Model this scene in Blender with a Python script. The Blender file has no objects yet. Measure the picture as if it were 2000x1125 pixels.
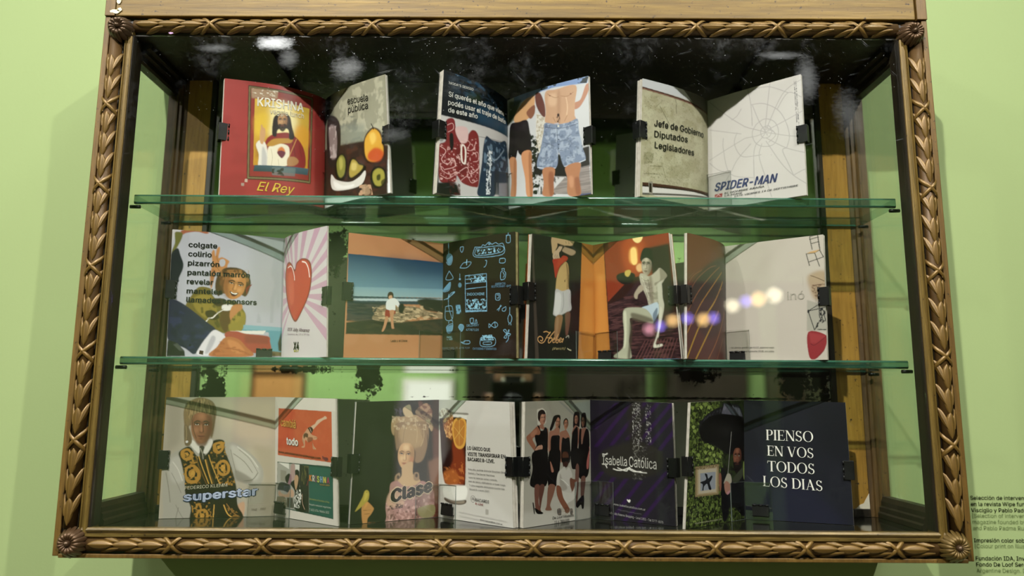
import bpy, bmesh, math, random
import numpy as np
from mathutils import Vector, Matrix

random.seed(7)
SC = bpy.context.scene
COL = SC.collection
Z0 = 1.35            # height above the room floor of the cabinet's own zero level

# ------------------------------------------------------------------ camera
cam_d = bpy.data.cameras.new('camera')
cam_d.sensor_width = 36.0
cam_d.lens = 36.0 * 1436.5 / 2000.0
cam_d.clip_start = 0.02
cam_d.clip_end = 60
cam_d.dof.use_dof = True
cam_d.dof.focus_distance = 1.09
cam_d.dof.aperture_fstop = 2.0
cam = bpy.data.objects.new('camera', cam_d)
COL.objects.link(cam)
_r = Vector((0.999983, 0.000832, 0.005755)); _u = Vector((-0.005554, -0.156598, 0.987647)); _f = Vector((-0.001723, 0.987662, 0.156591))
cam.matrix_world = Matrix(((_r.x, _u.x, -_f.x, -0.0013), (_r.y, _u.y, -_f.y, -1.0546), (_r.z, _u.z, -_f.z, 0.1883 + Z0), (0, 0, 0, 1)))
SC.camera = cam

# ------------------------------------------------------------------ world, lights, exposure
w = bpy.data.worlds.new('world'); SC.world = w; w.use_nodes = True
w.node_tree.nodes['Background'].inputs[0].default_value = (0.9, 1.0, 0.85, 1)
w.node_tree.nodes['Background'].inputs[1].default_value = 0.05
SC.view_settings.view_transform = 'Standard'
SC.view_settings.look = 'None'
SC.view_settings.gamma = 1.0
SC.view_settings.exposure = 0.07
SC.view_settings.use_curve_mapping = False
SC.cycles.use_denoising = True
SC.cycles.transparent_max_bounces = 48
SC.cycles.max_bounces = 8
SC.cycles.glossy_bounces = 8
SC.cycles.sample_clamp_indirect = 6.0

def spot(name, loc, target, power, size, blend=0.8, radius=0.03, color=(1.0, 0.955, 0.90)):
    d = bpy.data.lights.new(name, 'SPOT'); d.energy = power; d.spot_size = math.radians(size); d.spot_blend = blend
    d.shadow_soft_size = radius; d.color = color
    o = bpy.data.objects.new(name, d); COL.objects.link(o); o.location = loc
    o.rotation_euler = (Vector(target) - Vector(loc)).to_track_quat('-Z', 'Y').to_euler()
    return o
SPOTS = [  # (location, target, power, cone)
    ((-0.95, -2.40, Z0 + 2.75), (-0.15, 0.1, Z0 + 0.30), 640, 58),
    ((1.75, -2.40, Z0 + 2.75), (0.70, 0.15, Z0 + 0.35), 400, 60),
    ((-3.20, -2.40, Z0 + 2.75), (-0.9, 0.15, Z0 + 0.35), 250, 52),
]
for L in SPOTS:
    spot('gallery_spot', L[0], L[1], L[2], L[3])
fl = bpy.data.lights.new('room_fill', 'AREA'); fl.shape = 'RECTANGLE'; fl.size = 4.0; fl.size_y = 1.2; fl.energy = 16; fl.color = (1.0, 0.97, 0.92)
fo = bpy.data.objects.new('room_fill', fl); COL.objects.link(fo); fo.location = (0, -2.2, 4.4)  # unseen fill light, added to lift the shadows
for (x, y, tx, ty, tz, e) in ((-1.7, -3.0, -1.6, -4.6, 1.1, 310), (1.3, -3.0, 1.3, -4.6, 1.6, 160)):
    spot('far_wall_spot', (x, y, 3.45), (tx, ty, tz), e, 80, 0.8, 0.1)

# ------------------------------------------------------------------ helpers
def lin(c):
    if isinstance(c, str):
        c = tuple(int(c[i:i + 2], 16) / 255 for i in (0, 2, 4))
    return tuple((x / 12.92 if x <= 0.04045 else ((x + 0.055) / 1.055) ** 2.4) for x in c)

class NT:
    def __init__(s, name):
        s.m = bpy.data.materials.new(name); s.m.use_nodes = True
        s.t = s.m.node_tree; s.t.nodes.clear()
        s.out = s.n('ShaderNodeOutputMaterial')
    def n(s, typ, **kw):
        nd = s.t.nodes.new(typ)
        for k, v in kw.items():
            if k.startswith('i_'):
                key = k[2:]
                key = int(key) if key.isdigit() else key.replace('_', ' ')
                sock = nd.inputs[key]
                if hasattr(v, 'is_linked') or isinstance(v, bpy.types.NodeSocket):
                    s.t.links.new(v, sock)
                else:
                    if isinstance(v, tuple) and len(v) == 3 and sock.type == 'RGBA': v = v + (1,)
                    sock.default_value = v
            else:
                setattr(nd, k, v)
        return nd
    def l(s, a, b): s.t.links.new(a, b)
    def ramp(s, fac, stops):
        r = s.n('ShaderNodeValToRGB'); s.l(fac, r.inputs[0])
        e = r.color_ramp.elements
        while len(e) < len(stops): e.new(0.5)
        for i, (p, c) in enumerate(stops):
            e[i].position = p; e[i].color = (c if isinstance(c, tuple) else (c, c, c)) + (1,)
        return r.outputs[0]
    def noise(s, scale, detail=4, rough=0.55, stretch=None, kind='Object', dist=0.0):
        tc = s.n('ShaderNodeTexCoord'); v = tc.outputs[kind]
        if stretch:
            mp = s.n('ShaderNodeMapping'); s.l(v, mp.inputs[0]); mp.inputs['Scale'].default_value = stretch; v = mp.outputs[0]
        nz = s.n('ShaderNodeTexNoise'); s.l(v, nz.inputs['Vector']); nz.inputs['Scale'].default_value = scale
        nz.inputs['Detail'].default_value = detail; nz.inputs['Roughness'].default_value = rough; nz.inputs['Distortion'].default_value = dist
        return nz.outputs['Fac']
    def mix(s, fac, a, b):
        mx = s.n('ShaderNodeMix', data_type='RGBA')
        for sock, v in ((mx.inputs['Factor'], fac), (mx.inputs[6], a), (mx.inputs[7], b)):
            if isinstance(v, bpy.types.NodeSocket): s.l(v, sock)
            else: sock.default_value = v if not isinstance(v, tuple) else (v + (1,) if len(v) == 3 else v)
        return mx.outputs[2]
    def math(s, op, a, b=None, clamp=False):
        m = s.n('ShaderNodeMath', operation=op, use_clamp=clamp)
        for i, v in enumerate((a, b)):
            if v is None: continue
            if isinstance(v, bpy.types.NodeSocket): s.l(v, m.inputs[i])
            else: m.inputs[i].default_value = v
        return m.outputs[0]
    def bsdf(s, color, rough=0.5, metal=0.0, bump=None, bstr=0.2, bdist=0.002, spec=0.5):
        p = s.n('ShaderNodeBsdfPrincipled')
        for k, v in (('Base Color', color), ('Roughness', rough), ('Metallic', metal)):
            if isinstance(v, bpy.types.NodeSocket): s.l(v, p.inputs[k])
            else: p.inputs[k].default_value = v + (1,) if isinstance(v, tuple) else v
        p.inputs['Specular IOR Level'].default_value = spec
        if bump is not None:
            b = s.n('ShaderNodeBump'); s.l(bump, b.inputs['Height']); b.inputs['Strength'].default_value = bstr; b.inputs['Distance'].default_value = bdist
            s.l(b.outputs[0], p.inputs['Normal'])
        s.l(p.outputs[0], s.out.inputs[0])
        return p

def plain(name, col, rough=0.5, metal=0.0, spec=0.5, nscale=60, var=0.12, bstr=0.1):
    k = NT(name); c = lin(col)
    f = k.noise(nscale, 5)
    colr = k.mix(f, tuple(x * (1 - var) for x in c), tuple(min(1, x * (1 + var)) for x in c))
    k.bsdf(colr, rough, metal, f, bstr, 0.001, spec)
    return k.m

M = {}
# painted wall
k = NT('green_wall_paint')
f = k.noise(2.2, 3); g = k.noise(260, 4)
k.bsdf(k.mix(f, lin('899a68'), lin('8e9f6d')), 0.75, 0, g, 0.12, 0.001, 0.25); M['wall'] = k.m
k = NT('far_green_wall_paint')
f = k.noise(1.2, 3); k.bsdf(k.mix(f, lin('93b572'), lin('9fc080')), 0.8, 0, None, spec=0.2); M['farwall'] = k.m
M['dark'] = plain('dark_ceiling_paint', '14170f', 0.9, 0, 0.1)
M['floor'] = plain('worn_floor_boards', '8a7a62', 0.5, 0, 0.4, 8)
M['white'] = plain('white_panel_paint', 'e8e4da', 0.7)

def goldwood(name, a, b, c, stretch, rough=0.42, metal=0.35, chip=0.0, scale=9):
    k = NT(name)
    g = k.noise(scale, 8, 0.7, stretch)
    g2 = k.noise(55, 6, 0.6, stretch)
    big = k.noise(3.2, 3, 0.5)
    gg = k.math('ADD', k.math('MULTIPLY', g, 0.55), k.math('MULTIPLY', g2, 0.45))
    col = k.ramp(gg, [(0.30, lin(a)), (0.48, lin(b)), (0.68, lin(c))])
    col = k.mix(k.math('MULTIPLY', big, 0.5), col, lin(b))
    pits = k.ramp(k.noise(170, 3, 0.6), [(0.28, 0.0), (0.36, 1.0)])
    col = k.mix(pits, lin('2a1c0c'), col)
    if chip:
        ch = k.ramp(k.noise(16, 5, 0.6), [(chip, 0.0), (chip + 0.02, 1.0)])
        col = k.mix(ch, col, lin('d9d0ac'))
    k.bsdf(col, rough, metal, gg, 0.55, 0.0012); return k.m
M['board'] = goldwood('gold_painted_wood', '3a2b0c', '664f18', '907530', (0.22, 1, 5), 0.55, 0.1, 0.0, 22)
M['boardv'] = goldwood('gold_painted_stile', '35260b', '5c4417', '7c612c', (6, 6, 0.5), 0.5, 0.12, 0.0)
M['mould'] = goldwood('dull_gold_moulding', '2d2410', '5f4d22', '8b7138', (5, 5, 0.4), 0.40, 0.30)
M['mouldh'] = goldwood('dull_gold_rail_moulding', '1e1809', '4a3c1a', '8a733c', (0.4, 5, 5), 0.38, 0.30)
M['stile'] = goldwood('ochre_back_stile', '6a4b14', '9a7226', 'b98f3c', (5, 5, 0.4), 0.6, 0.0)
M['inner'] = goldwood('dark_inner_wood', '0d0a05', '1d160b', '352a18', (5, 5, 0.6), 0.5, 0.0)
M['innerb'] = goldwood('brown_inner_moulding', '2a1c0b', '4b3619', '6f5428', (5, 5, 0.6), 0.5, 0.1)
M['chip'] = plain('chipped_white_plaster', 'cfc6b4', 0.9)

def bronze(name, dark, mid, hi, metal=0.55, rough=0.38):
    k = NT(name)
    n = k.noise(85, 5, 0.6)
    n2 = k.noise(6, 3)
    geo = k.n('ShaderNodeNewGeometry')
    e = k.ramp(geo.outputs['Pointiness'], [(0.46, 0.0), (0.56, 1.0)])
    c1 = k.ramp(n, [(0.3, lin(dark)), (0.62, lin(mid))])
    c2 = k.mix(k.math('MULTIPLY', e, 0.8), c1, lin(hi))
    c3 = k.mix(k.math('MULTIPLY', n2, 0.35), c2, lin(mid))
    k.bsdf(c3, rough, metal, n, 0.35, 0.0008); return k.m
M['laurel'] = bronze('bronze_gilt_laurel', '181005', '4a3614', '82652e', 0.3, 0.42)
M['laurelb'] = bronze('bronze_laurel_ground', '120c05', '2b1e0c', '5a411c', 0.3, 0.5)
M['rose1'] = bronze('dark_bronze_rosette', '1a120a', '33261a', '5a4632', 0.5, 0.3)
M['rose2'] = bronze('olive_bronze_rosette', '2a200d', '4a3a18', '6d5728', 0.4, 0.45)
M['rose3'] = bronze('brown_bronze_rosette', '20140a', '3a2718', '5f472d', 0.45, 0.4)

def clear(name, tint=(0.97, 0.99, 0.97), dirt_glare=0.0, mul=1.0, rough=0.0):
    k = NT(name)
    lw = k.n('ShaderNodeLayerWeight'); lw.inputs[0].default_value = 0.5
    fr = k.math('MULTIPLY_ADD' if False else 'POWER', lw.outputs['Facing'], 5.0)
    fr = k.math('ADD', k.math('MULTIPLY', fr, 0.9), 0.04 * mul, True)
    tr = k.n('ShaderNodeBsdfTransparent'); tr.inputs[0].default_value = tint + (1,)
    gl = k.n('ShaderNodeBsdfGlossy'); gl.inputs['Roughness'].default_value = rough; gl.inputs[0].default_value = (1, 1, 1, 1)
    mx = k.n('ShaderNodeMixShader'); k.l(fr, mx.inputs[0]); k.l(tr.outputs[0], mx.inputs[1]); k.l(gl.outputs[0], mx.inputs[2])
    res = mx.outputs[0]
    if dirt_glare:
        # dust specks and hairline scratches, thickest towards the top edge of the pane
        tc = k.n('ShaderNodeTexCoord'); sx = k.n('ShaderNodeSeparateXYZ'); k.l(tc.outputs['Object'], sx.inputs[0])
        up = k.ramp(sx.outputs['Z'], [(0.0, 0.12), (0.50, 0.18), (0.62, 0.6), (0.735, 1.0)])
        r1 = k.n('ShaderNodeMapping'); k.l(tc.outputs['Object'], r1.inputs[0]); r1.inputs['Rotation'].default_value = (0, 0.25, 0)
        mp = k.n('ShaderNodeMapping'); k.l(r1.outputs[0], mp.inputs[0]); mp.inputs['Scale'].default_value = (7, 5, 300)
        s1 = k.n('ShaderNodeTexNoise'); k.l(mp.outputs[0], s1.inputs[0]); s1.inputs['Scale'].default_value = 2.2; s1.inputs['Detail'].default_value = 5
        sc1 = k.ramp(s1.outputs['Fac'], [(0.70, 0.0), (0.78, 0.3)])
        r2 = k.n('ShaderNodeMapping'); k.l(tc.outputs['Object'], r2.inputs[0]); r2.inputs['Rotation'].default_value = (0, -0.8, 0)
        mp2 = k.n('ShaderNodeMapping'); k.l(r2.outputs[0], mp2.inputs[0]); mp2.inputs['Scale'].default_value = (9, 6, 300)
        s2 = k.n('ShaderNodeTexNoise'); k.l(mp2.outputs[0], s2.inputs[0]); s2.inputs['Scale'].default_value = 1.7; s2.inputs['Detail'].default_value = 5
        sc2 = k.ramp(s2.outputs['Fac'], [(0.70, 0.0), (0.77, 0.3)])
        sp = k.ramp(k.noise(420, 2, 0.5), [(0.74, 0.0), (0.80, 0.7)])
        patch = k.ramp(k.noise(7, 4, 0.6), [(0.52, 0.0), (0.75, 0.11)])
        fine = k.ramp(k.noise(90, 6, 0.75), [(0.45, 0.0), (0.8, 1.0)])
        tot = k.math('ADD', k.math('ADD', sc1, sc2), k.math('ADD', sp, k.math('MULTIPLY', patch, fine)))
        tot = k.math('MULTIPLY', k.math('MULTIPLY', tot, up), dirt_glare, True)
        streak = k.math('ADD', k.math('MULTIPLY', k.noise(30, 6, 0.8, (1.0, 1, 1.6)), 0.5), k.math('MULTIPLY', k.noise(190, 5, 0.8, (0.6, 1, 1.6)), 0.5))
        for (x, z, rx, rz, amp) in ((-0.368, 0.731, 0.050, 0.020, 1.0), (-0.345, 0.705, 0.03, 0.03, 0.12), (-0.255, 0.690, 0.045, 0.035, 0.16), (-0.46, 0.722, 0.05, 0.012, 0.15), (0.44, 0.675, 0.03, 0.07, 0.14), (0.50, 0.62, 0.04, 0.08, 0.10), (0.40, 0.715, 0.06, 0.012, 0.15), (-0.18, 0.585, 0.04, 0.02, 0.08)):  # smudge patches, with lamp highlight and glow painted into the glass
            vs = k.n('ShaderNodeVectorMath', operation='SUBTRACT'); k.l(tc.outputs['Object'], vs.inputs[0]); vs.inputs[1].default_value = (x, 0, z)
            vm = k.n('ShaderNodeVectorMath', operation='MULTIPLY'); k.l(vs.outputs[0], vm.inputs[0]); vm.inputs[1].default_value = (1 / rx, 0, 1 / rz)
            vl = k.n('ShaderNodeVectorMath', operation='LENGTH'); k.l(vm.outputs[0], vl.inputs[0])
            a = k.math('SUBTRACT', 1.0, vl.outputs['Value'], True)
            bb = k.math('MULTIPLY', k.ramp(k.math('ADD', k.math('MULTIPLY', a, 0.55), streak), [(0.72, 0.0), (1.10, 0.30)]), amp)
            tot = k.math('ADD', tot, k.math('MULTIPLY', bb, k.math('MINIMUM', k.math('MULTIPLY', a, 3.0), 1.0)), True)
        d0 = k.n('ShaderNodeBsdfDiffuse'); d0.inputs[0].default_value = (0.7, 0.74, 0.78, 1)
        g0 = k.n('ShaderNodeBsdfGlossy'); g0.inputs['Roughness'].default_value = 0.33; g0.inputs[0].default_value = (0.8, 0.82, 0.85, 1)
        df = k.n('ShaderNodeMixShader'); df.inputs[0].default_value = 0.35; k.l(d0.outputs[0], df.inputs[1]); k.l(g0.outputs[0], df.inputs[2])
        m2 = k.n('ShaderNodeMixShader'); k.l(tot, m2.inputs[0]); k.l(res, m2.inputs[1]); k.l(df.outputs[0], m2.inputs[2]); res = m2.outputs[0]
    k.l(res, k.out.inputs[0]); return k.m
M['pane'] = clear('cabinet_front_glass', (0.97, 0.985, 0.975), 0.8)
M['sidepane'] = clear('cabinet_side_glass', (0.95, 0.975, 0.955))
M['shelfface'] = clear('shelf_glass_face', (0.90, 0.955, 0.92), 0.0, 1.0)
M['acrylic'] = clear('clear_acrylic_sheet', (0.965, 0.97, 0.965), 0.0, 1.3)
k = NT('polished_green_shelf_edge')
f = k.noise(30, 4, 0.6, (0.15, 1, 3))
col = k.ramp(f, [(0.35, lin('173326')), (0.55, lin('2f5a48')), (0.72, lin('6fa593'))])
pb = k.bsdf(col, 0.16, 0.0, None, spec=1.0)
tr = k.n('ShaderNodeBsdfTransparent'); tr.inputs[0].default_value = (0.66, 0.82, 0.74, 1)
mx = k.n('ShaderNodeMixShader'); mx.inputs[0].default_value = 0.30; k.l(tr.outputs[0], mx.inputs[1]); k.l(pb.outputs[0], mx.inputs[2]); k.l(mx.outputs[0], k.out.inputs[0]); M['edge'] = k.m
k = NT('rounded_green_shelf_arris'); k.bsdf(k.mix(k.noise(30, 3), lin('1d3f30'), lin('3f7a64')), 0.22, 0.0, None, spec=1.0); M['arris'] = k.m
k = NT('acrylic_cut_edge'); k.bsdf(lin('5f6762'), 0.2, 0, None, spec=0.8); M['acedge'] = k.m

# old mirror with desilvered blotches
k = NT('aged_mirror_silvering')
tc = k.n('ShaderNodeTexCoord')
tot = None
for (x, z, rx, rz) in ((-0.237, 0.233, 0.034, 0.045), (-0.49, 0.215, 0.035, 0.05), (-0.345, 0.246, 0.075, 0.016), (-0.10, 0.250, 0.03, 0.013), (0.46, 0.228, 0.04, 0.05), (0.30, 0.238, 0.05, 0.02), (0.25, 0.2, 0.5, 0.003), (-0.30, 0.44, 0.03, 0.06), (0.50, 0.3, 0.03, 0.2)):
    vs = k.n('ShaderNodeVectorMath', operation='SUBTRACT'); k.l(tc.outputs['Object'], vs.inputs[0]); vs.inputs[1].default_value = (x, 0, z)
    vm = k.n('ShaderNodeVectorMath', operation='MULTIPLY'); k.l(vs.outputs[0], vm.inputs[0]); vm.inputs[1].default_value = (1 / rx, 0, 1 / rz)
    vl = k.n('ShaderNodeVectorMath', operation='LENGTH'); k.l(vm.outputs[0], vl.inputs[0])
    a = k.math('SUBTRACT', 1.0, vl.outputs['Value'], True)
    tot = a if tot is None else k.math('MAXIMUM', tot, a)
nz = k.noise(75, 6, 0.7)
bl = k.ramp(k.math('ADD', k.math('MULTIPLY', tot, 0.5), nz), [(0.66, 0.0), (0.72, 1.0)])
haze = k.ramp(k.noise(5, 4), [(0.4, 0.0), (0.8, 0.10)])
gl = k.n('ShaderNodeBsdfGlossy'); gl.inputs['Roughness'].default_value = 0.0; gl.inputs[0].default_value = (0.80, 0.84, 0.76, 1)
df = k.n('ShaderNodeBsdfDiffuse'); df.inputs[0].default_value = (0.012, 0.014, 0.008, 1)
mx = k.n('ShaderNodeMixShader'); k.l(bl, mx.inputs[0]); k.l(gl.outputs[0], mx.inputs[1]); k.l(df.outputs[0], mx.inputs[2])
k.l(mx.outputs[0], k.out.inputs[0]); M['mirror'] = k.m

M['black'] = plain('black_enamel_steel', '080808', 0.42, 0.0, 0.3)
M['steel'] = plain('dark_steel', '1c1c1c', 0.3, 0.8)
k = NT('trimmed_paper_edges')
tc = k.n('ShaderNodeTexCoord')
k.bsdf(k.mix(k.noise(140, 3), lin('a59c90'), lin('d6cec6')), 0.8, 0, None, spec=0.2); M['edgepaper'] = k.m
k = NT('aged_paper_edges'); k.bsdf(k.mix(k.noise(140, 3), lin('5e5330'), lin('a89a70')), 0.8, 0, None, spec=0.2); M['edgeold'] = k.m
# printed coated paper: colour stored with the sheet, as a print is
k = NT('printed_coated_paper')
at = k.n('ShaderNodeVertexColor'); at.layer_name = 'ink'
k.bsdf(at.outputs[0], 0.35, 0, None, spec=0.22); M['print'] = k.m
INK = {}
GAIN = 0.92
def tone(c):
    c = np.asarray(c, float); g = (c * (0.3, 0.55, 0.15)).sum(-1, keepdims=True)   # printer's ink on coated stock is never fully saturated
    return np.clip((c * 0.93 + g * 0.07) ** 1.10 * GAIN, 0.0, 0.86)
def ink(hexcol):
    if hexcol not in INK:
        k = NT('ink_' + hexcol); k.bsdf(tuple(float(x) for x in tone(lin(hexcol))), 0.4, 0, None, spec=0.22); INK[hexcol] = k.m
    return INK[hexcol]

def link(o, parent=None):
    COL.objects.link(o)
    if parent is not None: o.parent = parent
    return o
def empty(name, loc, label, cat, group=None, rz=0):
    o = bpy.data.objects.new(name, None); o.empty_display_size = 0.05; link(o); o.location = loc; o.rotation_euler = (0, 0, rz)
    tag(o, label, cat, group); return o
def tag(o, label=None, cat=None, group=None, kind=None):
    for a, b in (('label', label), ('category', cat), ('group', group), ('kind', kind)):
        if b: o[a] = b
    return o

class MB:
    def __init__(s): s.v = []; s.f = []; s.mi = []
    def add(s, vs, fs, mi=0):
        b = len(s.v); s.v += [tuple(v) for v in vs]; s.f += [tuple(b + i for i in f) for f in fs]; s.mi += [mi] * len(fs)
    def box(s, x0, x1, y0, y1, z0, z1, mi=0, fm=None):
        vs = [(x0, y0, z0), (x1, y0, z0), (x1, y1, z0), (x0, y1, z0), (x0, y0, z1), (x1, y0, z1), (x1, y1, z1), (x0, y1, z1)]
        fs = [(3, 2, 1, 0), (4, 5, 6, 7), (0, 1, 5, 4), (1, 2, 6, 5), (2, 3, 7, 6), (3, 0, 4, 7)]  # bottom top front right back left
        b = len(s.v); s.v += vs; s.f += [tuple(b + i for i in f) for f in fs]
        s.mi += fm if fm else [mi] * 6
    def hexa(s, vs, mi=0):
        s.add(vs, [(3, 2, 1, 0), (4, 5, 6, 7), (0, 1, 5, 4), (1, 2, 6, 5), (2, 3, 7, 6), (3, 0, 4, 7)], mi)
    def prism(s, prof, axis, a, b, mi=0):
        """profile (list of 2d points) swept from a to b along axis x or z; profile is (y,z) or (x,y)"""
        n = len(prof)
        if axis == 'x': vs = [(a, p, q) for p, q in prof] + [(b, p, q) for p, q in prof]
        else: vs = [(p, q, a) for p, q in prof] + [(p, q, b) for p, q in prof]
        fs = [(i, (i + 1) % n, n + (i + 1) % n, n + i) for i in range(n)] + [tuple(range(n))[::-1], tuple(range(n, 2 * n))]
        s.add(vs, fs, mi)
    def cyl(s, c, ax, r, h, n=12, mi=0, r2=None):
        ax = Vector(ax).normalized(); c = Vector(c); r2 = r if r2 is None else r2
        p = ax.orthogonal().normalized(); q = ax.cross(p)
        vs = [c + p * r * math.cos(t) + q * r * math.sin(t) for t in [2 * math.pi * i / n for i in range(n)]]
        vs += [c + ax * h + p * r2 * math.cos(t) + q * r2 * math.sin(t) for t in [2 * math.pi * i / n for i in range(n)]]
        s.add(vs, [(i, (i + 1) % n, n + (i + 1) % n, n + i) for i in range(n)] + [tuple(range(n))[::-1], tuple(range(n, 2 * n))], mi)
    def grid(s, P, mi=0, wrap=False):
        """P[i][j] points"""
        a, b = len(P), len(P[0]); vs = [p for r in P for p in r]; fs = []
        for i in range(a - 1):
            for j in range(b if wrap else b - 1):
                fs.append((i * b + j, i * b + (j + 1) % b, (i + 1) * b + (j + 1) % b, (i + 1) * b + j))
        s.add(vs, fs, mi)
    def mesh(s, name, mats, smooth=False, bevel=0):
        me = bpy.data.meshes.new(name); me.from_pydata(s.v, [], s.f)
        for m in (mats if isinstance(mats, (list, tuple)) else [mats]): me.materials.append(m)
        if any(s.mi): me.polygons.foreach_set('material_index', s.mi)
        bm = bmesh.new(); bm.from_mesh(me); bmesh.ops.recalc_face_normals(bm, faces=bm.faces[:])
        if bevel: bmesh.ops.bevel(bm, geom=bm.edges[:], offset=bevel, segments=2, affect='EDGES', profile=0.5)
        bm.to_mesh(me); bm.free()
        if smooth: me.polygons.foreach_set('use_smooth', [True] * len(me.polygons))
        me.update(); return me
    def build(s, name, mats, parent=None, smooth=False, bevel=0):
        return link(bpy.data.objects.new(name, s.mesh(name, mats, smooth, bevel)), parent)

# ------------------------------------------------------------------ the room
def slab(name, x0, x1, y0, y1, z0, z1, m):
    b = MB(); b.box(x0, x1, y0, y1, z0, z1); o = b.build(name, m); o['kind'] = 'structure'; return o
WY = 0.175
slab('wall_back', -4.3, 4.3, WY, WY + 0.15, 0, 4.5, M['wall'])
slab('wall_front', -4.3, 4.3, -4.75, -4.6, 0, 3.72, M['farwall'])
slab('wall_left', -4.3, -4.15, -4.6, WY, 0, 4.5, M['wall'])
slab('wall_right', 4.15, 4.3, -4.6, WY, 0, 4.5, M['wall'])
slab('floor', -4.3, 4.3, -4.75, WY + .15, -0.12, 0, M['floor'])
slab('ceiling', -4.3, 4.3, -4.75, -3.3, 3.72, 4.6, M['dark'])
slab('ceiling', -4.3, 4.3, -3.3, WY + .15, 4.5, 4.6, M['dark'])
for s_, x0, x1, y0, y1 in (('back', -4.15, 4.15, WY - 0.015, WY), ('front', -4.15, 4.15, -4.6, -4.585)):
    slab('baseboard_' + s_, x0, x1, y0, y1, 0, 0.1, M['white'])

# ------------------------------------------------------------------ the cabinet
case = empty('display_case', (0, 0, Z0), 'old gilt wooden wall cabinet with glass front, laurel moulding and corner rosettes', 'display case')
XO, XI = 0.628, 0.582          # outer edge of the frame, inner edge of the glazing bead
ZT, ZB = 0.7416, 0.019         # glass opening top and bottom
# top board with its gold face
b = MB(); b.box(-0.612, 0.610, -0.010, 0.172, 0.7716, 0.832); b.build('top_board', M['board'], case, bevel=0.0015)
for sx in (-1, 1):
    b = MB(); x0, x1 = sorted((sx * XO, sx * 0.6125)); b.box(x0, x1, -0.011, 0.172, 0.7716, 0.832); b.build('top_end_strip', M['boardv'], case, bevel=0.001)
# ceiling of the box and its hidden lath
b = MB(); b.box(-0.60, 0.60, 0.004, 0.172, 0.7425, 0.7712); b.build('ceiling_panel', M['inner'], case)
for x0, x1 in ((-0.40, -0.385), (0.385, 0.40)):
    b = MB(); b.box(x0, x1, 0.012, 0.14, 0.735, 0.7424); b.build('ceiling_lath', M['inner'], case, bevel=0.001)
# outer flat strips beside the laurel, and glazing beads
def bead_profile(sx):
    # (x, y) section of the stepped glazing bead on the stile
    pts = [(0.5955, 0.0), (0.5955, -0.007), (0.5930, -0.0115), (0.5905, -0.0125), (0.5900, -0.0105), (0.5885, -0.0105), (0.5870, -0.0125), (0.5835, -0.0125), (0.5820, -0.011), (0.5820, 0.018), (0.5955, 0.018)]
    return [(sx * a, c) for a, c in pts]
for sx in (-1, 1):
    b = MB(); x0, x1 = sorted((sx * XO, sx * 0.5985)); b.box(x0, x1, -0.004, 0.02, -0.019, 0.7716); b.build('stile', M['inner'], case)
    b = MB(); x0, x1 = sorted((sx * XO, sx * 0.6195)); b.box(x0, x1, -0.0085, -0.0038, -0.019, 0.7716); b.build('edge_strip', M['boardv'], case, bevel=0.0012)
    b = MB(); b.prism(bead_profile(sx), 'z', ZB - 0.012, 0.752); b.build('glazing_bead', M['mould'], case)
    b = MB(); x0, x1 = sorted((sx * 0.582, sx * 0.5812)); b.box(x0, x1, -0.009, 0.019, ZB, ZT); b.build('bead_lining', M['inner'], case)
# rails
b = MB(); b.box(-0.6184, 0.6184, -0.003, 0.02, 0.7420, 0.7714); b.build('top_rail', M['inner'], case)
b = MB(); b.box(-0.6, 0.6, -0.003, 0.172, -0.0185, 0.0045); b.build('bottom_rail', M['inner'], case)
b = MB(); b.box(-0.62, 0.62, -0.0085, 0.012, -0.0215, -0.0160); b.build('bottom_lip', M['boardv'], case, bevel=0.001)
b = MB(); b.prism([(0.0, 0.0045), (-0.0095, 0.0050), (-0.0125, 0.0075), (-0.0125, 0.0105), (-0.0100, 0.0115), (-0.0115, 0.0135), (-0.0125, 0.0160), (-0.0105, 0.0188), (0.0, 0.0190)], 'x', -0.5945, 0.5945)
b.build('sill_moulding', M['mouldh'], case)
# floor glass and boards inside
b = MB(); b.box(-0.58, 0.58, 0.003, 0.150, 0.0046, 0.0105); b.build('floor_board', M['inner'], case)
k = NT('dark_polished_floor_plate'); k.bsdf(k.mix(k.noise(20), lin('0c0d0a'), lin('1b1c15')), 0.08, 0, None, spec=0.8); M['plate'] = k.m
b = MB(); b.box(-0.578, 0.578, 0.004, 0.150, 0.0106, 0.0158); b.build('floor_plate', M['plate'], case, bevel=0.0006)
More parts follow.
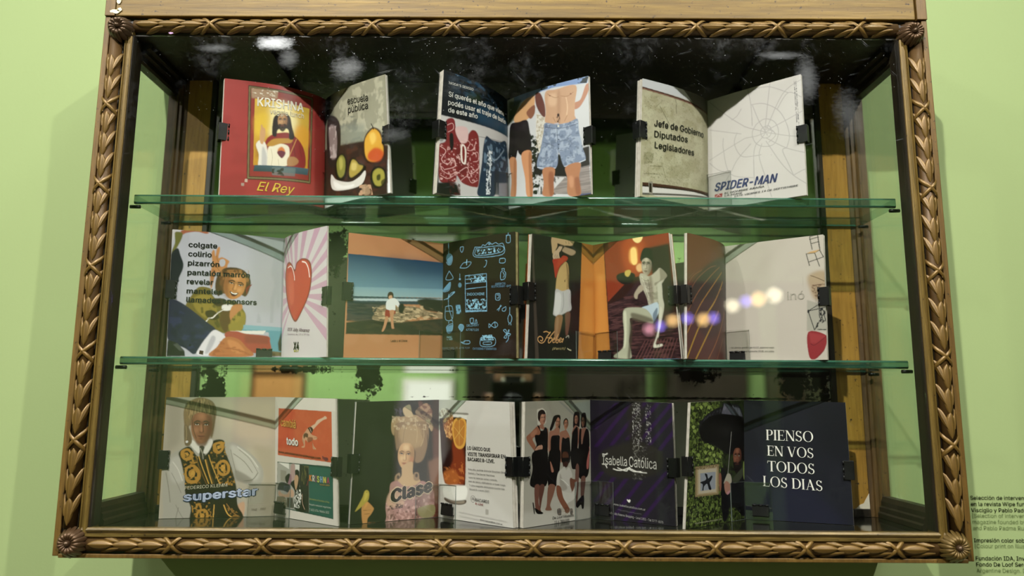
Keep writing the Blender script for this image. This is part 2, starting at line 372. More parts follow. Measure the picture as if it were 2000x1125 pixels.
# side framing: rails along the depth, posts at the back
for sx in (-1, 1):
    prof_b = [(0.5800, 0.0162), (0.5765, 0.0162), (0.5765, 0.0230), (0.5790, 0.0255), (0.5790, 0.0320), (0.5815, 0.0345), (0.5815, 0.0410), (0.5850, 0.0480), (0.5990, 0.0480), (0.5990, 0.0000), (0.5800, 0.0000)]
    prof_t = [(0.5700, 0.7420), (0.5700, 0.7345), (0.5760, 0.7325), (0.5760, 0.7260), (0.5815, 0.7240), (0.5815, 0.7150), (0.5850, 0.7120), (0.5990, 0.7120), (0.5990, 0.7420)]
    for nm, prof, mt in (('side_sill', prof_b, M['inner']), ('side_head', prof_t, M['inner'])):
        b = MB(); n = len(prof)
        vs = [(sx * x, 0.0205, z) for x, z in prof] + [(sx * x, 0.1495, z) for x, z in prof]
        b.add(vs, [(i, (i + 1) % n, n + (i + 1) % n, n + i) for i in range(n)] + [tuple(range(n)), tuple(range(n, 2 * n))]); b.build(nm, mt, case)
    x0, x1 = sorted((sx * 0.599, sx * 0.5845)); b = MB(); b.box(x0, x1, 0.1500, 0.1540, 0.0160, 0.742)
    b.prism([(sx * 0.5845, 0.154), (sx * 0.5845, 0.1475), (sx * 0.5805, 0.1455), (sx * 0.5790, 0.1480), (sx * 0.5740, 0.1480), (sx * 0.5725, 0.1510), (sx * 0.5660, 0.1520), (sx * 0.5655, 0.1550)], 'z', 0.0162, 0.742)
    b.build('corner_post', M['innerb'], case)
    x0, x1 = sorted((sx * 0.5655, sx * 0.5255)); b = MB(); b.box(x0, x1, 0.1515, 0.1550, 0.0162, 0.742); b.build('back_stile', M['stile'], case, bevel=0.0006)
    x0, x1 = sorted((sx * 0.5254, sx * 0.5170)); b = MB(); b.box(x0, x1, 0.1505, 0.1550, 0.0162, 0.742); b.build('mirror_bead', M['inner'], case, bevel=0.001)
    b = MB(); x0, x1 = sorted((sx * 0.5872, sx * 0.5902)); b.box(x0, x1, 0.0202, 0.1499, 0.046, 0.7135); b.build('side_glass', M['sidepane'], case)
b = MB(); b.box(-0.5655, 0.5655, 0.1475, 0.1514, 0.0160, 0.0285); b.build('back_sill', M['inner'], case, bevel=0.001)
b = MB()
b.prism([(0.1500, 0.0286), (0.1500, 0.0290), (0.1514, 0.0290), (0.1514, 0.0286)], 'x', 0.5420, 0.5650)
cp = [(0.5440, 0.0290), (0.5655, 0.0290), (0.5655, 0.0520), (0.5625, 0.0470), (0.5590, 0.0415), (0.5565, 0.0370), (0.5500, 0.0345)]
b.add([(x, 0.1505, z) for x, z in cp] + [(x, 0.1515, z) for x, z in cp], [tuple(range(7))] + [(i, (i + 1) % 7, 7 + (i + 1) % 7, 7 + i) for i in range(7)])
b.build('chipped_plaster', M['chip'], case)['label'] = 'white chip where paint has flaked off'
b = MB(); b.box(-0.5165, 0.5165, 0.1553, 0.1575, 0.0160, 0.742); b.build('mirror', M['mirror'], case)
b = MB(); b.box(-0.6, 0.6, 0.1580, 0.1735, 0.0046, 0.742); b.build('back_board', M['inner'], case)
b = MB(); b.box(-0.5811, 0.5811, -0.0070, -0.0035, ZB + 0.0002, ZT); b.build('front_glass', M['pane'], case)
# old paint chips on the top left of the board
def blob(b, cx, cz, rx, rz, y, seed, n=14):
    rr = random.Random(seed); vs = [(cx + rx * math.cos(t) * rr.uniform(.6, 1.1), y, cz + rz * math.sin(t) * rr.uniform(.6, 1.1)) for t in [2 * math.pi * i / n for i in range(n)]]
    vs2 = [(x, y + 0.0006, z) for x, _, z in vs]
    b.add(vs + vs2, [tuple(range(n))] + [(i, (i + 1) % n, n + (i + 1) % n, n + i) for i in range(n)])
M['cream'] = plain('cream_undercoat', 'e6dcb4', 0.8)
b = MB(); blob(b, -0.6075, 0.7945, 0.0042, 0.0045, -0.0115, 1); blob(b, -0.606, 0.7985, 0.0018, 0.003, -0.0115, 2); blob(b, -0.612, 0.7785, 0.0090, 0.0038, -0.0115, 3, 18); blob(b, -0.6055, 0.7815, 0.0045, 0.0035, -0.0115, 4)
b.build('paint_chip', M['cream'], case)['label'] = 'cream undercoat showing through the gold'
b = MB(); blob(b, -0.5235, 0.7430, 0.0042, 0.0016, -0.0122, 9); b.build('paint_smear', plain('lilac_paint', 'b48cc0', 0.6), case)['label'] = 'small lilac paint smear'

# laurel moulding: half-round ground, leaves, crossed ribbons
def leaf_mesh(L, W, H, R, name, mat, lift=0.0):
    """leaf lying along +t on a cylinder of radius R whose crown faces -Y; local x = along, z = across"""
    b = MB(); n = 9; P = []
    for i in range(n + 1):
        t = i / n
        wd = W * (math.sin(math.pi * t) ** 0.66) * (1.08 - 0.36 * t) * 0.52 + 0.0002
        row = []
        for q, rib in ((-1, 0), (-0.72, 0.6), (-0.45, -0.15), (-0.16, -0.75), (0, 0.55), (0.16, -0.75), (0.45, -0.15), (0.72, 0.6), (1, 0)):
            z = q * wd
            h = H * (1 - abs(q) ** 2.6 * 1.1) * (math.sin(math.pi * (0.08 + 0.86 * t)) ** 0.5) + rib * 0.0007 * math.sin(math.pi * t) + lift * t
            a = z / R
            row.append(((t - 0.5) * L, -(R + h) * math.cos(a) + R, (R + h) * math.sin(a)))
        P.append(row)
    b.grid(P)
    return b.mesh(name, mat, True)
R_ = 0.0098
LEAF = leaf_mesh(0.0365, 0.0135, 0.0030, R_, 'leaf', M['laurel'])
SIDE = leaf_mesh(0.033, 0.0095, 0.0020, R_, 'side_leaf', M['laurel'])
def ribbon_mesh(sign):
    b = MB(); P = []
    for i in range(13):
        a = -1.45 + 2.9 * i / 12
        row = []
        for q in (-1, -0.35, 0.35, 1):
            h = 0.0030 + (0.0006 if abs(q) < 0.5 else 0) - (0.0008 if abs(q) == 1 else 0)
            row.append((sign * a * 0.0105 + q * 0.0036, -(R_ + h) * math.cos(a) + R_, (R_ + h) * math.sin(a)))
        P.append(row)
    b.grid(P); return b.mesh('ribbon', M['laurel'], True)
RIB = (ribbon_mesh(1), ribbon_mesh(-1))
def laurel(axis, fixed, a, b_, label):
    """axis 'x' (horizontal, at height fixed) or 'z' (vertical, at x = fixed)"""
    mb = MB(); n = 14; prof = []
    for i in range(n + 1):
        t = -math.pi / 2 * 1.0 + math.pi * i / n
        prof.append((math.sin(t) * R_, -0.0035 - math.cos(t) * R_))
    if axis == 'x': mb.prism([(y, fixed + s) for s, y in prof], 'x', a, b_)
    else: mb.prism([(fixed + s, y) for s, y in prof], 'z', a, b_)
    tr = mb.build('laurel_moulding', M['laurelb'], case, True); 
    tr['label'] = label
    def put(me, name, pos, ang, flip=False, tilt=0.0):
        o = bpy.data.objects.new(name, me); link(o, tr)
        # rotate around the moulding's own axis by ang
        c = Vector((0, -0.0035, 0))
        Rm = Matrix.Rotation(ang, 4, 'X')
        T = Matrix.Translation((0, -R_, 0))
        base = Matrix.Translation((0, -0.0035, 0)) @ Rm @ T @ Matrix.Rotation(tilt, 4, 'Y')
        if flip: base = Matrix.Rotation(math.pi, 4, 'Y') @ base
        if axis == 'x': Mx = Matrix.Translation((pos, 0, fixed)) @ base
        else: Mx = Matrix.Translation((fixed, 0, pos)) @ Matrix.Rotation(math.pi / 2, 4, 'Y') @ base
        o.matrix_basis = Mx
    x = a + 0.022; cnt = 0; grp = 3
    while x < b_ - 0.020:
        put(LEAF, 'leaf', x, random.uniform(-0.06, 0.06))
        for s in (-1, 1):
            put(SIDE, 'side_leaf', x + 0.010, s * 0.95, False, -s * 0.42)
        cnt += 1; x += 0.0335
        if cnt % grp == 0 and x < b_ - 0.03:
            for r in (0, 1): put(RIB[r], 'ribbon', x - 0.0045, 0)
            x += 0.0225
laurel('x', 0.7570, -0.582, 0.582, None)
laurel('x', -0.0030, -0.582, 0.582, None)
laurel('z', -0.6090, 0.018, 0.738, None)
laurel('z', 0.6090, 0.018, 0.738, None)
for o in case.children:
    if 'label' in o and not o['label']: del o['label']
# corner rosettes
def rosette(x, z, mat, label, np_=14, r=0.0205):
    b = MB(); prof = [(0.0, -0.0145), (0.0085, -0.014), (0.0125, -0.011), (0.0150, -0.006), (0.0155, 0.0)]; P = []
    for rad, y in prof: P.append([(max(rad, .0001) * math.cos(t), y - 0.006, max(rad, .0001) * math.sin(t)) for t in [2 * math.pi * i / 24 for i in range(24)]])
    b.grid(P, wrap=True); root = b.build('rosette', mat, case, True); root.location = (x, 0.0, z); root['label'] = label
    pm = MB(); P = []
    for i in range(8):
        t = i / 7; rad = 0.0042 + (r - 0.0042) * t
        wd = math.pi * rad / np_ * 0.96 * (1.0 if t < 0.8 else (0.85 if t < 0.95 else 0.35))
        yy = -0.0235 - 0.0035 * math.sin(math.pi * min(1, t * 1.15)) + 0.0135 * max(0, t - 0.45) ** 1.5 * 2.2
        row = []
        for q in (-1, -0.5, 0, 0.5, 1): row.append((rad, yy + 0.0022 * q * q + (0.0006 if q == 0 else 0), q * wd))
        P.append(row)
    pm.grid(P); me = pm.mesh('petal', mat, True)
    for i in range(np_):
        o = bpy.data.objects.new('petal', me); link(o, root); o.rotation_euler = (0, 2 * math.pi * i / np_ + 0.1, 0)
        s = random.uniform(0.94, 1.04); o.scale = (s, 1, 1)
    bb = MB(); P = []
    for rad, y in ((0.0001, -0.029), (0.0022, -0.0285), (0.0038, -0.0265), (0.0042, -0.022)): P.append([(rad * math.cos(t), y, rad * math.sin(t)) for t in [2 * math.pi * i / 16 for i in range(16)]])
    bb.grid(P, wrap=True); bb.build('button', M['rose1'], root, True)
rosette(-0.6000, 0.7490, M['rose1'], 'black bronze flower rosette', 13)
rosette(0.6000, 0.7465, M['rose3'], 'brown bronze flower rosette', 16)
rosette(-0.6000, 0.0, M['rose3'], 'reddish brown flower rosette', 16, 0.0215)
rosette(0.6000, 0.0010, M['rose2'], 'olive gold flower rosette', 18, 0.022)

# shelf pins
for z in (0.4868, 0.2432):
    for sx in (-1, 1):
        for y in (0.034, 0.135):
            b = MB(); b.cyl((sx * 0.5862, y, z - 0.0036), (-sx, 0, 0), 0.0028, 0.0150, 12); b.build('shelf_pin', M['steel'], case, True)

# ------------------------------------------------------------------ glass shelves
for z0, z1, lab in ((0.4870, 0.5020, 'thick green-edged glass shelf under the top row of three magazines'), (0.2434, 0.2555, 'green-edged glass shelf under the middle row of four magazines')):
    o = empty('glass_shelf', (0, 0.086, Z0 + z0), lab, 'shelf', 'glass shelves of the cabinet')
    h = z1 - z0
    b2 = MB(); x, y0, y1 = 0.5795, -0.0560, 0.0635
    r = 0.0030; prof = []
    for cy, cz, a0 in ((y1 - r, r, -90), (y1 - r, h - r, 0), (y0 + r, h - r, 90), (y0 + r, r, 180)):
        for i in range(5):
            a = math.radians(a0 + 22.5 * i); prof.append((cy + r * math.cos(a), cz + r * math.sin(a)))
    b2.prism(prof, 'x', -x, x)
    me_o = b2.build('glass_plate', [M['shelfface'], M['edge'], M['arris']], o)
    for p in me_o.data.polygons:
        p.material_index = 0 if abs(p.normal.z) > 0.999 else (2 if 0.01 < abs(p.normal.z) and abs(p.normal.x) < 0.5 else 1)
        p.use_smooth = 0.01 < abs(p.normal.z) < 0.999 and abs(p.normal.x) < 0.5

# ------------------------------------------------------------------ magazines
# ---- lettering
from mathutils.geometry import tessellate_polygon
SPACE_W = 37
GLYPH = {}
for _l in """& 88 39,-1 30,0 22,2 15,7 11,12 8,19 7,26 7,32 9,37 12,42 17,46 22,50 28,55 42,66 44,67 47,69 48,71 50,74 51,76 51,80 51,84 48,87 44,90 40,91 36,90 33,89 30,87 29,85 27,82 27,78 27,75 29,71 31,68 33,64 36,60 40,56 86,0 72,0 34,46 24,58 20,63 17,68 15,73 15,78 16,85 18,90 22,95 26,98 32,100 39,101 46,100 52,98 57,95 61,90 63,85 64,79 63,75 62,71 60,67 57,64 54,61 50,58 30,43 25,38 22,34 20,30 19,26 20,21 21,17 24,14 28,11 33,10 38,9 44,10 49,12 55,15 59,19 63,24 66,30 68,37 69,44 80,44 80,35 78,28 76,23 73,18 70,15 68,12 65,9 60,5 53,1 46,-1
' 41 15,62 14,100 27,100 25,62
( 54 18,41 18,52 20,64 21,72 23,79 26,87 30,97 35,106 46,106 42,95 38,84 34,73 32,62 30,51 30,41 30,32 32,23 34,13 37,3 40,-4 43,-11 46,-19 35,-19 30,-9 25,1 22,11 19,21 18,31
) 54 7,-19 11,-11 14,-4 17,4 20,13 22,23 24,32 24,41 23,51 22,62 20,73 16,84 12,95 7,106 19,106 24,97 28,87 30,79 32,72 34,64 36,52 36,41 36,31 34,21 32,10 28,0 24,-9 19,-19
* 89 40,44 40,65 22,54 18,62 37,72 18,82 22,90 40,79 40,100 49,100 48,79 66,90 71,82 52,72 71,62 66,54 48,65 49,44
, 37 7,-23 13,14 27,14 17,-23
- 89 66,48 66,37 22,37 22,48
. 37 19,-1 15,0 12,2 10,5 10,8 10,12 12,14 15,16 19,17 22,16 25,14 27,12 28,8 27,5 25,2 22,0
0 89 45,-1 34,0 26,5 19,12 14,22 11,30 10,40 9,50 10,60 11,69 14,78 19,88 26,95 34,100 45,101 55,100 63,95 70,88 76,78 78,69 79,60 80,50 79,40 78,30 76,22 70,12 64,5 55,0 ; 45,10 51,11 57,14 62,20 65,28 67,38 68,50 67,62 65,72 62,80 57,86 51,89 45,90 38,89 32,86 28,80 24,72 22,62 21,50 22,38 24,28 28,20 32,14 38,11
1 89 15,0 15,11 77,11 77,0 ; 54,100 54,0 42,0 42,88 41,88 17,70 17,84 39,100
2 89 13,0 13,9 46,45 51,51 55,56 59,60 61,64 62,68 63,73 62,78 60,82 58,86 54,88 49,90 44,90 39,90 34,88 30,85 27,81 26,77 25,71 13,71 14,80 17,87 22,93 28,98 36,100 44,101 53,100 60,98 66,93 71,88 74,81 75,73 74,68 73,62 70,57 66,51 60,44 52,35 30,12 30,11 77,11 77,0
3 89 43,-1 34,-1 26,2 19,6 14,11 10,18 9,26 21,26 23,21 25,17 28,14 32,12 37,10 43,10 49,10 54,12 58,15 62,18 64,23 65,28 64,34 62,39 59,43 54,46 48,48 40,49 31,49 31,59 57,88 57,89 14,89 14,100 73,100 73,91 42,55 42,57 52,57 61,54 68,50 73,44 76,37 77,28 76,20 73,13 68,7 61,2 52,0
4 89 8,21 8,31 49,100 61,100 21,33 21,32 81,32 81,21 ; 55,0 55,24 55,29 55,62 67,62 67,0
5 89 43,-1 35,0 28,2 21,6 16,12 13,18 12,26 24,26 25,21 27,17 30,14 34,12 39,10 43,10 49,11 54,13 59,16 62,21 64,26 64,32 64,38 62,43 58,48 54,52 49,54 43,54 38,54 33,53 29,51 25,48 13,50 19,100 72,100 72,89 30,89 26,59 27,59 30,62 35,64 40,65 45,66 52,65 58,63 63,60 68,56 72,51 74,45 76,39 77,32 76,23 73,15 67,8 61,3 53,0
6 89 44,-1 36,0 28,3 22,8 17,15 14,23 12,32 13,39 16,47 20,56 27,67 50,100 63,100 30,51 29,51 30,54 32,57 35,59 38,60 42,61 46,62 55,61 62,58 68,53 73,47 75,40 76,31 75,22 72,14 67,8 61,3 53,0 ; 44,10 50,10 55,12 59,16 62,20 64,25 64,31 64,37 62,42 59,46 55,49 50,51 44,52 39,51 34,49 30,46 27,42 25,37 25,31 25,25 27,20 30,16 34,12 39,10
7 89 19,0 64,88 64,89 12,89 12,100 77,100 77,88 32,0
8 89 44,-1 35,0 27,2 20,7 15,12 11,19 10,27 11,33 13,38 16,43 20,47 25,50 30,52 23,55 18,61 15,67 14,75 15,82 18,88 22,94 29,98 36,100 44,101 53,100 60,98 66,94 71,88 74,82 75,75 74,67 71,61 66,55 59,52 64,50 69,47 73,43 76,38 78,33 79,27 78,19 74,12 69,7 62,2 54,0 ; 44,10 51,10 56,12 60,14 63,18 66,22 66,27 65,32 63,37 60,41 56,44 50,46 44,46 39,46 33,44 29,41 26,37 23,32 23,27 23,22 25,18 29,14 33,12 38,10 ; 44,57 49,57 54,59 58,62 60,65 62,69 63,74 62,79 60,83 58,86 54,88 50,90 44,90 39,90 35,88 31,86 28,83 27,79 26,74 27,69 28,65 31,62 35,59 39,57
9 89 44,101 53,100 61,97 67,92 72,85 75,77 76,68 76,61 73,53 69,44 62,33 39,0 26,0 59,49 60,49 59,46 57,43 54,41 50,40 47,39 43,38 34,39 27,42 21,47 16,53 13,60 12,69 14,78 17,86 22,92 28,97 36,100 ; 44,90 39,90 34,88 30,84 27,80 25,75 25,69 25,63 27,58 30,54 34,51 39,49 44,48 50,49 55,51 59,54 62,58 64,63 64,69 64,75 62,80 59,84 55,88 50,90
: 37 19,-1 15,0 12,2 10,5 10,8 10,12 12,14 15,16 19,17 22,16 25,14 27,12 28,8 27,5 25,2 22,0 ; 19,53 15,54 12,56 10,59 10,62 10,66 12,69 15,70 19,71 22,70 25,69 27,66 28,62 27,59 25,56 22,54
A 94 3,0 40,100 54,100 91,0 78,0 56,59 54,66 52,73 49,82 46,94 48,94 45,82 42,73 39,65 37,59 17,0 ; 22,28 22,39 73,39 73,28
B 90 12,0 12,100 47,100 57,99 65,96 71,92 75,87 77,81 78,73 78,68 76,63 73,59 70,56 66,54 62,52 67,51 71,48 76,45 79,40 81,34 82,27 81,20 79,13 74,8 68,4 59,1 48,0 ; 24,11 48,11 58,12 65,16 69,21 70,27 69,32 67,36 64,40 60,43 55,45 49,45 24,45 ; 24,56 47,56 52,57 57,58 61,61 64,64 65,68 66,73 65,79 61,84 56,88 47,89 24,89
C 100 53,-1 44,-1 37,1 30,5 23,10 18,16 14,23 10,31 9,40 8,50 9,60 10,69 14,77 18,84 23,90 30,95 37,99 44,101 53,101 60,101 67,99 73,96 79,93 84,88 88,82 91,76 93,68 80,68 79,73 77,78 74,81 70,84 66,87 62,88 57,89 53,90 44,88 36,85 30,79 25,72 21,62 20,50 21,38 25,28 30,21 36,15 44,12 53,10 57,11 62,12 66,13 70,16 74,19 77,22 79,27 80,32 93,32 91,24 88,18 84,12 79,7 73,4 67,1 60,-1
D 99 43,0 19,0 19,11 42,11 53,12 62,16 70,22 74,29 77,39 78,50 77,61 75,71 70,79 63,84 54,88 43,89 18,89 18,100 44,100 54,99 62,97 69,94 78,87 85,77 88,69 90,60 91,50 90,40 88,31 85,23 81,16 75,11 69,6 61,3 53,1 ; 24,100 24,0 12,0 12,100
E 82 12,0 12,100 73,100 73,89 24,89 24,56 70,56 70,45 24,45 24,11 74,11 74,0
F 81 12,0 12,100 73,100 73,89 24,89 24,55 68,55 68,43 24,43 24,0
G 102 53,-1 44,-1 36,1 29,5 23,10 18,16 14,23 10,31 9,40 8,50 9,60 10,69 14,77 18,84 23,90 29,95 36,99 44,101 52,101 60,101 67,99 73,96 79,92 84,87 88,82 91,76 93,69 80,69 78,73 76,77 73,81 70,84 66,86 62,88 57,89 52,90 44,88 36,85 30,79 25,72 21,62 20,50 21,38 25,28 30,21 36,15 44,12 53,10 61,11 68,14 74,18 78,24 81,31 82,40 85,39 56,39 56,50 94,50 94,39 93,28 89,18 82,10 74,4 64,0
H 102 12,0 12,100 24,100 24,57 77,57 77,100 90,100 90,0 77,0 77,46 24,46 24,0
I 59 6,0 6,11 23,11 23,89 6,89 6,100 53,100 53,89 36,89 36,11 53,11 53,0
J 78 36,-1 24,1 15,6 10,12 7,20 7,29 7,34 19,34 19,29 20,20 24,15 29,11 36,10 43,11 49,15 52,20 53,29 53,100 66,100 66,29 65,20 62,12 58,6 48,1
K 92 21,29 21,42 24,47 27,51 31,56 34,60 38,64 42,68 71,100 88,100 45,54 ; 12,0 12,100 24,100 24,66 24,44 24,38 24,0 ; 73,0 37,51 45,61 88,0
L 77 12,0 12,100 24,100 24,11 71,11 71,0
M 123 12,0 12,100 30,100 54,37 55,34 56,31 59,24 60,20 61,16 63,10 60,10 62,16 65,24 67,31 68,34 69,37 94,100 112,100 112,0 99,0 99,57 99,64 99,72 99,81 100,90 101,90 99,85 98,80 95,71 93,67 92,63 90,57 67,0 56,0 33,57 32,60 31,63 28,71 27,75 25,80 24,85 22,90 23,90 24,82 24,73 24,65 24,57 24,0
N 103 12,0 12,100 27,100 67,36 69,33 71,30 74,26 76,21 79,16 81,11 80,11 79,16 79,21 79,26 78,31 78,38 78,100 91,100 91,0 76,0 40,57 37,61 35,65 32,70 29,75 21,89 23,89 24,75 24,70 24,64 25,60 25,57 25,0
O 105 52,-1 44,-1 37,1 30,5 23,10 18,16 14,23 10,31 9,40 8,50 9,60 10,69 14,77 18,84 23,90 30,95 37,99 44,101 52,101 61,101 68,99 75,95 82,90 87,84 91,77 94,69 96,60 97,50 96,40 94,31 91,23 87,16 82,10 75,5 68,1 61,-1 ; 52,10 61,12 69,15 75,21 80,28 83,38 85,50 83,62 80,72 75,79 69,85 61,88 52,90 44,88 36,85 30,79 25,72 21,62 20,50 21,38 25,28 30,21 36,15 44,12
P 87 12,0 12,100 46,100 57,99 65,96 72,91 77,84 79,77 80,68 79,60 77,52 72,46 65,41 57,38 46,37 21,37 21,48 46,48 53,48 58,50 63,54 65,58 67,63 68,68 67,74 65,79 63,83 58,86 53,88 46,89 24,89 24,0
Q 105 48,31 61,31 73,17 75,13 92,-9 79,-9 68,5 65,9 ; 52,-1 44,-1 37,1 30,5 23,10 18,16 14,23 10,31 9,40 8,50 9,60 10,69 14,77 18,84 23,90 30,95 37,99 44,101 52,101 61,101 68,99 75,95 82,90 87,84 91,77 94,69 96,60 97,50 96,40 94,31 91,23 87,16 82,10 75,5 68,1 61,-1 ; 52,10 61,12 69,15 75,21 80,28 83,38 85,50 83,62 80,72 75,79 69,85 61,88 52,90 44,88 36,85 30,79 25,72 21,62 20,50 21,38 25,28 30,21 36,15 44,12
R 88 12,0 12,100 46,100 57,99 65,96 72,91 77,85 80,78 80,69 80,61 77,53 72,47 65,43 57,40 46,39 19,39 19,50 46,50 53,51 59,52 63,55 66,59 67,64 68,69 67,75 66,80 63,83 58,86 53,88 46,89 24,89 24,0 ; 69,0 45,45 60,45 84,0
S 88 44,-2 34,-1 25,2 18,6 13,12 9,19 8,27 21,27 22,22 24,17 28,14 33,12 38,10 44,10 50,10 56,12 61,14 65,18 67,22 68,27 67,32 65,35 62,38 58,40 53,42 48,44 36,47 25,51 17,57 12,64 10,73 11,81 15,88 20,94 27,98 35,100 45,101 54,100 62,98 69,94 74,88 77,82 79,74 66,74 64,81 59,86 53,89 44,90 38,90 33,88 29,86 25,82 23,78 23,74 23,69 26,66 29,63 33,61 38,59 42,58 52,55 56,54 61,52 66,50 71,47 74,43 78,39 80,34 80,27 79,19 76,12 71,7 64,2 55,-1
T 88 6,89 6,100 82,100 82,89 50,89 50,0 38,0 38,89
U 102 51,-2 40,0 30,3 22,9 17,16 13,24 12,34 12,100 24,100 24,35 25,28 28,22 32,17 37,13 43,11 51,10 59,11 65,13 70,17 74,22 76,28 77,35 77,100 90,100 90,34 89,24 85,16 79,9 71,3 62,0
V 94 40,0 3,100 17,100 38,41 40,35 42,27 45,18 49,6 46,6 50,18 52,27 55,35 57,41 78,100 91,100 55,0
W 135 30,0 3,100 16,100 32,39 33,34 34,29 36,24 37,18 38,13 39,8 37,8 38,13 39,18 40,24 42,29 43,34 44,39 60,100 75,100 91,39 92,34 93,29 94,24 96,18 97,13 98,8 96,8 97,13 98,18 99,24 100,29 103,39 119,100 132,100 104,0 90,0 72,63 71,70 69,77 68,85 66,93 69,93 67,85 66,78 64,71 62,63 45,0
X 93 4,0 43,56 43,46 6,100 20,100 35,79 38,75 40,71 42,68 44,65 46,61 48,57 46,57 48,61 50,65 51,68 53,71 56,75 59,79 73,100 88,100 51,47 51,56 90,0 75,0 57,25 55,29 53,32 51,35 49,38 47,42 45,45 48,45 46,42 44,39 42,36 41,33 38,29 36,25 18,0
Y 93 40,0 40,41 3,100 18,100 38,68 41,62 44,57 46,52 49,45 44,45 47,52 49,58 52,63 55,68 75,100 89,100 53,41 53,0
[ 54 20,-19 20,106 46,106 46,96 31,96 31,-9 46,-9 46,-19
\ 49 35,-15 3,105 14,105 46,-15
] 54 7,-19 7,-9 22,-9 22,96 7,96 7,106 34,106 34,-19
_ 63 63,0 63,-11 0,-11 0,0
a 77 31,-2 25,-1 19,1 13,4 9,9 7,14 6,21 7,27 8,32 11,35 15,38 20,40 25,41 30,42 35,43 41,44 46,45 50,45 52,46 54,48 54,50 54,55 52,58 50,61 47,63 43,65 38,65 34,65 29,63 26,61 23,59 21,57 20,54 8,57 11,63 15,68 20,71 26,74 32,75 38,76 42,75 47,75 52,73 56,71 60,68 63,63 65,57 66,49 66,0 54,0 54,10 52,8 50,5 46,2 42,0 37,-1 ; 33,9 40,10 45,12 49,15 52,18 54,23 54,27 54,37 53,36 51,36 48,35 45,35 42,34 39,34 34,33 30,32 26,31 23,30 20,27 19,24 18,21 19,17 20,14 22,12 26,10 29,9
b 83 45,-2 39,-1 34,1 30,3 27,6 25,9 23,12 22,12 22,0 10,0 10,100 22,100 22,63 23,63 25,65 27,68 30,71 34,73 39,75 45,76 54,74 62,71 68,65 73,58 76,48 77,37 76,26 73,17 68,9 62,3 54,0 ; 43,9 50,10 55,13 59,17 62,23 64,30 64,37 64,45 62,51 59,57 55,61 50,64 43,65 37,64 32,61 28,57 25,52 23,45 22,37 23,29 25,23 28,17 32,13 37,10
c 78 41,-2 31,0 23,3 16,9 11,17 8,26 7,37 8,48 11,57 16,65 23,71 31,74 41,76 46,75 51,74 56,72 60,70 64,67 67,63 69,59 71,54 60,51 59,54 57,57 55,59 53,61 50,63 48,64 44,65 41,65 34,64 29,61 24,56 21,51 20,44 19,37 20,30 21,23 24,17 29,13 34,10 41,9 44,9 48,10 51,11 53,13 55,15 57,17 59,20 60,23 71,20 70,15 67,11 64,7 60,4 56,2 51,0 46,-1
d 83 38,-2 30,0 22,3 16,9 11,17 8,26 7,37 8,48 11,58 16,65 22,71 30,74 38,76 45,75 50,73 54,71 56,68 59,65 60,63 61,63 61,100 73,100 73,0 61,0 61,12 60,12 59,9 56,6 53,3 50,1 45,-1 ; 40,9 46,10 52,13 56,17 59,23 61,29 61,37 61,45 59,52 56,57 52,61 47,64 40,65 34,64 28,61 24,57 21,51 20,45 19,37 20,30 21,23 24,17 29,13 34,10
e 79 42,-2 32,0 23,3 16,9 11,17 8,26 7,37 8,48 11,57 16,65 23,71 31,74 40,76 46,75 52,74 58,71 63,67 67,62 70,55 72,48 73,38 73,33 15,33 15,43 66,43 61,40 60,47 59,53 56,58 52,62 47,64 40,65 34,64 29,62 25,58 21,53 19,47 19,41 19,35 20,27 22,21 25,16 30,12 35,10 42,9 46,9 50,10 53,12 56,14 58,17 60,21 72,18 69,12 66,8 61,4 56,1 49,-1
f 50 45,75 45,64 1,64 1,75 ; 16,0 16,85 17,91 19,96 22,99 27,102 32,104 37,104 41,104 44,104 46,103 48,102 45,92 42,93 40,93 38,93 34,92 30,90 28,87 28,82 28,0
g 84 41,-30 33,-29 26,-27 21,-25 16,-22 13,-18 10,-14 20,-8 22,-10 24,-13 27,-15 30,-17 35,-19 41,-19 49,-18 55,-15 60,-9 61,-1 61,13 60,13 59,11 56,8 53,5 50,3 45,1 38,1 30,2 22,5 16,11 11,18 8,27 7,38 8,48 11,58 16,65 22,71 30,74 39,76 45,75 50,73 54,71 57,68 59,65 60,63 62,63 62,75 73,75 73,-2 72,-11 69,-18 64,-23 57,-27 49,-29 ; 40,12 47,12 52,15 56,19 59,24 61,30 61,38 61,45 59,52 56,57 52,61 47,64 40,65 34,64 29,61 24,57 21,52 20,45 19,38 20,30 21,24 24,19 29,15 34,12
h 81 22,45 22,0 10,0 10,100 22,100 22,57 20,57 24,65 30,71 37,74 45,76 52,75 58,72 63,69 67,63 69,56 70,47 70,0 58,0 58,46 57,54 54,60 48,63 41,65 36,64 32,62 28,60 25,56 23,51
i 33 10,0 10,75 22,75 22,0 ; 16,87 13,88 11,89 9,92 8,95 9,98 11,101 13,102 16,103 20,102 22,101 24,98 25,95 24,92 22,89 20,88
j 33 10,75 22,75 22,-6 22,-12 20,-18 17,-22 13,-25 7,-27 1,-28 -2,-28 -2,-17 0,-17 5,-16 8,-14 10,-11 10,-6 ; 16,87 13,88 11,89 9,92 8,95 9,98 11,101 13,102 16,103 20,102 22,101 24,98 25,95 24,92 22,89 20,88
k 75 22,27 22,42 24,42 56,75 71,75 36,39 35,39 ; 10,0 10,100 22,100 22,0 ; 58,0 29,37 38,45 73,0
l 37 27,0 20,1 15,4 11,9 10,17 10,100 22,100 22,19 23,15 24,12 26,11 29,10 32,10 33,11 36,1 34,0 32,0 30,0
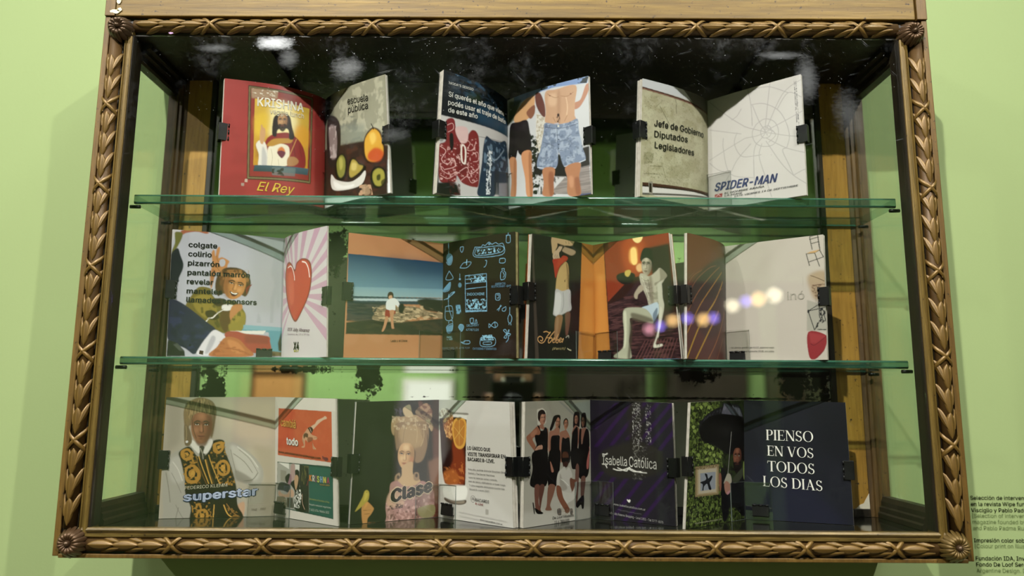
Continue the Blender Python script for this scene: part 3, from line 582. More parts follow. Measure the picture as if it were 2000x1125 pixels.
m 120 10,0 10,75 22,75 22,58 21,58 23,64 26,68 30,71 34,74 38,75 43,76 51,75 56,71 61,65 63,58 61,58 63,63 66,67 70,71 75,74 80,75 86,76 92,75 98,73 103,70 106,65 109,58 109,50 109,0 97,0 97,50 96,57 93,61 88,64 82,65 78,64 74,63 70,60 68,57 66,53 66,49 66,0 54,0 54,51 53,57 50,61 45,64 39,65 35,64 31,63 27,60 25,57 23,52 22,47 22,0
n 81 22,45 22,0 10,0 10,75 22,75 22,57 20,57 24,65 30,71 37,74 45,76 52,75 58,72 63,69 67,63 69,56 70,47 70,0 58,0 58,46 57,54 54,60 48,63 41,65 36,64 32,62 28,60 25,56 23,51
o 82 41,-2 31,0 23,3 16,9 11,17 8,26 7,37 8,48 11,57 16,65 23,71 31,74 41,76 50,74 59,71 66,65 71,57 74,48 75,37 74,26 71,17 66,9 59,3 50,0 ; 41,9 48,10 53,13 57,17 60,23 62,30 63,37 62,44 60,51 57,56 53,61 48,64 41,65 34,64 29,61 24,56 21,51 20,44 19,37 20,30 21,23 24,17 29,13 34,10
p 83 10,-28 10,75 22,75 22,63 23,63 25,65 27,68 30,71 34,73 39,75 45,76 54,74 62,71 68,65 73,58 76,48 77,37 76,26 73,17 68,9 62,3 54,0 45,-2 39,-1 34,1 30,3 27,6 25,9 23,12 22,12 22,-28 ; 43,9 50,10 55,13 59,17 62,23 64,30 64,37 64,45 62,51 59,57 55,61 50,64 43,65 37,64 32,61 28,57 25,52 23,45 22,37 23,29 25,23 28,17 32,13 37,10
q 83 73,-28 61,-28 61,12 60,12 59,9 56,6 53,3 50,1 45,-1 38,-2 30,0 22,3 16,9 11,17 8,26 7,37 8,48 11,58 16,65 22,71 30,74 38,76 45,75 50,73 54,71 56,68 59,65 60,63 61,63 61,75 73,75 ; 40,9 46,10 52,13 56,17 59,23 61,29 61,37 61,45 59,52 56,57 52,61 47,64 40,65 34,64 28,61 24,57 21,51 20,45 19,37 20,30 21,23 24,17 29,13 34,10
r 51 10,0 10,75 22,75 22,63 23,63 26,68 30,72 36,75 42,76 45,76 48,75 48,63 45,64 43,64 41,64 36,63 31,62 28,59 25,56 23,51 22,47 22,0
s 72 36,-2 28,-1 22,1 17,4 12,7 9,12 7,19 18,21 21,16 24,12 29,10 36,9 43,10 48,12 52,16 53,20 52,24 50,27 46,29 42,30 29,33 20,37 14,41 10,47 9,54 10,60 13,65 17,70 23,73 29,75 37,76 44,75 50,73 55,70 59,67 62,62 64,57 53,54 51,58 48,62 43,65 37,65 31,65 26,62 22,59 21,54 22,51 24,48 28,46 34,44 45,41 54,38 60,34 64,28 65,21 64,15 61,9 57,5 51,1 44,-1
t 45 40,75 40,64 1,64 1,75 ; 13,93 25,93 25,19 25,15 27,12 29,10 33,10 36,10 40,11 42,0 40,0 38,-1 35,-1 33,-1 25,0 18,4 14,10 13,18
u 81 36,-1 29,0 23,2 17,6 14,12 11,19 10,27 10,75 22,75 22,28 23,21 27,15 32,11 39,10 44,10 49,12 53,15 56,19 58,24 58,30 58,75 70,75 70,0 59,0 59,18 60,18 56,9 51,3 44,0
v 77 32,0 3,75 17,75 32,30 35,24 37,17 39,10 40,4 36,4 38,10 40,17 42,24 44,30 60,75 73,75 44,0
w 111 27,0 4,75 17,75 26,42 28,35 30,27 32,18 34,8 32,8 34,18 36,26 39,35 41,42 50,75 62,75 71,42 73,35 75,27 77,18 79,8 77,8 79,18 81,27 83,35 85,42 94,75 107,75 84,0 72,0 63,34 60,44 58,50 57,55 54,66 57,66 54,55 53,50 52,44 50,39 49,34 39,0
x 74 4,0 34,43 34,34 6,75 20,75 29,60 32,55 35,50 38,45 41,40 34,40 37,45 40,50 43,55 46,60 55,75 69,75 41,33 41,42 70,0 56,0 45,17 42,22 39,27 37,31 34,36 40,36 38,31 35,27 32,22 29,17 18,0
y 77 9,-27 12,-17 14,-17 17,-18 20,-17 23,-16 26,-15 28,-11 30,-7 32,0 3,75 17,75 32,30 35,24 37,17 39,10 40,4 36,4 38,10 40,17 42,24 44,30 60,75 73,75 40,-11 38,-17 35,-21 31,-24 27,-27 23,-28 18,-29 15,-28 13,-28 11,-28
z 75 8,0 8,9 50,63 9,63 9,75 65,75 65,65 25,12 25,11 67,11 67,0
| 45 28,132 28,-32 17,-32 17,132
© 125 34,50 35,58 38,65 43,70 48,75 55,78 63,79 70,78 76,76 81,72 86,68 89,62 90,56 79,56 77,61 73,64 68,67 63,68 58,67 54,65 51,62 48,59 46,55 45,50 46,45 48,41 51,38 54,35 58,33 63,32 68,33 73,36 76,39 78,44 89,44 88,38 85,32 81,27 76,24 70,22 63,21 55,22 48,25 43,29 38,35 35,42 ; 63,-2 52,-1 43,2 34,7 26,14 20,21 15,30 12,40 11,50 12,60 15,70 20,79 26,86 34,93 43,98 52,101 63,102 73,101 83,98 91,93 99,86 105,79 110,70 113,60 114,50 113,40 110,30 105,21 99,14 91,7 83,2 73,-1 ; 63,10 71,11 78,13 85,17 91,22 96,28 99,35 102,42 102,50 102,58 99,65 96,72 91,78 85,83 78,87 71,89 63,90 55,89 47,87 40,83 34,78 29,72 26,65 23,58 23,50 23,42 26,35 29,28 34,22 40,17 47,13 55,11
Á 94 3,0 40,100 54,100 91,0 78,0 56,59 54,66 52,73 49,82 46,94 48,94 45,82 42,73 39,65 37,59 17,0 ; 22,28 22,39 73,39 73,28 ; 42,110 51,129 65,129 52,110
É 82 12,0 12,100 73,100 73,89 24,89 24,56 70,56 70,45 24,45 24,11 74,11 74,0 ; 38,110 47,129 60,129 47,110
Í 59 6,0 6,11 23,11 23,89 6,89 6,100 53,100 53,89 36,89 36,11 53,11 53,0 ; 24,110 34,129 47,129 34,110
Ñ 103 12,0 12,100 27,100 67,36 69,33 71,30 74,26 76,21 79,16 81,11 80,11 79,16 79,21 79,26 78,31 78,38 78,100 91,100 91,0 76,0 40,57 37,61 35,65 32,70 29,75 21,89 23,89 24,75 24,70 24,64 25,60 25,57 25,0 ; 60,113 58,113 55,114 53,115 51,116 47,118 45,119 44,119 42,118 41,117 41,115 40,113 32,113 33,119 35,123 38,126 43,127 45,127 48,126 50,126 52,124 54,123 56,123 57,122 59,122 60,122 62,123 62,125 63,127 71,127 70,121 68,117 65,114
Ó 105 52,-1 44,-1 37,1 30,5 23,10 18,16 14,23 10,31 9,40 8,50 9,60 10,69 14,77 18,84 23,90 30,95 37,99 44,101 52,101 61,101 68,99 75,95 82,90 87,84 91,77 94,69 96,60 97,50 96,40 94,31 91,23 87,16 82,10 75,5 68,1 61,-1 ; 52,10 61,12 69,15 75,21 80,28 83,38 85,50 83,62 80,72 75,79 69,85 61,88 52,90 44,88 36,85 30,79 25,72 21,62 20,50 21,38 25,28 30,21 36,15 44,12 ; 47,110 57,129 70,129 57,110
Ú 102 51,-2 40,0 30,3 22,9 17,16 13,24 12,34 12,100 24,100 24,35 25,28 28,22 32,17 37,13 43,11 51,10 59,11 65,13 70,17 74,22 76,28 77,35 77,100 90,100 90,34 89,24 85,16 79,9 71,3 62,0 ; 46,110 55,129 68,129 55,110
á 77 31,-2 25,-1 19,1 13,4 9,9 7,14 6,21 7,27 8,32 11,35 15,38 20,40 25,41 30,42 35,43 41,44 46,45 50,45 52,46 54,48 54,50 54,55 52,58 50,61 47,63 43,65 38,65 34,65 29,63 26,61 23,59 21,57 20,54 8,57 11,63 15,68 20,71 26,74 32,75 38,76 42,75 47,75 52,73 56,71 60,68 63,63 65,57 66,49 66,0 54,0 54,10 52,8 50,5 46,2 42,0 37,-1 ; 33,9 40,10 45,12 49,15 52,18 54,23 54,27 54,37 53,36 51,36 48,35 45,35 42,34 39,34 34,33 30,32 26,31 23,30 20,27 19,24 18,21 19,17 20,14 22,12 26,10 29,9 ; 32,84 41,104 55,104 42,84
é 79 42,-2 32,0 23,3 16,9 11,17 8,26 7,37 8,48 11,57 16,65 23,71 31,74 40,76 46,75 52,74 58,71 63,67 67,62 70,55 72,48 73,38 73,33 15,33 15,43 66,43 61,40 60,47 59,53 56,58 52,62 47,64 40,65 34,64 29,62 25,58 21,53 19,47 19,41 19,35 20,27 22,21 25,16 30,12 35,10 42,9 46,9 50,10 53,12 56,14 58,17 60,21 72,18 69,12 66,8 61,4 56,1 49,-1 ; 35,84 44,104 58,104 45,84
í 33 10,0 10,75 22,75 22,0 ; 11,84 21,104 34,104 21,84
ñ 81 22,45 22,0 10,0 10,75 22,75 22,57 20,57 24,65 30,71 37,74 45,76 52,75 58,72 63,69 67,63 69,56 70,47 70,0 58,0 58,46 57,54 54,60 48,63 41,65 36,64 32,62 28,60 25,56 23,51 ; 49,88 47,88 44,89 42,89 40,91 36,92 34,93 33,93 31,93 30,92 30,90 29,88 21,88 22,93 24,98 27,101 32,102 34,102 36,101 39,100 41,99 43,98 44,97 46,96 48,96 49,97 50,98 51,99 52,102 60,102 59,96 57,92 53,89
ó 82 41,-2 31,0 23,3 16,9 11,17 8,26 7,37 8,48 11,57 16,65 23,71 31,74 41,76 50,74 59,71 66,65 71,57 74,48 75,37 74,26 71,17 66,9 59,3 50,0 ; 41,9 48,10 53,13 57,17 60,23 62,30 63,37 62,44 60,51 57,56 53,61 48,64 41,65 34,64 29,61 24,56 21,51 20,44 19,37 20,30 21,23 24,17 29,13 34,10 ; 36,84 45,104 58,104 45,84
ú 81 36,-1 29,0 23,2 17,6 14,12 11,19 10,27 10,75 22,75 22,28 23,21 27,15 32,11 39,10 44,10 49,12 53,15 56,19 58,24 58,30 58,75 70,75 70,0 59,0 59,18 60,18 56,9 51,3 44,0 ; 35,84 44,104 58,104 45,84""".split("\n"):
    _c, _a, _r = _l.split(" ", 2); GLYPH[_c] = (int(_a), [[tuple(map(int, q.split(","))) for q in g.split()] for g in _r.split(";")])

def fill_glyph(loops):
    area = lambda l: sum(l[i - 1][0] * l[i][1] - l[i][0] * l[i - 1][1] for i in range(len(l)))
    def inside(p, l):
        c = False
        for i in range(len(l)):
            (ax, ay), (bx, by) = l[i - 1], l[i]
            if (ay > p[1]) != (by > p[1]) and p[0] < (bx - ax) * (p[1] - ay) / (by - ay) + ax: c = not c
        return c
    off, tot = [], 0
    for l in loops: off.append(tot); tot += len(l)
    big = max(loops, key=lambda l: abs(area(l))); sg = area(big) > 0; out = []
    for n_, l in enumerate(loops):
        if (area(l) > 0) != sg: continue
        grp = [n_] + [m_ for m_, h in enumerate(loops) if (area(h) > 0) != sg and inside(h[0], l)]
        idx = [off[g_] + i for g_ in grp for i in range(len(loops[g_]))]
        out += [tuple(idx[i] for i in t) for t in tessellate_polygon([[Vector((a, c, 0)) for a, c in loops[g_]] for g_ in grp])]
    return out
def text_mesh(s, bold=0.0, shear=0.0):
    """lettering outlines in a plain grotesque, cap height 1; bold thickens the strokes by overlaid copies"""
    vs, fs, x = [], [], 0.0
    sh = [(0, 0)] if bold <= 0 else [(0, 0), (bold, 0), (-bold, 0), (0, bold * 0.55), (0, -bold * 0.55)]
    for ch in s:
        if ch == ' ' or ch not in GLYPH: x += SPACE_W; continue
        adv, loops = GLYPH[ch]
        if ch not in _tri: _tri[ch] = fill_glyph(loops)
        flat = [q for l in loops for q in l]
        for dx, dy in sh:
            b = len(vs)
            vs += [((x + a) / 100 + dx * 1.4 + c / 100 * shear, c / 100 + dy * 1.4) for a, c in flat]
            fs += [(b + i, b + j, b + k_) for i, j, k_ in _tri[ch]]
        x += adv + (bold * 100)
    return np.array(vs), fs
_tri = {}



def catmull(pts, closed, k=5):
    P = [np.array(p, float) for p in pts]; n = len(P)
    if n < 3: return P
    out = []
    rng = range(n) if closed else range(n - 1)
    for i in rng:
        if closed: a, b, c, d = P[i - 1], P[i], P[(i + 1) % n], P[(i + 2) % n]
        else: a, b, c, d = P[max(i - 1, 0)], P[i], P[i + 1], P[min(i + 2, n - 1)]
        for j in range(k):
            t = j / k
            out.append(0.5 * (2 * b + (c - a) * t + (2 * a - 5 * b + 4 * c - d) * t * t + (3 * b - a - 3 * c + d) * t ** 3))
    if not closed: out.append(P[-1])
    return out

class Sheet:
    """one printed sheet, inked shape by shape; u runs left to right, v top to bottom, both 0..1000"""
    def __init__(s, nu, nv):
        s.W, s.H = nu * 2, nv * 2
        s.c = np.ones((s.H, s.W, 3)) * 0.9
        s.yy, s.xx = np.mgrid[0:s.H, 0:s.W].astype(np.float32); s.xx += 0.5; s.yy += 0.5
    def px(s, pts): return [(p[0] * s.W / 1000, p[1] * s.H / 1000) for p in pts]
    def mask(s, pts, blur=0):
        xs = [p[0] for p in pts]; ys = [p[1] for p in pts]; e = int(blur * 2) + 2
        x0, x1 = max(0, int(min(xs)) - e), min(s.W, int(max(xs)) + e + 1); y0, y1 = max(0, int(min(ys)) - e), min(s.H, int(max(ys)) + e + 1)
        if x1 <= x0 or y1 <= y0: return None
        X, Y = s.xx[y0:y1, x0:x1], s.yy[y0:y1, x0:x1]; ins = np.zeros(X.shape, bool)
        n = len(pts)
        for i in range(n):
            ax, ay = pts[i]; bx, by = pts[(i + 1) % n]
            if ay == by: continue
            c = ((ay > Y) != (by > Y)) & (X < (bx - ax) * (Y - ay) / (by - ay) + ax); ins ^= c
        m = ins.astype(np.float64)
        if blur >= 0.7:
            r = max(1, int(round(blur * 0.6)))
            for _ in range(2):
                for ax in (0, 1):
                    pad = [(0, 0), (0, 0)]; pad[ax] = (r + 1, r)
                    q = np.cumsum(np.pad(m, pad, 'edge'), axis=ax)
                    m = (np.take(q, range(2 * r + 1, q.shape[ax]), ax) - np.take(q, range(0, q.shape[ax] - 2 * r - 1), ax)) / (2 * r + 1)
        return m, x0, x1, y0, y1
    def blend(s, mk, col, a):
        if mk is None: return
        m, x0, x1, y0, y1 = mk; m = (m * a)[..., None]
        s.c[y0:y1, x0:x1] = s.c[y0:y1, x0:x1] * (1 - m) + np.asarray(col) * m
    def noise(s, sx, sy, seed):
        rg = np.random.RandomState(seed); tot = 0; amp = 1.0; sm = 0
        for o in range(3):
            gw, gh = int(s.W / max(1.2, sx / 2 ** o)) + 3, int(s.H / max(1.2, sy / 2 ** o)) + 3
            g = rg.rand(gh, gw); X = s.xx / s.W * (gw - 2); Y = s.yy / s.H * (gh - 2)
            xi, yi = X.astype(int), Y.astype(int); fx, fy = X - xi, Y - yi; fx = fx * fx * (3 - 2 * fx); fy = fy * fy * (3 - 2 * fy)
            tot = tot + amp * ((g[yi, xi] * (1 - fx) + g[yi, xi + 1] * fx) * (1 - fy) + (g[yi + 1, xi] * (1 - fx) + g[yi + 1, xi + 1] * fx) * fy); sm += amp; amp *= 0.55
        return tot / sm
    def op(s, ln, texts):
        t = ln.split('|')[0].split(); k = t[0]
        C = lambda h: lin(h)
        P = lambda a: s.px([tuple(map(float, q.split(','))) for q in a])
        U = s.H / 1000
        if k == 'F': s.c[:] = C(t[1])
        elif k in 'PS':
            p = P(t[4:]); p = catmull(p, True) if k == 'S' else p
            s.blend(s.mask(p, float(t[3]) * U), C(t[1]), float(t[2]))
        elif k in 'LK':
            p = P(t[4:]); p = catmull(p, False) if k == 'L' else p; w_ = max(float(t[3]) * U / 2, 0.55)
            p = [np.array(q) for q in p]
            for i in range(len(p) - 1):
                d = p[i + 1] - p[i]; ln_ = np.hypot(*d)
                if ln_ < 1e-6: continue
                d = d / ln_; nn = np.array([-d[1], d[0]]) * w_; e = d * w_ * 0.5
                s.blend(s.mask([tuple(p[i] - e + nn), tuple(p[i + 1] + e + nn), tuple(p[i + 1] + e - nn), tuple(p[i] - e - nn)]), C(t[1]), float(t[2]))
        elif k == 'G':
            p = P(t[3:]); mk = s.mask(p)
            if mk:
                m, x0, x1, y0, y1 = mk; ys = [q[1] for q in p]; f = np.clip((s.yy[y0:y1, x0:x1] - min(ys)) / (max(ys) - min(ys)), 0, 1)[..., None]
                s.blend(mk, np.array(C(t[1])) * (1 - f) + np.array(C(t[2])) * f, 1)
        elif k == 'N':
            mk = s.mask(P(t[7:]), 0)
            if mk:
                m, x0, x1, y0, y1 = mk; n = s.noise(float(t[3]) * U, float(t[4]) * U, int(t[6]))[y0:y1, x0:x1]
                m = m * np.clip((n - float(t[5])) * 9, 0, 1); s.blend((m, x0, x1, y0, y1), C(t[1]), float(t[2]))
        elif k in 'TR': texts.append((k, t[1], float(t[2]), float(t[3]), float(t[4]), tuple(map(float, t[5].split(','))), tuple(map(float, t[6].split(','))), ln.split('|')[1]))
    def grid(s):
        return s.c.reshape(s.H // 2, 2, s.W // 2, 2, 3).mean((1, 3))

# a light roman capital alphabet: strokes (thick, thin) with bracketed serifs, unit cap height
def roman(word):
    TH, tn, sf = 0.135, 0.045, 0.07
    quads, x = [], 0.0
    def st(x0, y0, x1, y1, w_): quads.append([(x0 - w_ / 2, y0), (x0 + w_ / 2, y0), (x1 + w_ / 2, y1), (x1 - w_ / 2, y1)])
    def bar(x0, x1, y, h=None): h = h or tn; quads.append([(x0, y), (x1, y), (x1, y + h), (x0, y + h)])
    def serif(cx, y, w_=TH): bar(cx - w_ / 2 - sf, cx + w_ / 2 + sf, y, 0.028)
    def ring(cx, cy, rx, ry, a0, a1, wt=TH, wn=tn, n=22, tilt=0):
        for i in range(n):
            q = []
            for a, sgn in ((a0 + (a1 - a0) * i / n, 1), (a0 + (a1 - a0) * (i + 1) / n, 1), (a0 + (a1 - a0) * (i + 1) / n, 0), (a0 + (a1 - a0) * i / n, 0)):
                w_ = wn + (wt - wn) * abs(math.cos(a - tilt)) ** 1.5
                rr = 0 if sgn else w_
                q.append((cx + (rx - rr) * math.cos(a), cy + (ry - rr * 0.75) * math.sin(a)))
            quads.append(q)
    for ch in word:
        if ch == ' ': x += 0.32; continue
        a = TH / 2 + sf
        if ch == 'I': st(x + a, 0, x + a, 1, TH); serif(x + a, 0); serif(x + a, .972); w_ = 2 * a
        elif ch == 'P': st(x + a, 0, x + a, 1, TH); serif(x + a, 0); bar(x, x + .35, .965, .035); bar(x + a, x + .35, .46, .035); ring(x + .34, .73, .25, .27, -math.pi / 2, math.pi / 2); w_ = .60
        elif ch == 'E': st(x + a, 0, x + a, 1, TH); bar(x, x + .58, 0, .04); bar(x, x + .56, .96, .04); bar(x + a, x + .45, .49, .035); st(x + .565, 0, x + .60, .22, .03); st(x + .545, .78, x + .56, 1, .03); st(x + .44, .41, x + .44, .6, .03); w_ = .62
        elif ch == 'N': st(x + .11, 0, x + .11, 1, tn); st(x + .68, 0, x + .68, 1, tn); st(x + .12, 1, x + .66, 0, TH * 1.1); bar(x, x + .22, 0, .028); bar(x - .02, x + .2, .972, .028); bar(x + .57, x + .79, .972, .028); w_ = .78
        elif ch == 'S': ring(x + .27, .73, .22, .27, math.radians(20), math.radians(250), .1, .05); ring(x + .28, .26, .25, .27, math.radians(-160), math.radians(80), .1, .05); st(x + .13, .60, x + .42, .38, .15); st(x + .475, .76, x + .475, .98, .03); st(x + .04, .02, x + .04, .25, .03); w_ = .56
        elif ch == 'O': ring(x + .43, .5, .42, .52, 0, 2 * math.pi, TH, tn, 36); w_ = .86
        elif ch == 'V': st(x + .11, 1, x + .40, 0, TH); st(x + .70, 1, x + .41, 0, tn); bar(x - .02, x + .25, .972, .028); bar(x + .58, x + .82, .972, .028); w_ = .80
        elif ch == 'T': st(x + .36, 0, x + .36, 1, TH); serif(x + .36, 0); bar(x + .02, x + .70, .96, .04); st(x + .02, .78, x + .03, 1, .03); st(x + .70, .78, x + .69, 1, .03); w_ = .72
        elif ch == 'D': st(x + a, 0, x + a, 1, TH); bar(x, x + .36, 0, .035); bar(x, x + .36, .965, .035); ring(x + .33, .5, .43, .5, -math.pi / 2, math.pi / 2, TH, tn, 26); w_ = .77
        elif ch == 'L': st(x + a, 0, x + a, 1, TH); bar(x, x + .56, 0, .04); serif(x + a, .972); st(x + .545, 0, x + .58, .24, .03); w_ = .58
        elif ch == 'A': st(x + .13, 0, x + .39, 1, tn); st(x + .66, 0, x + .38, 1, TH); bar(x + .24, x + .55, .33, .035); bar(x, x + .24, 0, .028); bar(x + .52, x + .80, 0, .028); w_ = .80
        else: w_ = .5
        x += w_ + .05
    vs, fs = [], []
    for q in quads:
        b = len(vs); vs += q; fs.append((b, b + 1, b + 2, b + 3))
    return np.array(vs), fs

_tc = {}
def glyphs(kind, s, bold, shear):
    key = (kind, s, bold, shear)
    if key not in _tc:
        v, f = roman(s) if kind == 'R' else text_mesh(s, bold, shear)
        v = v.copy(); x0, x1 = v[:, 0].min(), v[:, 0].max(); v[:, 0] = (v[:, 0] - x0) / (x1 - x0)
        _tc[key] = (v, f)
    return _tc[key]

class Page:
    def __init__(s, lt, lb, rt, rb, bul, gut_right):
        s.c = [np.array(q, float) for q in (lt, lb, rt, rb)]; s.b = bul; s.gr = gut_right
        d = s.c[2] - s.c[0]; s.w = float(np.hypot(d[0], d[1])); s.h = float(s.c[0][2] - s.c[1][2])
        s.n = np.array([d[1], -d[0], 0.0]) / s.w   # towards the viewer (-y)
    def at(s, u, v, off=0.0):
        """u, v arrays in 0..1 -> points (N,3)"""
        u = np.atleast_1d(u).astype(float); v = np.atleast_1d(v).astype(float)
        lt, lb, rt, rb = s.c
        p = ((1 - u) * (1 - v))[:, None] * lt + ((1 - u) * v)[:, None] * lb + (u * (1 - v))[:, None] * rt + (u * v)[:, None] * rb
        t = np.clip((1 - u) if s.gr else u, 0, 1)
        return p + (s.b * np.sin(math.pi * t ** 0.75) + off)[:, None] * s.n

def np_mesh(name, co, quads, mats, cols=None, smooth=True):
    me = bpy.data.meshes.new(name); nq = len(quads)
    me.vertices.add(len(co)); me.vertices.foreach_set('co', np.asarray(co, np.float32).ravel())
    me.loops.add(nq * 4); me.loops.foreach_set('vertex_index', np.asarray(quads, np.int32).ravel())
    me.polygons.add(nq); me.polygons.foreach_set('loop_start', np.arange(0, nq * 4, 4, dtype=np.int32)); me.polygons.foreach_set('loop_total', np.full(nq, 4, np.int32))
    for m in mats: me.materials.append(m)
    if cols is not None:
        at = me.attributes.new('ink', 'FLOAT_COLOR', 'POINT'); c = np.ones((len(co), 4), np.float32); c[:, :3] = cols; at.data.foreach_set('color', c.ravel())
    if smooth: me.polygons.foreach_set('use_smooth', np.ones(nq, bool))
    me.update(calc_edges=True); return me

def ink_gain(c):
    return tone(c)

def make_page(parent, pg, art, res, name):
    nv = res; nu = max(12, int(res * pg.w / pg.h)); sh = Sheet(nu, nv); texts = []
    for ln in art.strip().split('\n'):
        if ln.strip(): sh.op(ln, texts)
    g = sh.grid()
    uu = np.linspace(0, 1, nu); vv = np.linspace(0, 1, nv); U, V = np.meshgrid(uu, vv)
    co = pg.at(U.ravel(), V.ravel())
    i = np.arange(nu * nv).reshape(nv, nu); q = np.stack([i[:-1, :-1], i[1:, :-1], i[1:, 1:], i[:-1, 1:]], -1).reshape(-1, 4)
    me = np_mesh(name, co, q, [M['print']], ink_gain(g.reshape(-1, 3)))
    o = link(bpy.data.objects.new(name, me), parent)
    if texts:
        vs, fs, mi, mats, nb = [], [], [], [], 0
        for ti, (k, col, bold, shear, h, a, b, s) in enumerate(texts):
            v, f = glyphs(k, s, bold, shear)
            a = np.array(a) / 1000; b = np.array(b) / 1000; hv = h / 1000
            u = a[0] + (b[0] - a[0]) * v[:, 0]; w_ = a[1] + (b[1] - a[1]) * v[:, 0] - hv * v[:, 1]
            vs.append(pg.at(u, w_, 0.0006 + 0.00006 * ti)); fs += [tuple(nb + j for j in p) for p in f]; nb += len(v)
            m = ink(col)
            if m not in mats: mats.append(m)
            mi += [mats.index(m)] * len(f)
        me = bpy.data.meshes.new('lettering'); me.from_pydata(np.concatenate(vs).tolist(), [], fs)
        for m in mats: me.materials.append(m)
        me.polygons.foreach_set('material_index', mi); me.update()
        link(bpy.data.objects.new('lettering', me), o)
    return o

def page_block(parent, pg, thick, mat, label=None):
    """the leaves behind the open page: a fan of thin sheets"""
    n = max(2, min(6, int(thick / 0.0014))); b = MB(); us = np.linspace(0, 1, 9)
    step = (thick - 0.0006) / n
    for k_ in range(n):
        d0 = 0.0005 + k_ * step; d1 = d0 + step * 0.78
        P = []
        grow = random.uniform(-0.0012, 0.0004)
        ua = us.copy()
        e = grow / pg.w
        ua = ua * (1 + e) if not pg.gr else 1 - (1 - ua) * (1 + e)
        zt = random.uniform(-0.004, 0.0)
        for off in (-d0, -d1):
            for v in (0.0 - zt, 1.0):
                P.append(pg.at(ua, np.full(9, max(v, 0.0015)), off))
        for A, B in ((0, 1), (2, 3)): b.grid([list(map(tuple, P[A])), list(map(tuple, P[B]))])
        b.grid([list(map(tuple, P[0])), list(map(tuple, P[2]))]); b.grid([list(map(tuple, P[1])), list(map(tuple, P[3]))])
        for j in (0, 8): b.add([tuple(P[0][j]), tuple(P[1][j]), tuple(P[3][j]), tuple(P[2][j])], [(0, 1, 2, 3)])
    return b.build('page_block', mat, parent, True)

def clip_parts(root, width, gap, reach, hz):
    """binder clip: local x = from the spine over the sheets, y = across the sheets, z = along the sheet edge"""
    b = MB(); t = 0.0009; H = hz / 2
    b.box(-0.0012, 0.0, -gap / 2 - 0.0016, gap / 2 + 0.0016, -H, H); b.build('spine', M['black'], root, bevel=0.0003)
    for sgn in (-1, 1):
        y0 = sgn * (gap / 2 + 0.0016); y1 = sgn * (gap / 2 + 0.0001)
        f = MB(); f.hexa([(0, y0, -H), (reach, y1, -H), (reach, y1 + sgn * t, -H), (0, y0 + sgn * t, -H), (0, y0, H), (reach, y1, H), (reach, y1 + sgn * t, H), (0, y0 + sgn * t, H)])
        f.build('clip_jaw', M['black'], root, bevel=0.0002)
        r = 0.0013
        for (za, zb) in ((-H, -H * 0.55), (-H * 0.25, H * 0.25), (H * 0.55, H)):
            c = MB(); c.cyl((reach + r * 0.6, y1 + sgn * r * 0.9, za), (0, 0, 1), r, zb - za, 12); c.build('hinge_roll', M['black'], root, True)
        for za in (-H * 0.40, H * 0.40):
            c = MB(); c.cyl((reach + r * 0.6, y1 + sgn * r * 0.9, za - H * 0.16), (0, 0, 1), 0.0006, H * 0.32, 8); c.build('hinge_pin', M['steel'], root, True)

def clip_at(pg, u_out, v, thick, label, group, sign):
    """on the outer edge of a page; sign +1 when the page runs towards +x from that edge"""
    p = pg.at(u_out, v)[0] - pg.n * (thick / 2); d = (pg.c[2] - pg.c[0])[:2] / pg.w * sign
    root = empty('binder_clip', (0, 0, 0), label, 'clip', group)
    clip_parts(root, 0.0, thick + 0.0015, 0.0128, 0.0275)
    x = Vector((d[0], d[1], 0)); z = Vector((0, 0, 1)); y = z.cross(x)
    m = Matrix(((x.x, y.x, 0, p[0] - x.x * 0.0046), (x.y, y.y, 0, p[1] - x.y * 0.0046), (0, 0, 1, p[2]), (0, 0, 0, 1)))
    root.matrix_world = Matrix.Translation((0, 0, Z0)) @ m
    return root

def stand(k, org, pl, pr, label, lip, side=0.040):
    """clear acrylic holder: a bent lip in front of the gutter, a foot and a bent rest behind"""
    loc = (float(org[0]), float(org[1]), Z0 + float(org[2]))
    root = empty('acrylic_stand', loc, label, 'stand', 'clear acrylic magazine stands')
    t = 0.0016
    dl = (pl.c[1] - pl.c[3])[:2] / pl.w; dr = (pr.c[3] - pr.c[1])[:2] / pr.w
    def strip(off, z0, z1, wl, wr, name):
        nl, nr = pl.n[:2], pr.n[:2]
        cdir = (nl + nr); cdir = cdir / np.hypot(*cdir); cc = float(nl @ cdir)
        def pt(o, s_, ext): 
            if s_ == 0: return cdir * (o / cc)
            return (dl * ext + nl * o) if s_ < 0 else (dr * ext + nr * o)
        b = MB()
        for s_, ext in ((-1, wl), (1, wr)):
            a0, a1, b0, b1 = pt(off, 0, 0), pt(off + t, 0, 0), pt(off, s_, ext), pt(off + t, s_, ext)
            q = [a0, b0, b1, a1]
            b.hexa([(x, y, z0) for x, y in q] + [(x, y, z1) for x, y in q])
        o = b.build(name, [M['acrylic'], M['acedge']], root)
        for p in o.data.polygons:
            e = max(p.vertices, key=lambda i: 0)
            xs = [o.data.vertices[i].co for i in p.vertices]
            area = p.area
            p.material_index = 1 if area < (z1 - z0) * t * 2.2 or abs(p.normal.z) > 0.9 else 0
        return o
    strip(0.0022, 0.0, lip, side, side, 'front_lip')
    strip(-0.0165 - t, 0.0, 0.105, side * .9, side * .9, 'back_rest')
    return root

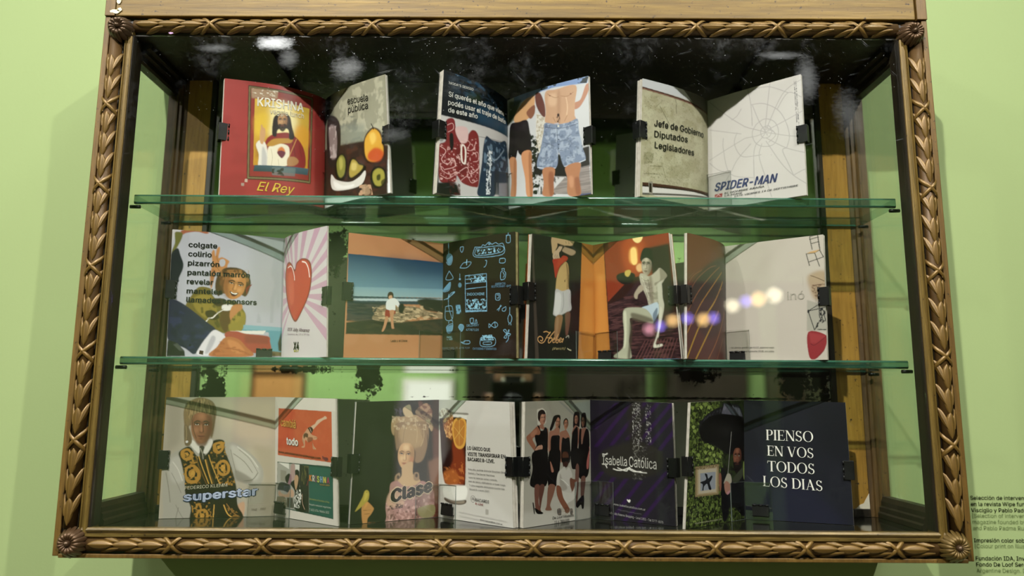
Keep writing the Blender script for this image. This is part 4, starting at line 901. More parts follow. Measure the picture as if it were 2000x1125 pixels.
# magazine data: corners (outer top, outer bottom, gutter top, gutter bottom, outer top, outer bottom), stack thickness, bulge
MAGS = {}
MAGS[1] = dict(c=[[-0.455, 0.0314, 0.6905], [-0.4507, 0.0314, 0.5023], [-0.3172, 0.112, 0.6905], [-0.31, 0.112, 0.5023], [-0.2013, 0.016, 0.6914], [-0.1872, 0.016, 0.5023]], t=(0.0103, 0.0046), bul=(0.018, 0.008), **{'label': 'open magazine with red restaurant page and painted pears, left end of top shelf', 'group': 'open magazines on the top shelf', 'short': 'magazine with red restaurant page', 'pl': 'red page with framed picture of a robed bearded man', 'pr': 'page with painted pears and dark bottle', 'res': (250, 250), 'clips': (0.465, 0.51), 'cover': '9a9a90', 'stand': 0.06})
MAGS[2] = dict(c=[[-0.1105, 0.016, 0.6995], [-0.1173, 0.016, 0.5025], [-0.0129, 0.112, 0.6903], [-0.0099, 0.112, 0.5023], [0.1127, 0.016, 0.6906], [0.1151, 0.016, 0.5023]], t=(0.0110, 0.0057), bul=(0.011, 0.007), **{'label': 'open magazine with patterned swim shorts and bare-chested man in cut-off jeans, top shelf', 'group': 'open magazines on the top shelf', 'short': 'magazine with men in shorts', 'pl': 'dark page with red patterned shorts and white text', 'pr': 'page with two men in shorts', 'res': (250, 250), 'clips': (0.49, 0.51), 'cover': '3a3a38', 'stand': 0.06})
MAGS[3] = dict(c=[[0.1985, 0.0274, 0.6921], [0.1901, 0.0274, 0.5023], [0.322, 0.112, 0.6921], [0.3166, 0.112, 0.5023], [0.4408, 0.016, 0.6949], [0.4392, 0.016, 0.5023]], t=(0.0110, 0.0057), bul=(0.008, 0.002), **{'label': 'open magazine with old map page and pale web-patterned page, right end of top shelf', 'group': 'open magazines on the top shelf', 'short': 'magazine with old map', 'pl': 'beige map page with three black words', 'pr': 'pale grey page with web lines and slanted lettering', 'res': (240, 240), 'clips': (0.44, 0.5), 'cover': 'a0a098', 'stand': 0.06})
MAGS[4] = dict(c=[[-0.5277, 0.052, 0.4525], [-0.5219, 0.052, 0.2558], [-0.3729, 0.112, 0.4525], [-0.3679, 0.112, 0.2558], [-0.2818, 0.0234, 0.4525], [-0.274, 0.0234, 0.2558]], t=(0.0057, 0.0023), bul=(0.003, 0.006), **{'label': 'open magazine with woman on telephone and big red heart, left end of middle shelf', 'group': 'open magazines on the middle shelf', 'short': 'magazine with big red heart', 'pl': 'grey page with smiling woman in yellow on telephone', 'pr': 'pink rayed page with red heart', 'res': (250, 240), 'clips': (0.475, 0.54), 'cover': 'b0a89c', 'foot': ('L', 0.84, 0.0)})
MAGS[5] = dict(c=[[-0.2521, 0.0383, 0.4455], [-0.2527, 0.0383, 0.2558], [-0.1153, 0.112, 0.4455], [-0.1129, 0.112, 0.2558], [0.0013, 0.024, 0.4455], [0.0034, 0.024, 0.2558]], t=(0.0023, 0.0080), bul=(0.001, 0.002), **{'label': 'open magazine with child on seaside rock and blue doodles on brown, middle shelf', 'group': 'open magazines on the middle shelf', 'short': 'magazine with seaside photo', 'pl': 'orange page with photo of child by the sea', 'pr': 'dark brown page with light blue doodles', 'res': (220, 270), 'clips': (0.475, 0.51), 'cover': '4a3020', 'stand': 0.046, 'foot': ('R', 0.13, 0.0)})
MAGS[6] = dict(c=[[0.0265, 0.0313, 0.4442], [0.02, 0.0313, 0.2558], [0.1273, 0.112, 0.4442], [0.1285, 0.112, 0.2558], [0.2308, 0.0215, 0.4442], [0.2444, 0.0215, 0.2558]], t=(0.0080, 0.0110), bul=(0.001, 0.002), **{'label': 'open magazine with orange gutter, white boxer shorts and seated young man, middle shelf', 'group': 'open magazines on the middle shelf', 'short': 'magazine with orange gutter', 'pl': 'black and orange page with figure in white shorts', 'pr': 'page with young man seated on a bed', 'res': (240, 240), 'clips': (0.47, 0.5), 'cover': 'c06020', 'stand': 0.046, 'foot': ('R', 0.15, 0.0)})
MAGS[7] = dict(c=[[0.2577, 0.0169, 0.4433], [0.2517, 0.0169, 0.2558], [0.3402, 0.112, 0.4433], [0.3349, 0.112, 0.2558], [0.4636, 0.0237, 0.4433], [0.4581, 0.0237, 0.2558]], t=(0.0046, 0.0092), bul=(0.009, 0.002), **{'label': 'open magazine with striped brown page and blank page of chair drawings, middle shelf', 'group': 'open magazines on the middle shelf', 'short': 'magazine with chair drawing', 'pl': 'reddish brown page with golden stripes', 'pr': 'nearly blank page with chair sketch and red box', 'res': (180, 220), 'clips': (0.495, 0.5), 'cover': '8a8478', 'stand': 0.05, 'foot': ('R', 0.14, 0.0)})
MAGS[8] = dict(c=[[-0.5336, 0.088, 0.1964], [-0.5311, 0.088, 0.0163], [-0.3782, 0.125, 0.1982], [-0.3677, 0.125, 0.0163], [-0.2597, 0.03, 0.1953], [-0.2492, 0.03, 0.0163]], t=(0.0069, 0.0034), bul=(0.001, 0.001), **{'label': 'open magazine with long-haired man in gold patterned waistcoat, left end of bottom row', 'group': 'open magazines on the cabinet floor', 'short': 'magazine with gold waistcoat man', 'pl': 'page with man in gold and black waistcoat', 'pr': 'page with orange and green advertisements', 'res': (260, 270), 'clips': (0.52, 0.54), 'cover': '9c9488', 'stand': 0.05, 'foot': ('R', 0.11, 0.006)})
MAGS[9] = dict(c=[[-0.2319, 0.045, 0.191], [-0.2352, 0.045, 0.0163], [-0.1182, 0.125, 0.1953], [-0.1151, 0.125, 0.0163], [-0.006, 0.022, 0.1922], [0.0007, 0.022, 0.0163]], t=(0.0057, 0.0110), bul=(0.001, 0.002), **{'label': 'open magazine with pink-gowned lady and tall glass of iced drink, bottom row', 'group': 'open magazines on the cabinet floor', 'short': 'magazine with iced drink', 'pl': 'dark page with lady in pink gown', 'pr': 'white page with iced drink and text', 'res': (260, 250), 'clips': (0.51, 0.52), 'cover': '8a8a8a', 'stand': 0.05, 'foot': ('R', 0.16, 0.006)})
MAGS[10] = dict(c=[[0.0169, 0.022, 0.1925], [0.0146, 0.022, 0.0163], [0.1214, 0.125, 0.1965], [0.1213, 0.125, 0.0163], [0.2342, 0.046, 0.1919], [0.2347, 0.046, 0.0163]], t=(0.0069, 0.0069), bul=(0.001, 0.001), **{'label': 'open magazine with women in black dresses and purple striped page, bottom row', 'group': 'open magazines on the cabinet floor', 'short': 'magazine with women in black', 'pl': 'grey page with five women in black dresses', 'pr': 'dark purple striped page with white lettering', 'res': (270, 180), 'clips': (0.52, 0.53), 'cover': '9c968c', 'stand': 0.056, 'foot': ('R', 0.16, 0.006)})
MAGS[11] = dict(c=[[0.2557, 0.02, 0.1929], [0.2427, 0.02, 0.0163], [0.3653, 0.125, 0.1975], [0.3583, 0.125, 0.0163], [0.5002, 0.068, 0.1945], [0.5014, 0.068, 0.0163]], t=(0.0046, 0.0069), bul=(0.001, 0.001), **{'label': 'open magazine with man under umbrella and big white capitals, right end of bottom row', 'group': 'open magazines on the cabinet floor', 'short': 'magazine with man under umbrella', 'pl': 'ivy page with man holding umbrella and framed picture', 'pr': 'navy page with large white capitals', 'res': (260, 40), 'clips': (0.51, 0.56), 'cover': '9c968c', 'stand': 0.056, 'foot': ('R', 0.16, 0.006)})
# inks of every printed page, shape by shape (u,v per mille of the sheet)
ART = {}
ART[1] = {'L': '''F 9c3c37
N 86302c 0.35 234.5 234.5 0.5 3 -59,-17 1020,-243 1029,972 -15,1096
P 7c2422 0.8 14.1 866,178 1008,88 1014,901 876,918
P 3a3220 1 2.3 215,38 847,38 831,816 231,852
P 7d6f4c 1 1.2 222,45 840,47 824,810 237,844
P 463c26 1 1.2 233,53 832,56 815,797 248,831
P 8e3a30 1 2.3 241,60 825,64 808,790 254,823
G c9a83a b98a20 278,149 806,148 797,687 283,726
S e8dca8 0.9 46.9 428,208 547,148 658,216 675,362 556,480 422,454
S d9b62e 0.7 25.8 287,307 403,261 408,407 306,473
S d89a20 0.7 25.8 674,338 798,341 794,492 678,510
P a59478 0.75 7 241,60 490,56 485,122 248,149
N d8cfc0 0.9 18.8 14.1 0.55 8 252,62 490,56 485,110 254,129
P 8a5a20 0.5 16.4 296,546 424,502 415,623 300,664
S 8a2a28 1 3.5 387,508 435,451 514,420 608,408 704,456 763,546 770,679 682,704 405,720 388,615
S dcd2bc 1 3.5 419,551 503,515 597,523 612,593 595,692 405,731 403,649
S b3862e 1 3.5 399,542 450,485 535,465 636,455 623,492 530,511 452,545
S d6cfc4 1 3.5 302,545 352,501 399,554 409,672 395,745 328,731 331,636
S a9a6a8 0.7 7 361,560 399,625 400,732 360,726
S c09468 1 2.3 336,419 361,391 382,412 381,472 362,536 336,516
S c09468 1 2.3 339,383 351,368 361,415 348,430
S 2a211a 1 3.5 446,352 463,281 529,245 604,256 631,345 657,439 609,460 593,376 500,392 482,456 446,444
S b08458 1 2.6 498,283 516,253 540,245 564,247 580,272 582,309 575,340 558,368 536,381 514,374 499,349 494,319
S 7c5634 0.75 12.7 562,250 585,275 585,322 570,357 545,379 553,338 562,311
S 7c5634 0.6 7.6 503,299 524,293 553,289 575,290 567,303 546,303 531,304 510,309
S d0a878 0.6 10.1 526,259 550,256 550,280 525,282
S d0a878 0.55 8.9 509,319 523,319 522,338 509,338
S d0a878 0.7 5 535,301 540,300 542,328 534,331
S 7c5634 0.7 3.8 529,330 537,334 546,327 544,335 530,337
L 7c5634 0.8 3.8 543,300 545,320 545,330
L 33261a 0.95 5.7 508,299 520,290 531,292
S d8ccc0 0.85 0.6 511,305 519,301 528,303 519,307
S 2a1c16 1 0.6 515,304 519,300 523,303 519,307
L 2a1c16 1 3.3 509,305 519,300 530,303
L 33261a 0.95 5.7 547,289 557,286 570,291
S d8ccc0 0.85 0.6 548,301 558,296 566,298 558,302
S 2a1c16 1 0.6 554,299 558,296 562,299 558,303
L 2a1c16 1 3.3 547,301 558,294 567,298
S 8a4a38 0.95 1.9 523,350 533,346 537,346 541,345 551,348 542,354 532,354
L 7c5634 0.8 2.6 523,350 536,350 551,348
S 7c5634 0.6 3.8 528,359 544,357 542,361 531,363
S 33261a 0.95 4.7 499,358 512,341 536,344 563,332 579,348 569,380 543,404 516,392
L 8a4a38 0.9 4.7 523,356 555,352
L 55402a 0.8 3.5 457,301 452,376 461,423
L 55402a 0.8 3.5 613,286 631,357 638,412
L 6a2020 0.8 5.9 636,480 666,585 681,680
L 6a2020 0.8 4.7 704,481 734,599
L b8ac94 0.8 4.7 439,571 454,641 444,714
L b8ac94 0.8 4.7 507,651 516,710
S c8742c 1 5.9 505,561 537,538 564,558 569,588 533,611 503,598
S 6a2838 1 3.5 495,593 532,572 575,587 540,638
K c99a50 0.9 5.9 679,448 597,644
S a87a4c 1 3.5 600,625 666,609 705,640 668,682 595,692
G 4d6672 3a4a48 296,724 807,686 798,745 285,778
P 6d7c7a 0.7 4.7 452,725 675,705 670,777 454,795
N 2c3018 0.9 25.8 21.1 0.45 4 452,737 562,721 564,792 454,795
P b6a292 1 1.2 216,849 239,849 237,876 215,875
P a08c80 1 1.2 185,887 211,884 211,910 184,909
T e2dccc 0.03 0 75.8 299,210 748,193|KRISHNA
T dad2bc 0.01 0 44.2 416,264 749,251|veggie lunch
T cfae35 0.01 0.35 76 320,941 673,934|El Rey''',
'R': '''G 5a5b4e a39e8a -22,-273 1041,6 987,717 -10,544
P 9c9884 0.9 37.5 308,-104 1044,-31 1006,471 371,391 186,200
P 4c5044 0.8 37.5 -14,-74 186,15 186,226 -9,264
N c8c2ac 0.5 50 75 0.52 5 285,-137 1021,1 984,490 325,382
N 6d7068 0.6 62.5 37.5 0.50 6 304,226 727,317 713,577 300,501
P 8b9086 0.6 25 326,319 702,373 674,523 324,481
P 3a2620 1 10 -6,470 323,493 695,521 995,606 962,1035 0,907
N 553024 0.7 75 50 0.5 7 278,472 995,606 962,1035 47,913
S 2e2422 1 5 101,182 245,226 321,319 328,482 276,606 219,668 115,639 55,481 53,276
S 8e7c7c 1 10 101,286 221,298 267,421 254,566 219,596 150,572 114,442
N c0b0b0 0.8 27.5 50 0.52 9 101,286 256,305 258,591 126,568
P 1c1a16 0.9 7.5 37,-34 137,-10 125,213 40,208
K 1e1a14 1 6.3 150,166 495,-20
S 3a2418 1 5 686,501 773,429 836,430 905,474 952,598 946,687 847,735 727,715 668,639
S d8a22c 1 6.3 700,504 783,443 835,442 899,496 935,618 910,692 819,716 728,689 690,619
S c4481e 0.9 15 742,629 836,600 933,651 889,717 788,711 729,678
S ecc860 0.7 12.5 760,480 823,469 844,532 787,567
K 1c1408 1 7.5 816,444 806,418 786,388
S 1f1a10 1 3.8 235,635 300,574 385,584 432,668 420,771 352,806 274,789 225,728
S 8d8a3c 1 7.5 258,639 317,586 378,602 405,663 386,754 324,779 275,736
S c2b860 0.7 10 304,610 355,613 360,691 316,708
S 221a0e 1 3.8 443,728 476,652 537,639 603,691 695,735 683,778 578,801 492,818 446,798
S b09a44 1 6.3 465,720 506,655 561,669 602,708 660,731 621,768 514,802 467,789
S dcc67a 0.7 10 507,681 571,697 558,747 495,736
S d8d2cc 1 2.5 150,726 180,733 241,780 362,819 492,839 608,813 683,772 693,813 636,882 490,900 295,887 184,857 143,798
S f0ecea 0.7 6.3 196,783 362,854 533,867 469,889 251,861
S 1d180c 1 3.8 768,791 830,759 914,780 962,833 953,907 873,944 796,927 755,867
S a39a40 1 6.3 793,801 855,778 922,805 936,873 890,925 820,915 784,860
S 4a4a1c 1 5 837,836 881,831 878,875 839,874
S 3a3418 0.8 3.8 893,888 946,874 929,915 894,922
N c8a080 0.9 30 20 0.45 12 605,883 757,900 782,995 592,969
S b89a7c 0.7 7.5 635,910 697,891 754,965 673,980
T 2e2c24 0.012 0 61.7 454,158 759,184|escuela
T 2e2c24 0.012 0 60.8 461,237 756,252|pública'''}
ART[2] = {'L': '''F 14191c
P 1d2f3d 0.9 33.2 47,22 489,-26 997,3 991,366 463,387 178,242
P 24465c 0.8 33.2 435,209 994,154 991,346 461,339
N 0a0f0e 0.9 66.4 24.3 0.48 3 7,-2 998,-54 994,181 497,192 58,155
N 31506a 0.7 55.3 33.2 0.58 4 141,-8 900,-12 898,205 250,160
P 2b3d20 0.5 22.1 308,119 493,91 496,180 312,205
P b9b5b4 1 2.2 -32,376 991,346 982,903 30,1033
P a5a2a6 0.6 22.1 -18,523 270,479 259,898 20,936
P 8a8584 0.8 15.5 786,794 984,762 982,903 786,929
K 3b3632 0.9 3.3 -9,431 194,474 466,464 990,411
S 7a2528 1 2.2 61,414 159,380 199,495 275,558 384,429 476,456 497,638 497,862 435,895 295,883 223,831 205,886 34,903 5,733 -1,617 74,568
S c9a9a8 1 3.3 188,440 324,420 340,521 275,558 200,507
S 661d20 0.7 8.9 202,585 334,602 344,778 235,797
L d9b0ac 0.9 5.5 9,626 81,654 35,728 107,756 174,701 196,761 76,804
L d9b0ac 0.9 4.4 22,772 60,817 148,833 217,800
L d9b0ac 0.9 4.4 81,443 143,417 156,460 95,497
L d9b0ac 0.9 5.5 253,794 342,746 383,793 477,744 495,707
L d9b0ac 0.9 4.4 291,520 370,538 334,602 411,587 447,509
L d9b0ac 0.9 4.4 394,636 471,598 484,664 416,688
L d9b0ac 0.9 4.4 275,865 347,821 405,865 481,832
L d9b0ac 0.9 4.4 29,853 116,870 184,838
N d9b0ac 0.75 17.7 17.7 0.60 11 8,616 487,477 501,861 33,893
S d8ccc4 1 1.1 257,585 290,564 325,604 326,716 285,723 260,684
S 7a2528 1 1.1 273,598 291,580 307,619 306,703 287,703
S 1c1414 1 2.2 114,515 155,505 166,604 136,638
S 1f3247 1 2.2 589,437 674,448 806,438 966,429 982,891 807,915 764,797 724,927 495,959 504,839 534,677 550,535
N 6d8499 0.7 33.2 44.3 0.55 14 568,459 990,430 986,667 556,741
L 8fa0b0 0.6 11.1 612,522 720,619 896,487
L c9d0d6 0.8 10 644,563 661,654 639,772 616,843 612,932
N dfe3e6 0.8 13.3 17.7 0.5 15 613,557 687,542 662,924 592,934
P 121c2c 0.8 8.9 721,689 807,698 807,904 724,916
P 8a8890 0.8 5.5 798,803 984,762 982,891 799,916
P 15130f 1 5.5 10,917 144,896 228,903 274,984 20,1020
N 4a1a1a 0.8 22.1 22.1 0.5 6 117,880 268,897 274,984 161,1000
T e4e2dc 0.02 0 20.5 72,104 388,90|MODA'S SERGIO
T e4e2dc 0.022 0 40.2 73,206 898,178|Sí querés el año que viene
T e4e2dc 0.022 0 39.6 71,274 931,244|podés usar el traje de baño
T e4e2dc 0.022 0 39.1 76,336 456,315|de este año''',
'R': '''F c4c3c6
P 6f8dc0 0.9 2.5 109,-153 1002,-5 984,61 624,27 387,36 105,88
N 23301c 0.95 37.5 22.5 0.42 3 389,-13 658,-26 641,19 405,27
N 1c261a 0.95 42.5 27.5 0.45 5 884,-9 1002,6 977,60 883,44
P 47512c 0.9 12.5 34,22 213,48 103,213 22,235
P 55688a 0.7 15 284,-12 387,48 351,152 265,109
P cfc9c0 1 2.5 401,211 510,258 514,441 444,573 390,551
N a89c88 0.8 15 15 0.5 4 404,224 502,256 486,544 397,528
N 22281c 1 30 25 0.42 7 322,380 396,418 443,621 491,713 622,734 616,957 352,918 325,576
P 24221f 1 5 410,567 444,573 507,727 439,776 356,727
P 9a8f8c 1 2.5 604,790 985,759 999,1007 600,949
N 6d6564 0.5 250.2 7.5 0.5 12 604,790 1000,762 999,1007 600,949
P c9c6c8 0.9 3.8 439,776 733,811 700,841 535,945 419,928
L e0dedc 1 12.5 604,796 685,806 733,822
N 202020 0.8 17.5 25 0.5 13 414,796 669,812 535,945 411,927
P 3b4c78 0.9 3.8 791,982 1000,990 999,1024 791,994
P 1a1512 1 5 617,603 738,648 734,764 748,825 604,802
P 2a2520 1 5 897,606 990,599 992,761 892,767
S c89a6e 1 3.8 103,213 140,145 248,68 335,49 387,61 367,192 279,248 174,265
S 8a5a44 1 2.5 281,174 382,134 384,208 340,248 306,229
S 241c1e 1 2.5 52,241 174,242 279,248 312,329 334,529 230,560 169,524 152,497 119,565 17,541 28,399
S c98f66 1 2.5 30,550 130,569 134,740 119,891 43,880 59,741
S c98f66 1 2.5 204,543 329,534 336,675 345,923 267,912 249,758
S 8a5638 0.6 7.5 97,586 133,592 124,885 96,881
S 8a5638 0.6 7.5 299,572 338,578 345,917 311,912
S 6a3f36 1 2.5 396,38 456,45 507,160 510,264 460,236 402,138
S b5826a 1 2.5 968,75 1007,78 989,145 908,245 844,261 843,208 910,187
S c19a7c 1 2.5 515,52 640,49 859,56 850,197 843,314 865,366 745,366 616,352 509,313 519,224
S a37c60 0.5 12.5 656,83 688,90 682,329 652,323
S d8b698 0.6 17.5 556,85 639,91 636,188 554,170
L 96704f 0.7 5 540,69 622,118 671,120
L 96704f 0.7 5 696,118 768,134 833,110
L 96704f 0.6 6.3 601,289 632,337
L 96704f 0.6 6.3 763,298 730,345
L e0c0a0 0.5 10 752,140 766,227 755,296
S 7a4a38 0.9 1.3 579,93 578,95 575,96 571,96 567,95 563,93 560,91 559,88 560,86 563,85 567,85 572,86 575,88 578,90
S 7a4a38 0.9 1.3 813,123 812,124 810,126 806,126 802,125 798,123 795,121 794,118 795,117 798,115 802,115 806,116 810,118 813,120
S 2c1a12 1 2.5 675,282 673,288 670,292 664,294 659,293 653,289 650,283 649,277 650,271 654,267 659,265 665,266 670,270 674,276
N 4a3020 0.8 7.5 12.5 0.5 9 642,273 683,281 678,352 645,346
S 7e8aa2 1 2.5 508,321 648,358 778,363 870,349 883,440 913,585 948,707 831,722 716,732 658,598 622,734 407,693 453,526 490,388
N a8b2c4 0.7 30 37.5 0.5 21 517,332 873,367 948,707 719,727 658,598 614,727 416,688
N 59647c 0.6 30 20 0.56 22 508,331 873,367 948,707 719,727 658,598 614,727 416,688
L 3f4860 1 3.8 511,358 647,394 777,400 875,389
L 3f4860 0.9 3.8 645,358 648,490 658,610
L c2cad6 0.8 3.8 634,392 634,511
S d0ccc0 1 1.3 672,377 671,381 668,383 663,384 658,383 654,380 651,377 650,373 651,370 654,367 659,367 664,368 668,370 671,374
S 3f4860 1 1.3 669,494 668,496 666,498 663,498 659,498 656,496 654,493 653,491 654,488 656,486 659,486 663,487 666,488 668,491
S 3f4860 1 1.3 668,535 667,537 665,539 662,540 658,539 655,537 653,535 652,532 653,530 655,528 658,527 662,528 665,530 667,532
S 3f4860 1 1.3 667,570 666,573 664,574 661,575 657,574 654,573 652,570 651,567 652,565 654,563 657,563 661,563 664,565 666,568
L 3f4860 0.8 3.8 480,482 611,542
L dfe2e8 0.9 5 407,693 524,720 619,731
L dfe2e8 0.9 5 716,732 830,728 948,710
S b07a58 1 2.5 474,716 609,732 595,836 587,958 466,941 480,842
S b07a58 1 2.5 732,738 890,726 874,856 888,990 754,977 748,837
S 8a5038 0.7 10 539,768 597,777 587,952 548,947
S 8a5038 0.6 10 827,849 881,858 885,984 839,977
S d09a78 0.6 10 764,827 812,835 809,916 775,910
T 2a2c30 0.0 0.2 35 573,1047 614,1052|NU'''}
ART[3] = {'L': '''F aaa48a
N 989272 0.6 104.3 81.1 0.5 3 -11,34 1018,-54 1004,886 26,1011
N b5b196 0.6 69.5 69.5 0.52 8 -11,34 1018,-54 1004,886 26,1011
P a8a8a8 1 2.3 -12,-2 1017,-2 1015,128 904,85 685,77 0,71
P c0c0c4 0.9 2.3 -2,2 368,-12 536,31 642,86 0,76
P d8d6d4 1 2.3 379,-18 504,-19 696,75 642,83
P 6b675c 1 2.3 1017,-2 1015,141 729,107 535,-13
P 4a2e24 1 1.2 0,72 685,92 1015,126 1015,141 685,113 1,93
P 8f6a5a 1 1.2 1,83 685,105 1015,133 1015,139 685,110 1,90
L 9a8c68 0.9 7 685,115 815,141 925,184 991,273
P 8c886c 0.6 23.2 859,120 1015,141 1005,862 729,898 899,660
N 5e5a40 0.7 5.8 5.8 0.66 5 22,137 993,81 984,793 49,876
L 4a4630 0.9 4.6 443,113 454,160 450,186 459,234
L 3a3624 0.9 3.5 231,204 355,338 396,403
L 6a6648 0.8 3.5 263,685 304,771 335,824 384,852
L 55512f 0.6 3.5 172,228 270,148
S 8f8b6c 0.6 3.5 159,655 154,678 138,699 113,712 87,717 62,710 45,695 38,674 43,651 59,630 83,617 110,612 135,618 153,633
N 6e6a4c 0.8 5.8 5.8 0.5 9 40,628 164,608 167,706 44,724
T 77734f 0.0 0 7.9 110,737 264,722|ARGENTINA
T 77734f 0.0 0 10.1 41,807 246,793|LA PAMPA Y
T 77734f 0.0 0 7.9 123,831 180,827|SUR
N 60603c 0.5 4.6 4.6 0.6 15 205,694 645,626 646,839 287,888
P 4a2c1e 1 1.2 31,880 96,875 729,851 1005,841 1004,874 729,872 32,909
P 2e1a12 1 1.2 31,900 729,863 1005,856 1004,874 32,914
P c8c4c0 1 1.2 32,914 729,877 1004,874 1004,892 729,921 213,976 34,966
P 5a5650 1 1.2 34,966 1004,876 1004,892 34,983
P 8a8478 1 1.2 105,865 156,861 159,967 114,967
P 2a2018 1 1.2 115,878 143,876 146,952 117,950
T 24231c 0.025 0 54.4 157,389 893,369|Jefe de Gobierno
T 24231c 0.025 0 53.9 160,483 619,462|Diputados
T 24231c 0.025 0 53.4 167,575 720,562|Legisladores''',
'R': '''F c2bcb8
P 8a8a76 0.0 0 -1263,-723 -1261,-721 -1261,-719
L a9a4a2 0.85 7.4 618,420 683,37 707,-43
L a9a4a2 0.85 7.4 633,399 811,128 1004,44
L a9a4a2 0.85 7.4 647,402 827,357 1016,305
L a9a4a2 0.85 7.4 646,425 848,488 1016,527
L a9a4a2 0.85 7.4 637,471 829,588 1021,662
L a9a4a2 0.85 7.4 629,493 770,703 883,822 1018,919
L a9a4a2 0.85 7.4 587,508 555,608 604,777 665,967
L a9a4a2 0.85 7.4 531,497 499,598 501,944
L a9a4a2 0.85 7.4 474,487 325,603 248,709 111,854
L a9a4a2 0.85 7.4 418,428 269,472 22,550
L a9a4a2 0.85 7.4 375,383 256,348 25,276
L a9a4a2 0.85 7.4 421,332 274,228 122,106 28,21
L a9a4a2 0.85 7.4 493,335 485,150 446,-33
L a9a4a2 0.85 7.4 485,150 614,167 751,246 827,357 861,491 829,588
L a9a4a2 0.85 7.4 751,246 866,129 996,195
L a9a4a2 0.85 7.4 866,129 690,39 562,20
L a9a4a2 0.85 7.4 331,362 299,454 370,575 499,598 576,600
L a9a4a2 0.85 7.4 180,382 178,480 248,709 493,783
L a9a4a2 0.85 7.4 248,709 114,651 22,575
L a9a4a2 0.85 7.4 634,375 728,453 656,509
L a9a4a2 0.85 7.4 829,588 789,603 848,738 883,822
L a9a4a2 0.85 7.4 1016,305 1006,698
L a9a4a2 0.85 7.4 883,822 975,793 1026,790
L a9a4a2 0.85 7.4 381,164 335,216 274,240
L a9a4a2 0.85 7.4 632,417 566,314 499,153
L a9a4a2 0.85 7.4 632,417 535,379 421,332
L a9a4a2 0.85 7.4 632,417 533,432 418,428
L a9a4a2 0.85 7.4 632,417 574,470 531,497
L a9a4a2 0.85 7.4 632,417 645,449
L a9a4a2 0.85 7.4 632,417 688,410 728,453
L a9a4a2 0.85 7.4 606,370 662,369 688,422 658,463 596,457 577,400 606,370
L a9a4a2 0.85 7.4 536,331 623,302 719,346 756,435 711,531 600,534 517,483 491,394 536,331
P a3a09a 1 1.2 830,622 830,623 832,624
N 46464c 0.8 5 7.4 0.42 4 927,39 935,41 944,462 934,460
N 46464c 0.8 5 7.4 0.42 5 943,43 951,45 960,454 950,451
T 3c4670 0.045 0.35 69.2 73,837 737,855|SPIDER-MAN
T 5a5a5e 0.02 0.2 15.2 182,879 597,881|EL HOMBRE ARAÑA
T 5a5a5e 0.02 0.2 12.9 182,900 375,901|LA SERIE
T 5a5a5e 0.02 0.2 13.9 288,921 927,919|ESTE VIERNES 19 DE SEPTIEMBRE
P 9c3034 1 1.2 77,864 163,864 155,898 74,889
K e0d0d0 0.9 5 87,886 118,869 140,888'''}
